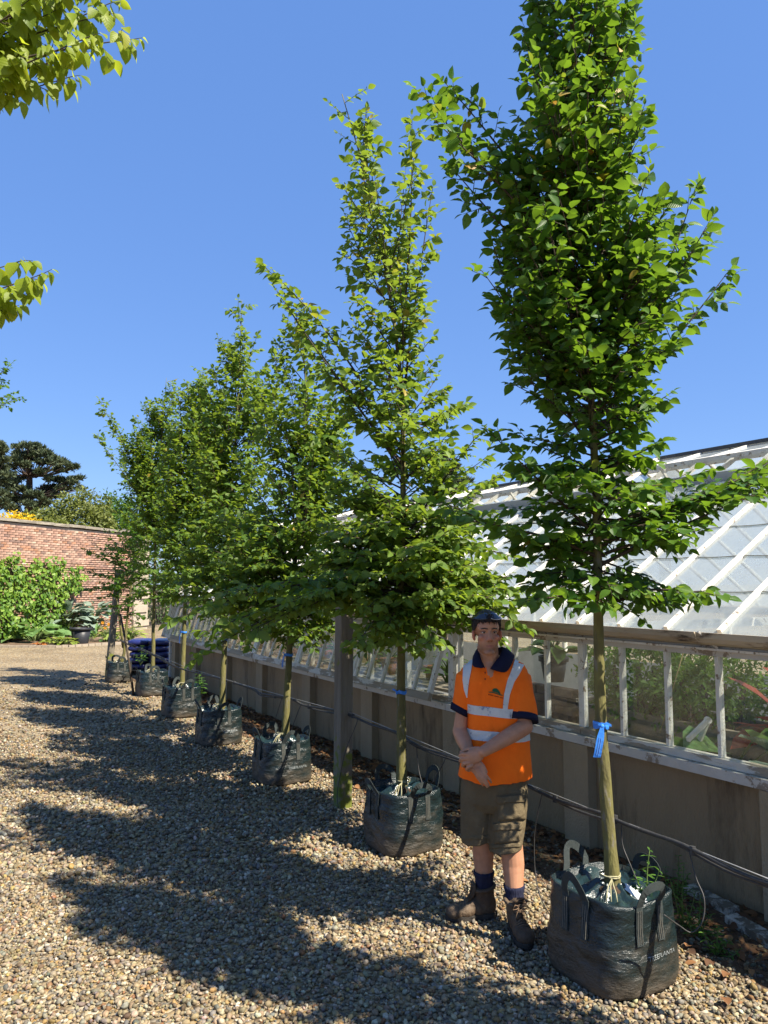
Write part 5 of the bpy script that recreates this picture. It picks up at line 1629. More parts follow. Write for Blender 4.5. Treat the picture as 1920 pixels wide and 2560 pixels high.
# --- shorts
so = MB()
def leg_ring(xl, xr, py, Y, dep, drop=0.0, n=40):
    a, b = p3(xl, py, Y), p3(xr, py, Y); c = (a + b) / 2; hx = (b.x - a.x) / 2
    return [Vector((c.x + hx * math.cos(2 * math.pi * i / n), c.y + dep * math.sin(2 * math.pi * i / n), c.z + drop * math.cos(2 * math.pi * i / n))) for i in range(n)]
so.loft([leg_ring(1158, 1318, 1925, 4.36, 0.125), leg_ring(1152, 1319, 1960, 4.36, 0.13), leg_ring(1151, 1317, 2000, 4.36, 0.125), leg_ring(1165, 1300, 2022, 4.36, 0.10)])
so.loft([leg_ring(1152, 1232, 1965, 4.375, 0.11), leg_ring(1150, 1231, 2020, 4.375, 0.108), leg_ring(1152, 1228, 2065, 4.375, 0.105), leg_ring(1154, 1226, 2100, 4.375, 0.102, 0.008)])
so.loft([leg_ring(1232, 1318, 1965, 4.35, 0.112), leg_ring(1224, 1317, 2020, 4.33, 0.112), leg_ring(1222, 1312, 2070, 4.31, 0.112), leg_ring(1221, 1306, 2122, 4.30, 0.108, 0.012)])
smesh = remesh(so, 0.006, 3); folds(smesh, 0.008, 11, 5.0)
shorts = ppart('shorts', smesh, KHAKI)
shb = bvh_of(smesh)
def pocket(name, quad, off, parent, n_=12):
    """padded pocket laid over the cloth: quad of pixels, raised in the middle"""
    q = [np.array(p, float) for p in quad]
    mb = MB(); idx = {}
    for i in range(n_ + 1):
        for j in range(n_ + 1):
            f, g_ = i / n_, j / n_
            p = (q[0] * (1 - f) + q[1] * f) * (1 - g_) + (q[3] * (1 - f) + q[2] * f) * g_
            ed = min(f, 1 - f, g_, 1 - g_) * n_
            o = onto(p[0], p[1], (0.0 if ed < 0.5 else off * (0.75 if ed < 1.5 else 1.0)), shb)
            if o is None: continue
            o = o + Vector((0, 0, 0.002 * noise.noise((p[0] * 0.15, p[1] * 0.15, 1)))) + Vector((0, -0.004 * noise.noise((p[0] * 0.09, p[1] * 0.09, 5)), 0))
            idx[(i, j)] = len(mb.v); mb.v.append(tuple(o))
    for i in range(n_):
        for j in range(n_):
            k = [(i, j), (i + 1, j), (i + 1, j + 1), (i, j + 1)]
            if all(a in idx for a in k):
                pts = [Vector(mb.v[idx[a]]) for a in k]
                if max((pts[a] - pts[(a + 1) % 4]).length for a in range(4)) < 0.05: mb.f.append(tuple(idx[a] for a in k))
    return ppart(name, mb, KHAKI, parent)
pk = pocket('cargo_pocket', [(1242, 2000), (1313, 1996), (1314, 2050), (1243, 2055)], 0.018, shorts)
pocket('pocket_flap', [(1239, 1989), (1313, 1984), (1314, 2006), (1240, 2011)], 0.026, pk)
pk = pocket('cargo_pocket', [(1233, 2072), (1302, 2064), (1300, 2104), (1234, 2112)], 0.013, shorts)
pocket('pocket_flap', [(1231, 2058), (1305, 2055), (1304, 2074), (1232, 2080)], 0.02, pk)
pocket('hem_band', [(1223, 2112), (1305, 2106), (1305, 2117), (1224, 2122)], 0.006, shorts)
pocket('hem_band', [(1155, 2090), (1225, 2088), (1225, 2098), (1155, 2100)], 0.005, shorts)
# --- socks and boots
def sock(a, b, r, r2):
    mb = MB(); rings = []
    d = (b - a)
    for k in range(10):
        f = k / 9; c = a + d * f
        rr2 = (r + (r2 - r) * f) * (1.0 + 0.04 * math.sin(f * 16))
        rings.append([c + Vector((math.cos(2 * math.pi * i / 24) * rr2, math.sin(2 * math.pi * i / 24) * rr2, 0.003 * math.sin(i * 1.9 + k))) for i in range(24)])
    mb.loft(rings); ppart('sock', mb, SOCK)
sock(p3(1208, 2140, 4.40).lerp(RA, 0.40), RA + Vector((0, 0, -0.02)), 0.060, 0.042)
sock(p3(1283, 2160, 4.29).lerp(LA, 0.48), LA + Vector((0, 0, -0.02)), 0.059, 0.042)
def boot(heel, ang, L=0.30):
    """heel point on the ground, pointing along ang"""
    ca, sa = math.cos(ang), math.sin(ang)
    T = lambda x, y, z: Vector((heel.x + ca * x - sa * y * 1.12, heel.y + sa * x + ca * y * 1.12, z))
    Rz = Matrix.Rotation(ang, 3, 'Z')
    u = MB()
    e = lambda c, r: u.ellipsoid(T(*c), (r[0], r[1] * 1.12, r[2] * 1.06), Rz, 24, 14)
    e((0.045, 0, 0.075), (0.046, 0.037, 0.06)); e((0.11, 0, 0.065), (0.07, 0.04, 0.052)); e((0.19, 0.003, 0.055), (0.07, 0.047, 0.042)); e((0.245, 0.005, 0.052), (0.052, 0.047, 0.040))
    u.capsule(T(0.13, 0, 0.085), T(0.21, 0.003, 0.06), 0.038, 0.034)
    u.capsule(T(0.055, 0, 0.09), T(0.062, 0, 0.155), 0.046, 0.050); u.capsule(T(0.085, 0, 0.1), T(0.088, 0, 0.15), 0.04, 0.044)
    um = remesh(u, 0.005, 3); folds(um, 0.003, 7, 9)
    bo = ppart('boot', um, LEATHER)
    # sole
    out = []
    for k in range(36):
        t = 2 * math.pi * k / 36
        x = 0.147 + 0.155 * math.cos(t)
        w = np.interp(x, [-0.01, 0.03, 0.1, 0.16, 0.23, 0.27, 0.302], [0.015, 0.037, 0.037, 0.042, 0.05, 0.045, 0.02])
        y = w * (1 if math.sin(t) >= 0 else -1) * abs(math.sin(t)) ** 0.35
        out.append((x, y))
    s = MB(); s.loft([[T(x, y, z) if k else T(x * 0.99, y * 0.97, z) for x, y in out] for k, z in ((0, 0.006), (1, 0.014), (1, 0.036))])
    ppart('sole', s, SOLE, bo, smooth=False)
    ub = bvh_of(um)
    # padded collar, tongue, laces
    c = MB(); pts = []
    for k in range(20):
        t = 2 * math.pi * k / 20
        pts.append(T(0.07 + 0.058 * math.cos(t), 0.05 * math.sin(t), 0.172 - 0.012 * math.cos(t)))
    c.tube(pts + [pts[0]], 0.012, 8, caps=False); ppart('ankle_collar', c, LEATHER, bo)
    tg = MB(); tg.loft([[T(x + 0.014, -w, z), T(x + 0.014, w, z), T(x, w * 0.9, z + 0.004), T(x, -w * 0.9, z + 0.004)] for x, z, w in ((0.165, 0.098, 0.02), (0.135, 0.135, 0.026), (0.125, 0.185, 0.03), (0.128, 0.2, 0.028))]); ppart('tongue', tg, LEATHER, bo)
    lc = MB()
    for k in range(6):
        f = k / 5
        x = 0.215 - 0.085 * f; zz_ = 0.14 + 0.06 * f
        def s_(y):
            h_ = ub.ray_cast(T(x, y, 0.4), Vector((0, 0, -1))); return (h_[0] if h_[0] is not None else T(x, y, 0.12)) + Vector((0, 0, 0.004))
        if f > 0.55: q_ = [T(x + 0.016, -0.03, 0.09 + 0.1 * f), T(x + 0.026, 0, 0.094 + 0.1 * f), T(x + 0.016, 0.03, 0.09 + 0.1 * f)]
        else: q_ = [s_(-0.026), s_(0.0), s_(0.026)]
        lc.tube(q_, 0.0026, 5)
        if f > 0.55: lc.tube([q_[0], q_[1] + Vector((0, 0, 0.01)), q_[2] + Vector((0, 0, 0.016))], 0.0026, 5)
    kn = T(0.165, 0, 0.172)
    for sg in (-1, 1):
        lc.tube([kn, kn + Rz @ Vector((0.01, sg * 0.03, 0.012)), kn + Rz @ Vector((0.016, sg * 0.045, -0.01)), kn + Rz @ Vector((0.012, sg * 0.02, -0.008)), kn], 0.0024, 5)
        lc.tube([kn, kn + Rz @ Vector((0.02, sg * 0.02, -0.02)), kn + Rz @ Vector((0.03, sg * 0.035, -0.05))], 0.0022, 5)
    ppart('lace', lc, LACE, bo)
for A_, g_ in ((RA, RANG), (LA, LANG)):
    boot(Vector((A_.x - 0.066 * math.cos(g_), A_.y - 0.066 * math.sin(g_), 0)), g_)
# --- sunglasses pushed up on the hair
GLASSB = M('dark_lens', (0.012, 0.014, 0.025), (0.02, 0.022, 0.035), rough=0.08, spec=0.7)
FRAME = M('black_frame', (0.015, 0.015, 0.018), (0.02, 0.02, 0.025), rough=0.3, spec=0.5)
SILV = M('silver_trim', (0.6, 0.58, 0.55), (0.5, 0.48, 0.46), rough=0.3, metal=0.8)
sg_root = empty('sunglasses', tuple(H(0, 0.02, 0.11)))
tag(sg_root, 'dark wraparound sunglasses pushed up on the man\'s hair', 'sunglasses')
so_ = Vector(H(0, 0.02, 0.11))
for s in (-1, 1):
    mb = MB(); g1 = []
    for i in range(11):
        f = i / 10
        a = s * (0.10 + 1.02 * f)
        row = []
        hh = 0.021 * (1 - 0.62 * f ** 2.2) * (0.72 + 0.28 * min(1, f * 4))
        for j in range(5):
            zt = (j - 2) / 2
            rad_ = 0.088 - 0.012 * zt
            row.append(H(rad_ * math.sin(a) * 0.92, 0.083 - 0.088 * math.cos(a) * (0.92 - 0.14 * zt), 0.092 + hh * zt - 0.004 * f))
        g1.append(row)
    rings = []
    for row in g1:
        inn = [p + HR @ Vector((0, 0.003, -0.002)) for p in row[::-1]]
        rings.append([p - so_ for p in row + inn])
    mb.loft(rings); ln = place('lens', mb.mesh('lens'), GLASSB, sg_root, smooth=True)
    tr = MB(); tr.tube([row[0] - so_ + HR @ Vector((0, -0.001, -0.001)) for row in g1], 0.0022, 6); place('trim', tr.mesh('trim'), SILV if s > 0 else FRAME, ln, smooth=True)
    te = MB(); te.tube([g1[-1][2] - so_, H(s * 0.0835, 0.075, 0.075) - so_, H(s * 0.0835, 0.11, 0.055) - so_], [0.004, 0.0035, 0.003], 6); place('temple', te.mesh('temple'), FRAME, sg_root, smooth=True)
br = MB(); br.tube([H(-0.009, -0.006, 0.098) - so_, H(0, -0.008, 0.101) - so_, H(0.009, -0.006, 0.098) - so_], 0.004, 6); place('bridge', br.mesh('bridge'), FRAME, sg_root, smooth=True)
# ================================================================== posts, hose, ties, weeds
def post_mat():
    m = M('grey_weathered_post', (0.21, 0.182, 0.135), (0.13, 0.11, 0.08), scale=14, rough=0.95, bump=0.7, bscale=40, stretch=(1, 1, 0.12))
    n, l = m.node_tree.nodes, m.node_tree.links
    b = next(x for x in n if x.type == 'BSDF_PRINCIPLED')
    src = b.inputs['Base Color'].links[0].from_socket
    tc = n.new('ShaderNodeTexCoord'); sx = n.new('ShaderNodeSeparateXYZ'); l.new(tc.outputs['Object'], sx.inputs[0])
    nz = n.new('ShaderNodeTexNoise'); nz.inputs['Scale'].default_value = 13; nz.inputs['Detail'].default_value = 7; l.new(tc.outputs['Object'], nz.inputs[0])
    mr = n.new('ShaderNodeMapRange'); mr.inputs['From Max'].default_value = 0.7; mr.inputs['To Min'].default_value = 0.28; mr.inputs['To Max'].default_value = -0.02
    l.new(sx.outputs[2], mr.inputs[0])
    ad = n.new('ShaderNodeMath'); l.new(nz.outputs[0], ad.inputs[0]); l.new(mr.outputs[0], ad.inputs[1])
    r = ramp(n, [(0.6, (0, 0, 0)), (0.72, (1, 1, 1))]); l.new(ad.outputs[0], r.inputs[0])
    mx = n.new('ShaderNodeMixRGB'); l.new(r.outputs[0], mx.inputs[0]); l.new(src, mx.inputs[1]); mx.inputs[2].default_value = (0.13, 0.15, 0.025, 1)
    l.new(mx.outputs[0], b.inputs['Base Color'])
    return m
POSTW = post_mat()
def post(label, base, top, w, rz):
    root = empty('wooden_post', tuple(base)); tag(root, label, 'post', 'weathered posts carrying the hose')
    base = Vector(base); top = Vector(top)
    R = Matrix.Rotation(rz, 3, 'Z'); rings = []
    for k in range(14):
        f = k / 13
        c = (top - base) * f + Vector((0, 0, -0.05 * (1 - f)))
        ring = []
        for sx, sy in ((-1, -0.86), (-0.86, -1), (0.86, -1), (1, -0.86), (1, 0.86), (0.86, 1), (-0.86, 1), (-1, 0.86)):
            j = 1 + 0.05 * noise.noise((sx * 3 + f * 5, sy * 3, f * 3))
            ring.append(c + R @ Vector((sx * w / 2 * j, sy * w / 2 * j, 0)))
        rings.append(ring)
    MB().loft(rings).build('shaft', POSTW, root)
    MB().box(top - base + Vector((0, 0, 0.008)), (w * 1.02, w * 1.02, 0.012), R).build('end_grain', POSTW, root)
    return root
pb = G(856, 2020)
post('mossy weathered wooden post standing between two planting bags', pb, (pb[0] + 0.012, pb[1], 2.22), 0.125, BAGROT)
fb = G(270, 1692)
post('leaning weathered wooden post at the far end of the tree row', fb, tuple(W(297, 1425, fb[1])), 0.115, BAGROT + 0.1)
sb0 = G(334, 1738)
st = MB(); st.tube([Vector((0, 0, 0)), Vector(W(322, 1650, sb0[1] + 0.1)) - Vector(sb0), Vector(W(301, 1535, sb0[1] + 0.25)) - Vector(sb0)], [0.022, 0.02, 0.018], 8)
tag(st.build('stake', TWIG, None, True, tuple(sb0)), 'dark leaning stake beside the far planting bag', 'stake')

RUBBER = M('black_hose', (0.02, 0.02, 0.02), (0.045, 0.043, 0.04), scale=30, rough=0.55, spec=0.4)
WIRE = M('galvanised_wire', (0.4, 0.39, 0.37), (0.3, 0.29, 0.27), scale=30, rough=0.45, metal=0.6)
HV_ = 3.11
hose_px = [(2120, 2296), (1990, 2236), (1920, 2206), (1810, 2163), (1707, 2115), (1620, 2080), (1537, 2047), (1497, 2034), (1410, 2006), (1320, 1964), (1230, 1928), (1142, 1896), (1045, 1862), (992, 1833), (936, 1815), (882, 1789), (837, 1777), (781, 1768), (752, 1759), (723, 1746), (654, 1735), (632, 1720), (570, 1702), (520, 1690), (464, 1674), (422, 1657), (392, 1641), (333, 1617), (300, 1600)]
HP = [Vector(on_v(px, py, HV_)) for px, py in hose_px]
def dense(P, k=4):
    out = []
    for i in range(len(P) - 1):
        a, b, c, d = P[max(i - 1, 0)], P[i], P[i + 1], P[min(i + 2, len(P) - 1)]
        for j in range(k):
            t = j / k
            out.append(0.5 * ((2 * b) + (c - a) * t + (2 * a - 5 * b + 4 * c - d) * t * t + (3 * b - a - 3 * c + d) * t ** 3))
    return out + [P[-1]]
hp_ = dense(HP)
hroot = empty('irrigation_hose', (0, 0, 0)); tag(hroot, 'black irrigation hose strung along the row of trees on a wire', 'hose')
q = MB(); q.tube([p + Vector((0, 0, 0.006 * math.sin(i * 0.5))) for i, p in enumerate(hp_)], 0.0105, 8); q.build('pipe', RUBBER, hroot, True)
q = MB(); q.tube([p + Vector((0.006, 0.01, -0.014 + 0.012 * math.sin(i * 0.35 + 1))) for i, p in enumerate(hp_)], 0.008, 8); q.build('pipe', RUBBER, hroot, True)
q = MB(); wp = [Vector(on_v(*p, HV_)) for p in ((2120, 2276), (1707, 2112), (1495, 2030), (1330, 1964), (1142, 1892), (882, 1783))] + [Vector(on_v(837, 1774, HV_)), Vector(on_v(630, 1718, HV_)), Vector(on_v(464, 1668, HV_)), Vector(on_v(300, 1598, HV_))]
q.tube(wp, 0.0028, 6); q.build('support_wire', WIRE, hroot, True)
for i in range(6, len(hp_) - 6, 9):
    q = MB(); q.tube([hp_[i] + Vector((0, 0, -0.022)), hp_[i] + Vector((0.004, 0.004, 0.018))], 0.014, 6); q.build('cable_tie', RUBBER, hroot)
DRIPS = iter(['thin drip tube looping over the rim of the bag beside the man', 'thin drip tube hanging between the man and the nearest bag', 'thin drip tube behind the stem beside the man', 'thin drip tube running down the mossy wooden post', 'thin drip tube left of the bag just past the post', 'thin drip tube running into the bag just past the post', 'thin drip tube hanging behind the bag between post and man', 'thin drip tube slanting to the bag handle between post and man', 'looped drip tube hanging beyond the bag just past the post'])
def drip(pts, hang=None):
    P = [Vector(on_v(a, b, v)) for a, b, v in pts]
    P = [Vector((p.x, p.y, max(p.z, 0.012))) for p in P]
    o = P[0].copy()
    q = MB(); q.tube([p - o for p in dense(P, 5)], 0.0032, 6)
    tag(q.build('drip_tube', RUBBER, None, True, tuple(o)), next(DRIPS), 'tube', 'drip tubes on the hose')
drip([(1722, 2122, 3.11), (1739, 2192, 3.10), (1760, 2245, 3.08), (1757, 2300, 3.05), (1730, 2331, 3.00), (1698, 2314, 2.95), (1660, 2287, 2.87)])
drip([(1356, 1980, 3.11), (1345, 2030, 3.10), (1336, 2090, 3.10), (1338, 2180, 3.08), (1352, 2245, 3.05), (1378, 2293, 3.00)])
drip([(1553, 2054, 3.11), (1556, 2110, 3.10), (1575, 2160, 3.08), (1592, 2200, 3.05)])
drip([(882, 1790, 3.10), (893, 1803, 3.08), (866, 1870, 3.02), (853, 1925, 2.99), (843, 1985, 2.99), (846, 2020, 2.98)])
drip([(705, 1744, 3.11), (697, 1770, 3.10), (688, 1800, 3.10), (684, 1826, 3.10)])
drip([(753, 1760, 3.11), (743, 1785, 3.08), (732, 1815, 3.05), (723, 1846, 3.02)])
drip([(1042, 1860, 3.11), (1043, 1890, 3.11), (1048, 1930, 3.11), (1058, 1966, 3.10)])
drip([(1117, 1888, 3.11), (1105, 1915, 3.09), (1090, 1940, 3.07), (1081, 1957, 3.05)])
drip([(618, 1716, 3.11), (618, 1745, 3.12), (622, 1772, 3.14), (630, 1781, 3.17), (637, 1778, 3.18)])

# white boards lying along the wall foot
PLANK = M('old_white_board', (0.50, 0.47, 0.4), (0.36, 0.33, 0.27), scale=12, rough=0.9, bump=0.7, bscale=40, c3=(0.13, 0.11, 0.08), scale3=9, cut3=(0.48, 0.56))
for k, (a, b, lab) in enumerate((((1722, 2232), (1835, 2292), 'flaking white board on the ground by the wall, beside the weeds'), ((1828, 2308), (1990, 2400), 'flaking white board on the ground by the wall, the one nearer the corner weeds'))):
    A_, B_ = Vector(G(*a)), Vector(G(*b))
    mb = MB(); n_ = 14
    d = (B_ - A_); sd = Vector((-d.y, d.x, 0)).normalized()
    rings = []
    for i in range(n_ + 1):
        c = d * (i / n_); w = 0.045 + 0.006 * noise.noise((i * 0.9, k, 0)); z1 = 0.052 + 0.012 * noise.noise((i * 1.3, k, 4))
        rings.append([c - sd * w, c + sd * w, c + sd * w * 0.9 + Vector((0, 0, z1)), c - sd * w * 0.95 + Vector((0, 0, z1 * 0.9))])
    mb.loft(rings)
    tag(mb.build('board', PLANK, None, False, tuple(A_)), lab, 'board')

# ribbons on the stems
BLUE = M('blue_tape', (0.03, 0.17, 0.6), (0.05, 0.24, 0.7), scale=20, rough=0.45, bump=0.2)
BLUEP = M('pale_print', (0.25, 0.45, 0.75), (0.15, 0.32, 0.65), scale=60, rough=0.6)
def ribbon(ti, py, tail, label, az=-1.9, w=0.012):
    stem = trees[ti][1]; Y = bag_c[ti][1]
    z = W(900, py, Y)[2]; p = path_at(stem, z); r0 = 0.036
    root = empty('ribbon_tag', tuple(p)); tag(root, label, 'ribbon', 'blue ribbons tied on the stems')
    n_ = 20
    rings = [[Vector((math.cos(2 * math.pi * i / n_) * (r0 + e), math.sin(2 * math.pi * i / n_) * (r0 + e), h_ + 0.004 * math.sin(i))) for e, h_ in ((0.004, -w), (0.0055, 0), (0.004, w), (0.002, 0))] for i in range(n_)]
    MB().loft(rings + [rings[0]], False, False).build('band', BLUE, root)
    d = Vector((math.cos(az), math.sin(az), 0)); t = Vector((-d.y, d.x, 0))
    kn = d * (r0 + 0.008)
    q = MB(); q.ellipsoid(kn, (0.012, 0.01, 0.012)); q.build('knot', BLUE, root, True)
    for sg in (-1, 1):
        q = MB(); q.loft([[kn + t * sg * a + Vector((0, 0, b)) + d * 0.003 + Vector((0, 0, e)) for e in (-0.006, 0.006)] + [kn + t * sg * a + Vector((0, 0, b)) + Vector((0, 0, e)) for e in (0.006, -0.006)] for a, b in ((0, 0), (0.02, 0.016), (0.045, 0.02 if sg < 0 else 0.005))]); q.build('loop', BLUE, root)
    if tail > 0:
        q = MB(); rings = []
        for i in range(8):
            f = i / 7; c = kn + d * (0.006 + 0.01 * math.sin(f * 2.5)) - t * 0.03 * f + Vector((0, 0, -tail * f))
            ww = 0.008 + 0.010 * min(1, f * 3)
            rings.append([c - t * ww, c + t * ww, c + t * ww + d * 0.0015, c - t * ww + d * 0.0015])
        tl_ = q.loft(rings).build('tail', BLUE, root)
        for sg in (-0.35, 0.35):
            q = MB(); q.tube([kn + d * (0.0095 + 0.01 * math.sin(f * 2.5)) - t * (0.03 * f - 0.014 * sg) + Vector((0, 0, -tail * f)) for f in (0.35, 0.6, 0.92)], 0.0012, 4); q.build('print', BLUEP, tl_)
ribbon(0, 1812, 0.15, 'blue ribbon with a long printed tail on the stem beside the man', az=-1.75, w=0.014)
ribbon(1, 1730, 0.0, 'blue ribbon knotted on the stem between post and man', az=-2.3)
ribbon(2, 1637, 0.12, 'blue ribbon with hanging tail on the stem just past the post', az=-2.6)
ribbon(3, 1598, 0.0, 'blue ribbon on the stem second beyond the post')
ribbon(4, 1580, 0.16, 'blue ribbon with hanging tail on the stem third beyond the post', az=-2.6)

# leafy weeds
WEED = leaf_mat('weed_leaf', [(0, (0.05, 0.13, 0.02)), (1, (0.12, 0.24, 0.04))], trans=0.4, tcol=(0.25, 0.5, 0.05))
def sprig(name, label, base, stems, kind='lance', mat=WEED, cat='weed', group=None, wid=1.6, nl=0):
    """stems: list of (top offset vector, pairs of leaves, leaf size)"""
    root = empty(name, tuple(base)); tag(root, label, cat, group)
    r = np.random.default_rng(int(abs(base[0] * 1000 + base[1] * 77)) % 9999)
    P, A, N, S, T = [], [], [], [], []
    for top, pairs, ls in stems:
        top = np.array(top); pts = bez(np.zeros(3), top * 0.5 + r.normal(0, 0.02, 3), top, 6)
        q = MB(); q.tube([Vector(p) for p in pts], list(np.linspace(0.005, 0.002, 6)), 5); q.build('stem', WEED_STEM, root, True)
        for k in range(pairs):
            f = 0.2 + 0.8 * (k + 1) / pairs
            i = min(int(f * 5), 4); p = pts[i] + (pts[i + 1] - pts[i]) * (f * 5 - i)
            az = k * 1.57 + r.uniform(-0.3, 0.3)
            for sg in (0, math.pi):
                P.append(p); A.append((math.cos(az + sg), math.sin(az + sg), r.uniform(-0.1, 0.5))); N.append((r.normal(0, 0.2), r.normal(0, 0.2), 1)); S.append(ls * (1.15 - 0.6 * f) * r.uniform(0.8, 1.2)); T.append(r.uniform(0, 1))
    if nl:
        leaf_objects(np.array(P), np.array(A), np.array(N), np.array(S), np.array(T), kind, mat, root, (0, 0, 0))
    else:
        tag(place('foliage', leaf_mesh('foliage', P, A, N, S, T, kind, [wid] * len(P)), mat, root), kind='stuff')
    return root
WEED_STEM = M('green_stem', (0.08, 0.13, 0.03), (0.12, 0.16, 0.05), rough=0.7)
wb = W(1618, 2250, bag_c[0][1] + 0.02)
sprig('weed', 'upright bright green weed growing in the bag beside the man', wb, [((0.02, 0.0, 0.24), 6, 0.075), ((0.075, 0.03, 0.13), 4, 0.06), ((-0.06, 0.0, 0.12), 4, 0.06), ((0.0, -0.03, 0.1), 3, 0.06)], nl=1)
wb = W(496, 1748, bag_c[4][1])
sprig('weed', 'bushy green weed at the rim of a planting bag past the post', wb, [((0.0, 0, 0.36), 9, 0.11), ((0.06, 0, 0.27), 7, 0.11), ((-0.07, 0, 0.25), 7, 0.1), ((0.02, 0.07, 0.3), 7, 0.1)])
wb = G(350, 1712)
sprig('weed', 'thin grey-green weed in front of the blue sacks', wb + np.array([0, 0, 0.36]), [((0.02, 0, 0.36), 7, 0.09), ((0.12, 0, 0.25), 6, 0.09), ((-0.1, 0, 0.2), 5, 0.08)])
for px, py, hh, lab in ((1706, 2330, 0.36, 'tall feathery weed at the wall foot beside the white board'), (1745, 2350, 0.22, 'low green weed at the wall foot beside the white board'), (1690, 2250, 0.25, 'small weed behind the nearest planting bag'), (1790, 2390, 0.14, 'low spreading weed on the soil beside the board')):
    b_ = G(px, py)
    sprig('weed', lab, b_, [((0.03, 0.02, hh), 9, 0.05), ((-0.05, 0.02, hh * 0.75), 7, 0.05), ((0.08, 0.0, hh * 0.6), 7, 0.045), ((-0.02, -0.05, hh * 0.5), 6, 0.045), ((0.1, -0.04, hh * 0.35), 5, 0.045)], wid=1.3)
# white label
LAB = M('white_plastic_label', (0.7, 0.71, 0.74), (0.62, 0.63, 0.68), scale=30, rough=0.4)
a_, b_ = W(1560, 2213, bag_c[0][1] - 0.02), W(1612, 2252, bag_c[0][1] - 0.09)
q = MB(); q.beam((0, 0, 0), Vector(b_ - a_), 0.034, 0.0015, up=(0.2, -0.7, 0.7)); q.add([Vector(b_ - a_), Vector(b_ - a_) + Vector((0.012, -0.02, -0.03)), Vector(b_ - a_) + Vector((0.02, -0.015, -0.03)), Vector(b_ - a_) + Vector((0.012, -0.004, 0.0))], [(0, 1, 2, 3)])
tag(q.build('plant_label', LAB, None, False, tuple(a_)), 'blank white plastic label strip stuck in the bag beside the man', 'label')

# blue sacks stacked at the greenhouse end
SACK = M('dark_blue_plastic_sack', (0.012, 0.016, 0.085), (0.02, 0.026, 0.13), scale=6, rough=0.3, spec=0.5, bump=0.6, bscale=16)
PALW = M('pallet_wood', (0.24, 0.18, 0.12), (0.16, 0.12, 0.08), scale=12, rough=0.9, bump=0.4)
sk = G(368, 1686); sk[1] += 0.25
pr = empty('pallet', (sk[0], sk[1], 0), 0.06); tag(pr, 'wooden pallet under the dark blue sacks', 'pallet')
for k in range(6): MB().box((0, -0.32 + 0.13 * k, 0.095), (0.86, 0.09, 0.018)).build('slat', PALW, pr)
for k in range(3): MB().box((-0.38 + 0.38 * k, 0, 0.045), (0.08, 0.74, 0.08)).build('bearer', PALW, pr)
spr = random.Random(4)
def sack_mesh(seed):
    q = MB(); q.ellipsoid((0, 0, 0), (1, 1, 1), None, 30, 16)
    out = []
    for x, y, z in q.v:
        sx = math.copysign(abs(x) ** 0.45, x) * 0.222; sy = math.copysign(abs(y) ** 0.45, y) * 0.35; sz = math.copysign(abs(z) ** 0.62, z) * 0.064
        f = noise.noise((sx * 9 + seed, sy * 9, sz * 9)) * 0.012 + noise.noise((sx * 25 + seed, sy * 25, sz * 30)) * 0.005
        out.append((sx * (1 + f * 2), sy * (1 + f), sz * (1 + f * 4)))
    q.v = out
    me = q.mesh('sack'); me.materials.append(SACK); me.polygons.foreach_set('use_smooth', np.ones(len(me.polygons), dtype=bool))
    return me
sms = [sack_mesh(k * 7) for k in range(4)]
ords = ['bottom', 'second', 'third', 'fourth', 'top']
for lay in range(5):
    for s in (-1, 1):
        o = bpy.data.objects.new('sack', sms[spr.randrange(4)]); link(o)
        o.location = (sk[0] + s * 0.213 + spr.uniform(-0.02, 0.02), sk[1] + spr.uniform(-0.03, 0.03), 0.168 + 0.122 * lay); o.rotation_euler = (0, 0, spr.uniform(-0.06, 0.06) + 0.06)
        tag(o, 'shiny dark blue plastic sack, %s layer of the stack, %s side' % (ords[lay], 'brick wall' if s < 0 else 'greenhouse'), 'sack', 'dark blue sacks stacked on the pallet')

# ================================================================== plants along the far wall
def wallp(t, out, z):
    """t metres along the wall from where it meets the left edge of the picture"""
    return np.array([*(WA + WD * (t + 7.0) + np.array([WD[1], -WD[0]]) * out), z])
WN = np.array([WD[1], -WD[0], 0.0])
VINE = leaf_mat('vine_leaf', [(0, (0.05, 0.125, 0.014)), (0.6, (0.14, 0.25, 0.028)), (1, (0.26, 0.36, 0.06))], trans=0.35, tcol=(0.3, 0.5, 0.05), veins=4)
vr = np.random.default_rng(12)
P, A, N, S, T = [], [], [], [], []
while len(P) < 5200:
    t = vr.uniform(-6.5, 4.0); z = vr.uniform(0.25, 2.95)
    top = 2.68 + 0.3 * noise.noise((t * 1.6, 0, 0)) + 0.22 * noise.noise((t * 5, 2, 0)) + 0.15 * noise.noise((t * 11, 4, 0)) - max(0, t - 2.4) * 0.32
    right = 3.75 - 0.9 * smoothstep(1.9, 1.2, z) - 0.3 * smoothstep(2.2, 2.7, z) + 0.3 * noise.noise((z * 4, 7, 0))
    if z > top or t > right: continue
    lump = 0.18 + 0.24 * max(0, 0.5 + noise.noise((t * 1.8, z * 1.8, 0))) + 0.12 * noise.noise((t * 4.5, z * 4.5, 5))
    d = lump * vr.uniform(0.35, 1.0) ** 0.5
    P.append(wallp(t, 0.04 + d, z)); a = vr.uniform(-1.2, 1.2)
    A.append(np.array([WD[0] * math.sin(a), WD[1] * math.sin(a), -math.cos(a)]) * 0.8 + WN * 0.4)
    N.append(WN * 0.8 + np.array([0, 0, 0.8]) + vr.normal(0, 0.4, 3)); S.append(vr.uniform(0.07, 0.15)); T.append(vr.uniform(0, 1))
P, A, N, S, T = map(np.array, (P, A, N, S, T))
vroot = empty('climbing_vine', tuple(wallp(1.0, 0.1, 0))); tag(vroot, 'lush green grape vine trained against the brick wall', 'climber')
vo = np.array(vroot.location)
tt = (P[:, :2] - WA) @ WD - 7.0; dep = (P[:, :2] - WA) @ WN[:2]
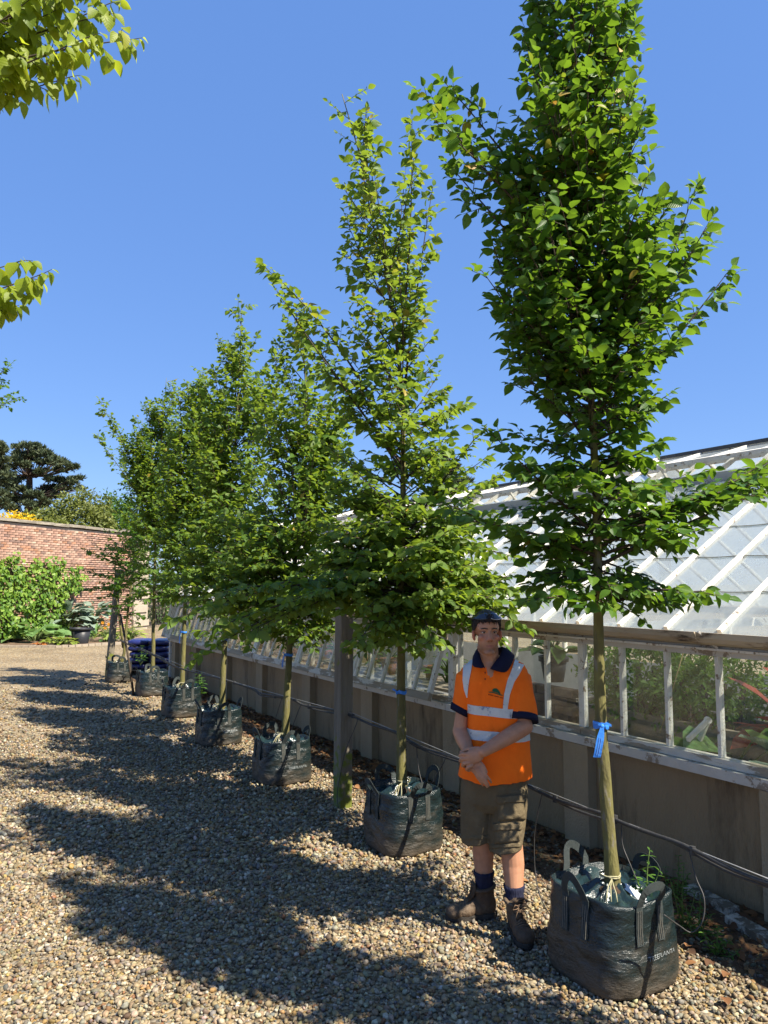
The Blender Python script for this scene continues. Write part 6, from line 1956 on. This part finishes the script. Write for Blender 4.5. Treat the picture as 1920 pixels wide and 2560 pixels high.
score = np.where((tt > 0.0), dep, -9); order = np.argsort(-score)
place_hero = order[:300]; rest = order[300:]
tag(place('foliage', leaf_mesh('foliage', P[rest] - vo, A[rest], N[rest], S[rest], T[rest], 'round'), VINE, vroot), kind='stuff')
leaf_objects(P[place_hero], A[place_hero], N[place_hero], S[place_hero], T[place_hero], 'round', VINE, vroot, vo)
for k, t in enumerate((-5.0, -2.5, 0.4, 2.2)):
    q = MB(); q.tube([Vector(wallp(t + 0.15 * math.sin(i * 1.3 + k), 0.12, 0.05 + 0.4 * i) - vo) for i in range(7)], list(np.linspace(0.035, 0.01, 7)), 7); q.build('stem', TWIG, vroot, True)

def clump(name, label, base, n, size, kind, mat, rad, height, cat='plant', group=None, wid=1.0, arch=0.5, parts=0, seed=1, stalk=True):
    """plant of leaves on stalks rising from one crown"""
    root = empty(name, tuple(base)); tag(root, label, cat, group)
    r = np.random.default_rng(seed); P, A, N, S, T = [], [], [], [], []
    st = MB()
    for i in range(n):
        az = i * 2.4 + r.uniform(-0.4, 0.4); rr = rad * math.sqrt(r.uniform(0.02, 1)); h_ = height * (1 - 0.55 * (rr / rad) ** 2) * r.uniform(0.6, 1.05)
        d = np.array([math.cos(az), math.sin(az), 0])
        p = d * rr + np.array([0, 0, h_])
        if stalk: st.tube([Vector(d * 0.03), Vector(d * rr * 0.4 + np.array([0, 0, h_ * 0.7])), Vector(p)], [0.012, 0.01, 0.006], 5, caps=False)
        P.append(p); A.append(d + np.array([0, 0, arch - 1.1 * rr / rad * arch]) + r.normal(0, 0.2, 3)); N.append(np.array([0, 0, 1.0]) - d * 0.3 + r.normal(0, 0.25, 3)); S.append(size * r.uniform(0.6, 1.15)); T.append(r.uniform(0, 1))
    if stalk: st.build('stem', WEED_STEM, root, True)
    P, A, N, S, T = map(np.array, (P, A, N, S, T))
    if parts: leaf_objects(P, A, N, S, T, kind, mat, root, (0, 0, 0))
    else: tag(place('foliage', leaf_mesh('foliage', P, A, N, S, T, kind, [wid] * n), mat, root), kind='stuff')
    return root
MARROW = leaf_mat('broad_leaf', [(0, (0.08, 0.17, 0.05)), (1, (0.18, 0.3, 0.11))], trans=0.3, tcol=(0.3, 0.5, 0.1), veins=4)
SILVER = leaf_mat('silver_leaf', [(0, (0.14, 0.2, 0.15)), (1, (0.27, 0.34, 0.27))], trans=0.2, tcol=(0.3, 0.4, 0.25), rough=0.7)
LIME = leaf_mat('lime_leaf', [(0, (0.13, 0.2, 0.03)), (1, (0.3, 0.36, 0.07))], trans=0.35, tcol=(0.45, 0.55, 0.08))
PETAL = leaf_mat('orange_petal', [(0, (0.75, 0.25, 0.02)), (1, (0.8, 0.42, 0.03))], trans=0.3, tcol=(0.8, 0.4, 0.02))
YELLOWF = leaf_mat('yellow_flower', [(0, (0.7, 0.45, 0.01)), (1, (0.8, 0.6, 0.03))], trans=0.3, tcol=(0.8, 0.6, 0.02))
clump('marrow_plant', 'pale green broad-leaved marrow plant in the bed below the vine', G(85, 1606), 46, 0.46, 'round', MARROW, 0.85, 0.62, parts=1, seed=3)
clump('marrow_plant', 'smaller marrow plant at the left of the bed below the vine', G(-20, 1606), 30, 0.42, 'round', MARROW, 0.7, 0.5, parts=1, seed=4)
clump('artichoke_plant', 'tall silvery grey artichoke plant behind the black tub', G(150, 1598) + np.array([0, 0.6, 0]), 70, 0.62, 'lance', SILVER, 0.6, 1.25, wid=1.5, arch=0.9, seed=5)
clump('artichoke_plant', 'silvery artichoke plant between the black tub and the brick pier', G(208, 1596) + np.array([0, 0.9, 0]), 70, 0.6, 'lance', SILVER, 0.55, 1.2, wid=1.5, arch=0.9, seed=6)
clump('strappy_plant', 'green strappy-leaved clump right of the black tub', G(240, 1604), 50, 0.5, 'lance', MARROW, 0.4, 0.3, wid=0.7, arch=1.2, seed=7, stalk=False)
clump('lime_plant', 'low yellow-green plant at the bed edge before the vine', G(150, 1614), 60, 0.16, 'round', LIME, 0.45, 0.25, seed=8)
clump('flower_clump', 'clump of orange daisies before the brick wall', G(268, 1606), 60, 0.24, 'lance', LIME, 0.3, 0.5, seed=9)
clump('flower_clump', 'clump of yellow-green flowers behind the far post', G(325, 1604), 70, 0.26, 'lance', LIME, 0.35, 0.55, seed=19)
fr_ = np.random.default_rng(5); froot = empty('orange_flower', tuple(G(266, 1606) + np.array([0, 0, 0.5])))
tag(froot, 'small cluster of orange flower heads above the daisy clump', 'flowers')
for k in range(7):
    c = fr_.uniform(-0.25, 0.25, 3) * np.array([1, 0.5, 0.5])
    az = np.linspace(0, 6.28, 9)[:-1]
    me_ = leaf_mesh('flower_head', np.tile(c, (8, 1)), np.stack([np.cos(az), np.full(8, -0.35), np.sin(az)], -1), np.tile((0, -1, 0.3), (8, 1)), np.full(8, 0.06), fr_.uniform(0, 1, 8), 'hornbeam')
    place('flower_head', me_, PETAL, froot)
clump('dry_clump', 'low orange-brown dried clump at the bed edge', G(97, 1617), 70, 0.14, 'hornbeam', leaf_mat('rust_leaf', [(0, (0.3, 0.1, 0.03)), (1, (0.5, 0.2, 0.06))], trans=0.15, tcol=(0.5, 0.2, 0.05)), 0.2, 0.09, seed=10, stalk=False)
BLACKP = M('black_plastic_tub', (0.018, 0.019, 0.022), (0.03, 0.031, 0.034), scale=6, rough=0.45, bump=0.15, bscale=20)
tp = G(201, 1611); tub = empty('plastic_tub', tuple(tp)); tag(tub, 'large black plastic tub standing in the bed', 'tub')
q = MB(); rg = lambda r0, z, n=36: [Vector((math.cos(2 * math.pi * i / n) * r0, math.sin(2 * math.pi * i / n) * r0, z)) for i in range(n)]
q.loft([rg(0.22, 0), rg(0.225, 0.01), rg(0.295, 0.47), rg(0.285, 0.47), rg(0.22, 0.06)]); q.build('body', BLACKP, tub, True)
q = MB(); q.loft([rg(0.298, 0.44), rg(0.33, 0.445), rg(0.335, 0.50), rg(0.325, 0.51), rg(0.30, 0.505), rg(0.296, 0.45)], False, False); q.build('rim', BLACKP, tub, True)
for s in (-1, 1):
    q = MB(); q.tube([Vector((s * 0.31, -0.07, 0.5)), Vector((s * 0.34, -0.05, 0.53)), Vector((s * 0.345, 0.05, 0.53)), Vector((s * 0.31, 0.07, 0.5))], 0.012, 6); q.build('handle', BLACKP, tub, True)

# ================================================================== trees behind the walls
def bush(name, label, c, rad, n, size, kind, mat, cat='shrub', group=None, seed=1, trunk=True, flat=0.0, lump=0.35, wid=1.0):
    """crown of leaves spread through an uneven ellipsoid, on stems from the ground"""
    c = np.array(c, float); root = empty(name, (c[0], c[1], 0)); tag(root, label, cat, group)
    r = np.random.default_rng(seed); P, N = [], []
    o = np.array([c[0], c[1], 0.0])
    while len(P) < n:
        d = r.normal(0, 1, 3); d /= np.linalg.norm(d)
        if d[2] < -0.75: continue
        k = 1 + lump * noise.noise((d[0] * 2.2 + seed, d[1] * 2.2, d[2] * 2.2)) + 0.5 * lump * noise.noise((d[0] * 5 + seed, d[1] * 5, d[2] * 5))
        rr = k * r.uniform(0.25, 1.0) ** 0.4
        P.append(c + d * rad * rr - o); N.append(d)
    P, N = np.array(P), np.array(N)
    A = norm(N * 0.5 + r.normal(0, 0.6, (n, 3)) + np.array([0, 0, 0.1]))
    me_ = leaf_mesh('crown', P, A, N * 0.7 + np.array([0, 0, 0.7]) + r.normal(0, 0.4, (n, 3)), size * r.uniform(0.6, 1.2, n), r.uniform(0, 1, n), kind, np.full(n, wid))
    tag(place('crown', me_, mat, root), kind='stuff')
    if trunk:
        for k in range(4):
            a = 6.28 * k / 4; top = c - o + np.array([math.cos(a) * rad[0] * 0.5, math.sin(a) * rad[1] * 0.5, rad[2] * 0.3])
            q = MB(); q.tube([Vector((0.1 * math.cos(a), 0.1 * math.sin(a), 0)), Vector(top * 0.5), Vector(top)], [0.06, 0.045, 0.02], 6); q.build('trunk', TWIG, root, True)
    return root
OLIVE = leaf_mat('olive_shrub_leaf', [(0, (0.075, 0.10, 0.02)), (1, (0.19, 0.21, 0.05))], trans=0.3, tcol=(0.3, 0.36, 0.06))
PINE = leaf_mat('pine_needles', [(0, (0.04, 0.066, 0.034)), (1, (0.10, 0.12, 0.055))], trans=0.1, tcol=(0.1, 0.14, 0.04), rough=0.7)
GREEN2 = leaf_mat('hedge_leaf', [(0, (0.03, 0.075, 0.015)), (1, (0.07, 0.14, 0.025))], trans=0.3, tcol=(0.2, 0.36, 0.04))
bush('olive_shrub', 'large yellow-green rounded shrub rising behind the brick wall', W(195, 1345, 35), np.array([1.75, 1.6, 2.1]), 8500, 0.18, 'simple', OLIVE, seed=3, lump=0.3)
bush('olive_shrub', 'lower olive-green shrub behind the wall between the pine and the big shrub', W(95, 1345, 33), np.array([1.5, 1.2, 1.1]), 5000, 0.17, 'simple', OLIVE, seed=5, lump=0.35)
bush('green_tree', 'darker green tree showing beside the yellow-green shrub', W(285, 1350, 42), np.array([1.5, 1.5, 2.3]), 5000, 0.22, 'simple', GREEN2, cat='tree', seed=6)
bush('broom_bush', 'broom bush covered in yellow flowers above the wall coping', W(42, 1312, 27), np.array([0.62, 0.5, 0.42]), 1100, 0.10, 'simple', YELLOWF, seed=7, lump=0.6)
bush('broom_bush', 'yellow-flowered broom at the left end of the wall coping', W(-40, 1305, 26), np.array([0.7, 0.5, 0.35]), 900, 0.10, 'simple', YELLOWF, seed=8, lump=0.6)
bush('hedge_bush', 'green bush seen through the iron gate', W(402, 1505, 36), np.array([1.1, 1.0, 1.6]), 1500, 0.16, 'simple', GREEN2, seed=9)
bush('dark_tree', 'dark green tree far behind the hornbeam row', W(560, 1400, 60), np.array([6, 4, 4.2]), 3500, 0.34, 'simple', GREEN2, cat='tree', seed=29)

def pine(label, D, trunk_px, pads, seed, tuft=0.42):
    """pads: (px, py, rx, ry) in pixels of needle clouds on limbs"""
    r = np.random.default_rng(seed)
    tp_ = [W(px, py, D) for px, py in trunk_px]
    base = np.array([tp_[0][0], tp_[0][1], 0.0]); root = empty('pine_tree', tuple(base)); tag(root, label, 'tree', 'pines beyond the garden')
    pts = [Vector((0, 0, 0))] + [Vector(p - base) for p in tp_]
    q = MB(); q.tube(pts, list(np.linspace(0.4, 0.12, len(pts))), 9); q.build('trunk', PINEBARK, root, True)
    P, A, N, S, T = [], [], [], [], []
    s_ = D / FPX
    small = []
    for px, py, rx, ry in pads:
        for k in range(3):
            small.append((px + r.uniform(-1.15, 1.15) * rx, py + r.uniform(-1.0, 0.7) * ry, rx * r.uniform(0.25, 0.5), ry * r.uniform(0.35, 0.6)))
    pads = [(a, b, c * 0.8, d * 0.75) for a, b, c, d in pads] + small
    for px, py, rx, ry in pads:
        c = W(px, py, D + r.uniform(-2.0, 2.0)) - base
        zt = c[2]; 
        ti = min(range(len(pts)), key=lambda i: abs(pts[i].z - (zt - 0.8)))
        q = MB(); m_ = (pts[ti] + Vector(c)) / 2 + Vector((0, 0, -0.25)); q.tube([pts[ti], m_, Vector(c)], [0.07, 0.05, 0.02], 6, caps=False); q.build('limb', PINEBARK, root, True)
        n_ = int(8 + 0.5 * rx * ry)
        for k in range(n_):
            d = r.normal(0, 1, 3); d /= np.linalg.norm(d)
            p = c + d * np.array([rx * s_, rx * s_ * 0.8, ry * s_]) * r.uniform(0.2, 1) ** 0.5
            tint = r.uniform(0, 1)
            for b_ in range(5):
                a = np.array([d[0] * 0.6, d[1] * 0.6, 0.7]) + r.normal(0, 0.55, 3)
                P.append(p); A.append(a); N.append(r.normal(0, 1, 3)); S.append(tuft * r.uniform(0.6, 1.15)); T.append(np.clip(tint + r.normal(0, 0.1), 0, 1))
    tag(place('crown', leaf_mesh('crown', P, A, N, S, T, 'needle', np.full(len(P), 0.9)), PINE, root), kind='stuff')
    return root
PINEBARK = M('pine_bark', (0.10, 0.066, 0.05), (0.06, 0.045, 0.036), scale=6, rough=0.95, bump=0.5, bscale=10)
pine('wide flat-topped pine beyond the brick wall behind the yellow broom', 62, [(72, 1290), (73, 1240), (74, 1190), (72, 1140), (74, 1115)],
     [(62, 1116, 22, 8), (90, 1118, 16, 9), (40, 1120, 12, 4), (50, 1140, 22, 9), (80, 1138, 26, 10), (115, 1136, 18, 10), (135, 1150, 16, 7), (160, 1160, 16, 8), (182, 1170, 14, 7), (110, 1158, 20, 8), (150, 1178, 20, 6), (190, 1198, 16, 6), (165, 1204, 24, 8), (130, 1200, 22, 9), (40, 1150, 16, 8), (30, 1168, 14, 8), (60, 1165, 16, 6), (100, 1180, 14, 6), (125, 1222, 24, 9), (165, 1222, 22, 7), (50, 1198, 16, 6), (55, 1225, 24, 8), (85, 1235, 20, 8), (40, 1250, 26, 10), (70, 1262, 26, 9), (110, 1245, 20, 8), (20, 1215, 20, 8), (100, 1265, 22, 10), (140, 1240, 16, 7), (200, 1222, 8, 4), (25, 1270, 26, 10)], 4, 0.40)
pine('dark pine at the left beyond the brick wall', 56, [(-40, 1290), (-38, 1220), (-30, 1150), (-10, 1115)],
     [(-5, 1112, 14, 8), (5, 1125, 14, 7), (-15, 1135, 24, 10), (-5, 1155, 24, 10), (0, 1178, 24, 10), (10, 1192, 24, 8), (-30, 1170, 24, 12), (-20, 1210, 30, 12), (-5, 1235, 30, 10), (-20, 1260, 34, 12), (-60, 1190, 30, 14), (-60, 1140, 26, 12), (-70, 1240, 30, 14)], 5, 0.40)
pine('conifer showing through the gap between the greenhouse roof vents', 46, [(1660, 1330), (1660, 1250), (1658, 1170)],
     [(1662, 1166, 14, 7), (1645, 1180, 18, 8), (1680, 1182, 18, 8), (1655, 1195, 26, 9), (1690, 1200, 20, 8), (1640, 1210, 22, 8), (1670, 1220, 34, 10), (1630, 1230, 30, 9), (1705, 1222, 30, 9), (1665, 1245, 46, 12)], 6, 0.34)
pine('dark conifer rising behind the greenhouse beside the hornbeams', 44, [(1120, 1330), (1120, 1250), (1118, 1150)],
     [(1118, 1140, 14, 9), (1105, 1160, 20, 9), (1135, 1170, 18, 9), (1120, 1190, 28, 10), (1095, 1205, 24, 9), (1145, 1210, 24, 9), (1120, 1230, 40, 12), (1080, 1240, 30, 10)], 7, 0.34)

# ================================================================== branches reaching in from the left
PEAR = leaf_mat('pear_leaf', [(0, (0.12, 0.19, 0.018)), (0.7, (0.25, 0.32, 0.03)), (1, (0.32, 0.32, 0.04))], trans=0.55, tcol=(0.55, 0.6, 0.03), rough=0.45, veins=6, vein=0.25, spec=0.25)
pbase = np.array([-3.0, 3.1, 0.0])
proot = empty('pear_tree', tuple(pbase)); tag(proot, 'pear tree at the left whose glossy lime-green branches hang into view', 'tree')
pst = [Vector((0, 0, 0)), Vector((0.03, 0, 1.0)), Vector((-0.02, 0.03, 2.0)), Vector((0.05, 0.0, 3.2)), Vector((0.02, 0, 4.4)), Vector((0.1, 0, 5.6))]
MB().tube(pst, [0.11, 0.09, 0.08, 0.06, 0.045, 0.02], 12).build('trunk', BARK, proot, smooth=True)
c = Crown(77)
def pear_twigs(tips, z0, Y):
    for px, py, dY, lift in tips:
        tip = W(px, py, Y + dY)
        s = pbase + np.array([0.05, 0, z0])
        c.branch(s, tip, lift, 0.084, 0.014, 0.5, tw=0.105, tl=0.2, first=0.45)
pear_twigs([(318, 100, 0.0, 0.04), (250, 40, 0.1, 0.05), (215, 95, -0.1, 0.03), (150, 150, 0.0, 0.02), (270, 10, 0.2, 0.05), (110, 40, 0.0, 0.05), (60, 150, 0.1, 0.0), (165, 195, 0.1, 0.05), (30, 225, 0.0, 0.02), (90, 90, 0.2, 0.04), (190, -30, 0, 0.05), (60, 10, -0.1, 0.05), (120, -60, 0.1, 0.04), (0, 100, 0.1, 0.04), (20, 40, 0.0, 0.02), (310, -60, 0.1, 0.05)], 3.5, 3.3)
pear_twigs([(92, 690, 0.0, 0.05), (45, 655, 0.1, 0.05), (40, 740, 0.0, 0.06), (8, 775, 0.05, 0.06)], 2.55, 3.35)
for k in range(26):
    az = c.r.uniform(1.2, 5.0); z = c.r.uniform(2.6, 5.6)
    c.branch(pbase + np.array([0, 0, z - 0.3]), pbase + np.array([math.cos(az) * 1.1, math.sin(az) * 1.1, z]), 0.05, 0.067, 0.012, 0.45, tw=0.1)
# pear leaves hang: turn them down
c.A = [a * np.array([0.6, 0.6, 1.0]) + np.array([0, 0, -0.75]) for a in c.A]
c.N = [n_ * 0.5 + np.array([0.5, -0.6, 0.3]) + c.r.normal(0, 0.35, 3) for n_ in c.N]
finish_crown(c, proot, pbase, PEAR, 300, 'pear')
nb_ = np.array([-5.6, 8.6, 0.0])
nroot = empty('elm_tree', tuple(nb_)); tag(nroot, 'small-leaved tree at the left edge with only twig tips in view', 'tree')
MB().tube([Vector((0, 0, 0)), Vector((0.05, 0, 2)), Vector((0, 0, 4.2)), Vector((0.1, 0, 5.6))], [0.06, 0.05, 0.035, 0.01], 10).build('trunk', BARK, nroot, smooth=True)
c = Crown(78)
for px, py, dY in ((42, 995, 0), (22, 915, 0.1), (8, 960, -0.1), (5, 1010, 0.1), (-30, 890, 0), (28, 985, 0.2)):
    c.branch(nb_ + np.array([0, 0, 3.2]), W(px, py, 8.6 + dY), 0.04, 0.06, 0.014, 0.5, tw=0.07, tl=0.22, first=0.4)
for k in range(40):
    az = c.r.uniform(0, 6.28); z = c.r.uniform(2.0, 5.6); R = 0.75 * (1 - 0.5 * (z - 2) / 3.6)
    c.branch(nb_ + np.array([0, 0, z - 0.4]), nb_ + np.array([math.cos(az) * R, math.sin(az) * R, z]), 0.02, 0.07, 0.01, 0.4, tw=0.09)
finish_crown(c, nroot, nb_, HORN, 0)

# ================================================================== inside the greenhouse
FERN = leaf_mat('feathery_green', [(0, (0.06, 0.14, 0.025)), (1, (0.16, 0.27, 0.05))], trans=0.4, tcol=(0.3, 0.5, 0.06))
REDL = leaf_mat('bronze_red_leaf', [(0, (0.3, 0.05, 0.03)), (1, (0.5, 0.12, 0.06))], trans=0.35, tcol=(0.6, 0.12, 0.05))
CONC = M('concrete_trough', (0.30, 0.26, 0.2), (0.22, 0.19, 0.14), scale=5, rough=0.9, bump=0.4, bscale=60)
tr_ = UV3(4.3, 5.35); tro = empty('concrete_trough', tuple(tr_), BAGROT); tag(tro, 'concrete planting trough inside the greenhouse under the ferny plants', 'trough')
for c_, d_ in (((0, -0.28, 0.42), (2.3, 0.06, 0.84)), ((0, 0.28, 0.42), (2.3, 0.06, 0.84)), ((-1.12, 0, 0.42), (0.06, 0.49, 0.84)), ((1.12, 0, 0.42), (0.06, 0.49, 0.84))):
    MB().box(c_, d_).build('side', CONC, tro)
MB().box((0, 0, 0.4), (2.17, 0.49, 0.7)).build('compost', COMPOST, tro)
bush('feathery_plant', 'feathery green plants in the trough behind the greenhouse glass', UV3(4.62, 5.25, 1.1), np.array([0.55, 0.42, 0.38]), 3400, 0.06, 'simple', FERN, cat='plant', seed=31, wid=0.7, lump=0.4)
bush('feathery_plant', 'feathery green plants at the near end of the glasshouse trough', UV3(4.0, 5.3, 1.06), np.array([0.5, 0.4, 0.3]), 2200, 0.06, 'simple', FERN, cat='plant', seed=32, wid=0.7, lump=0.5)
clump('courgette_plant', 'courgette plant with big jagged leaves behind the greenhouse glass', UV3(3.5, 4.78, 0.35), 16, 0.30, 'round', MARROW, 0.36, 0.62, parts=1, seed=33)
clump('courgette_plant', 'low courgette plant with silver-marked leaves behind the glass', UV3(3.1, 4.75, 0.38), 14, 0.28, 'round', SILVER, 0.38, 0.5, parts=1, seed=34)
clump('canna_plant', 'bronze-red canna with orange tinge behind the right-hand glass', UV3(3.25, 5.2, 0.5), 26, 0.34, 'lance', REDL, 0.2, 0.7, wid=2.2, arch=2.2, seed=35)
BRK = M('old_loose_brick', (0.2, 0.13, 0.09), (0.13, 0.09, 0.07), scale=9, rough=0.95, bump=0.5)
for i in range(3):
    for j in range(7):
        p = UV3(5.2 + 0.235 * i + (0.06 if j % 2 else 0), 4.9, 0.04 + 0.075 * j + 0.45)
        o = MB().box((0, 0, 0), (0.222, 0.105, 0.07)).build('brick', BRK, None, False, tuple(p)); o.rotation_euler = (0, 0, BAGROT + 0.03 * ((i * 3 + j) % 4 - 1.5))
        tag(o, 'loose old brick, %s course of the pile behind the glass, %s' % (('bottom', 'second', 'third', 'fourth', 'fifth', 'sixth', 'top')[j], ('end by the trough', 'middle one', 'end by the open sashes')[i]), 'brick', 'bricks piled inside the greenhouse')
SHELF = M('bench_timber', (0.34, 0.29, 0.22), (0.24, 0.2, 0.15), scale=8, rough=0.9, bump=0.4)
def bench(u0, u1, v0, v1, z, label):
    root = empty('potting_bench', tuple(UV3((u0 + u1) / 2, (v0 + v1) / 2)), BAGROT); tag(root, label, 'bench', 'benches inside the greenhouse')
    L_, D_ = u1 - u0, v1 - v0
    for k in range(5): MB().box((0, -D_ / 2 + D_ * (k + 0.5) / 5, z), (L_, D_ / 5 - 0.015, 0.03)).build('slat', SHELF, root)
    for sx in (-1, 1):
        for sy in (-1, 1): MB().box((sx * (L_ / 2 - 0.06), sy * (D_ / 2 - 0.05), (z - 0.016) / 2), (0.06, 0.06, z - 0.016)).build('leg', SHELF, root)
bench(5.02, 5.98, 4.72, 5.15, 0.47, 'timber bench under the brick pile inside the greenhouse')
bench(6.1, 9.4, 4.6, 5.25, 0.8, 'long slatted potting bench behind the open sashes')
bench(9.7, 13.7, 4.6, 5.25, 0.8, 'slatted potting bench toward the far end of the greenhouse')
CLAY = M('terracotta', (0.36, 0.15, 0.08), (0.26, 0.11, 0.06), scale=12, rough=0.9, bump=0.2)
def pot(u, v, z, r0, lab, mat=CLAY):
    root = empty('flower_pot', tuple(UV3(u, v, z))); tag(root, lab, 'pot', 'pots inside the greenhouse')
    q = MB(); q.loft([rg(r0 * 0.68, 0), rg(r0 * 0.93, r0 * 1.5), rg(r0 * 0.85, r0 * 1.5), rg(r0 * 0.6, 0.03)]); q.build('body', mat, root, True)
    q = MB(); q.loft([rg(r0 * 0.935, r0 * 1.38), rg(r0 * 1.04, r0 * 1.39), rg(r0 * 1.06, r0 * 1.75), rg(r0 * 0.95, r0 * 1.76), rg(r0 * 0.92, r0 * 1.4)], False, False); q.build('rim', mat, root, True)
pot(6.17, 4.68, 0.816, 0.075, 'terracotta pot at the end of the bench in the open greenhouse corner')
for k in range(9): pot(6.7 + 0.7 * k, 4.77 + 0.15 * (k % 2), 0.816, 0.07 + 0.02 * (k % 3), 'terracotta pot on the potting bench, %s along from the open corner' % ('second', 'third', 'fourth', 'fifth', 'sixth', 'seventh', 'eighth', 'ninth', 'tenth')[k])
pot(5.38, 4.91, 1.02, 0.13, 'black pot standing on the brick pile behind the glass', BLACKP)
clump('potted_plant', 'leafy plant in the black pot on the brick pile', UV3(5.38, 4.91, 1.2), 24, 0.2, 'hornbeam', GREEN2, 0.16, 0.2, seed=41)
for k in range(5):
    clump('potted_plant', 'green plant on the bench behind the sashes, %s along from the open corner' % ('first', 'second', 'third', 'fourth', 'fifth')[k], UV3(7.1 + 1.3 * k, 4.95, 0.82), 22, 0.16, 'hornbeam', FERN, 0.2, 0.3, group='plants on the potting bench', seed=50 + k)
ws = UV3(3.3, VW - 0.0, 0.0)
q_ = empty('window_stay', tuple(UV3(3.43, VW + 0.05, 0.88))); tag(q_, 'white angled metal stay folded behind the greenhouse glass', 'window stay')
MB().beam((0, 0, 0.02), (0.18, 0.12, 0.12), 0.022, 0.03).build('arm', PAINT, q_)
MB().beam((0.185, 0.12, 0.12), (0.14, 0.2, -0.06), 0.022, 0.03).build('arm', PAINT, q_)
MB().tube([Vector((0.183, 0.1, 0.123)), Vector((0.187, 0.14, 0.123))], 0.022, 12).build('pivot', PAINT, q_)
TWINE = M('straw_twine', (0.4, 0.32, 0.16), (0.32, 0.25, 0.12), rough=0.9)
q = MB(); q.tube([Vector(UV3(3.85, 4.5, 0.85)), Vector(UV3(3.62, 4.55, 1.55))], 0.004, 5)
tag(q.build('bean_string', TWINE, None, True), 'straw-coloured string running up behind the greenhouse glass', 'string')
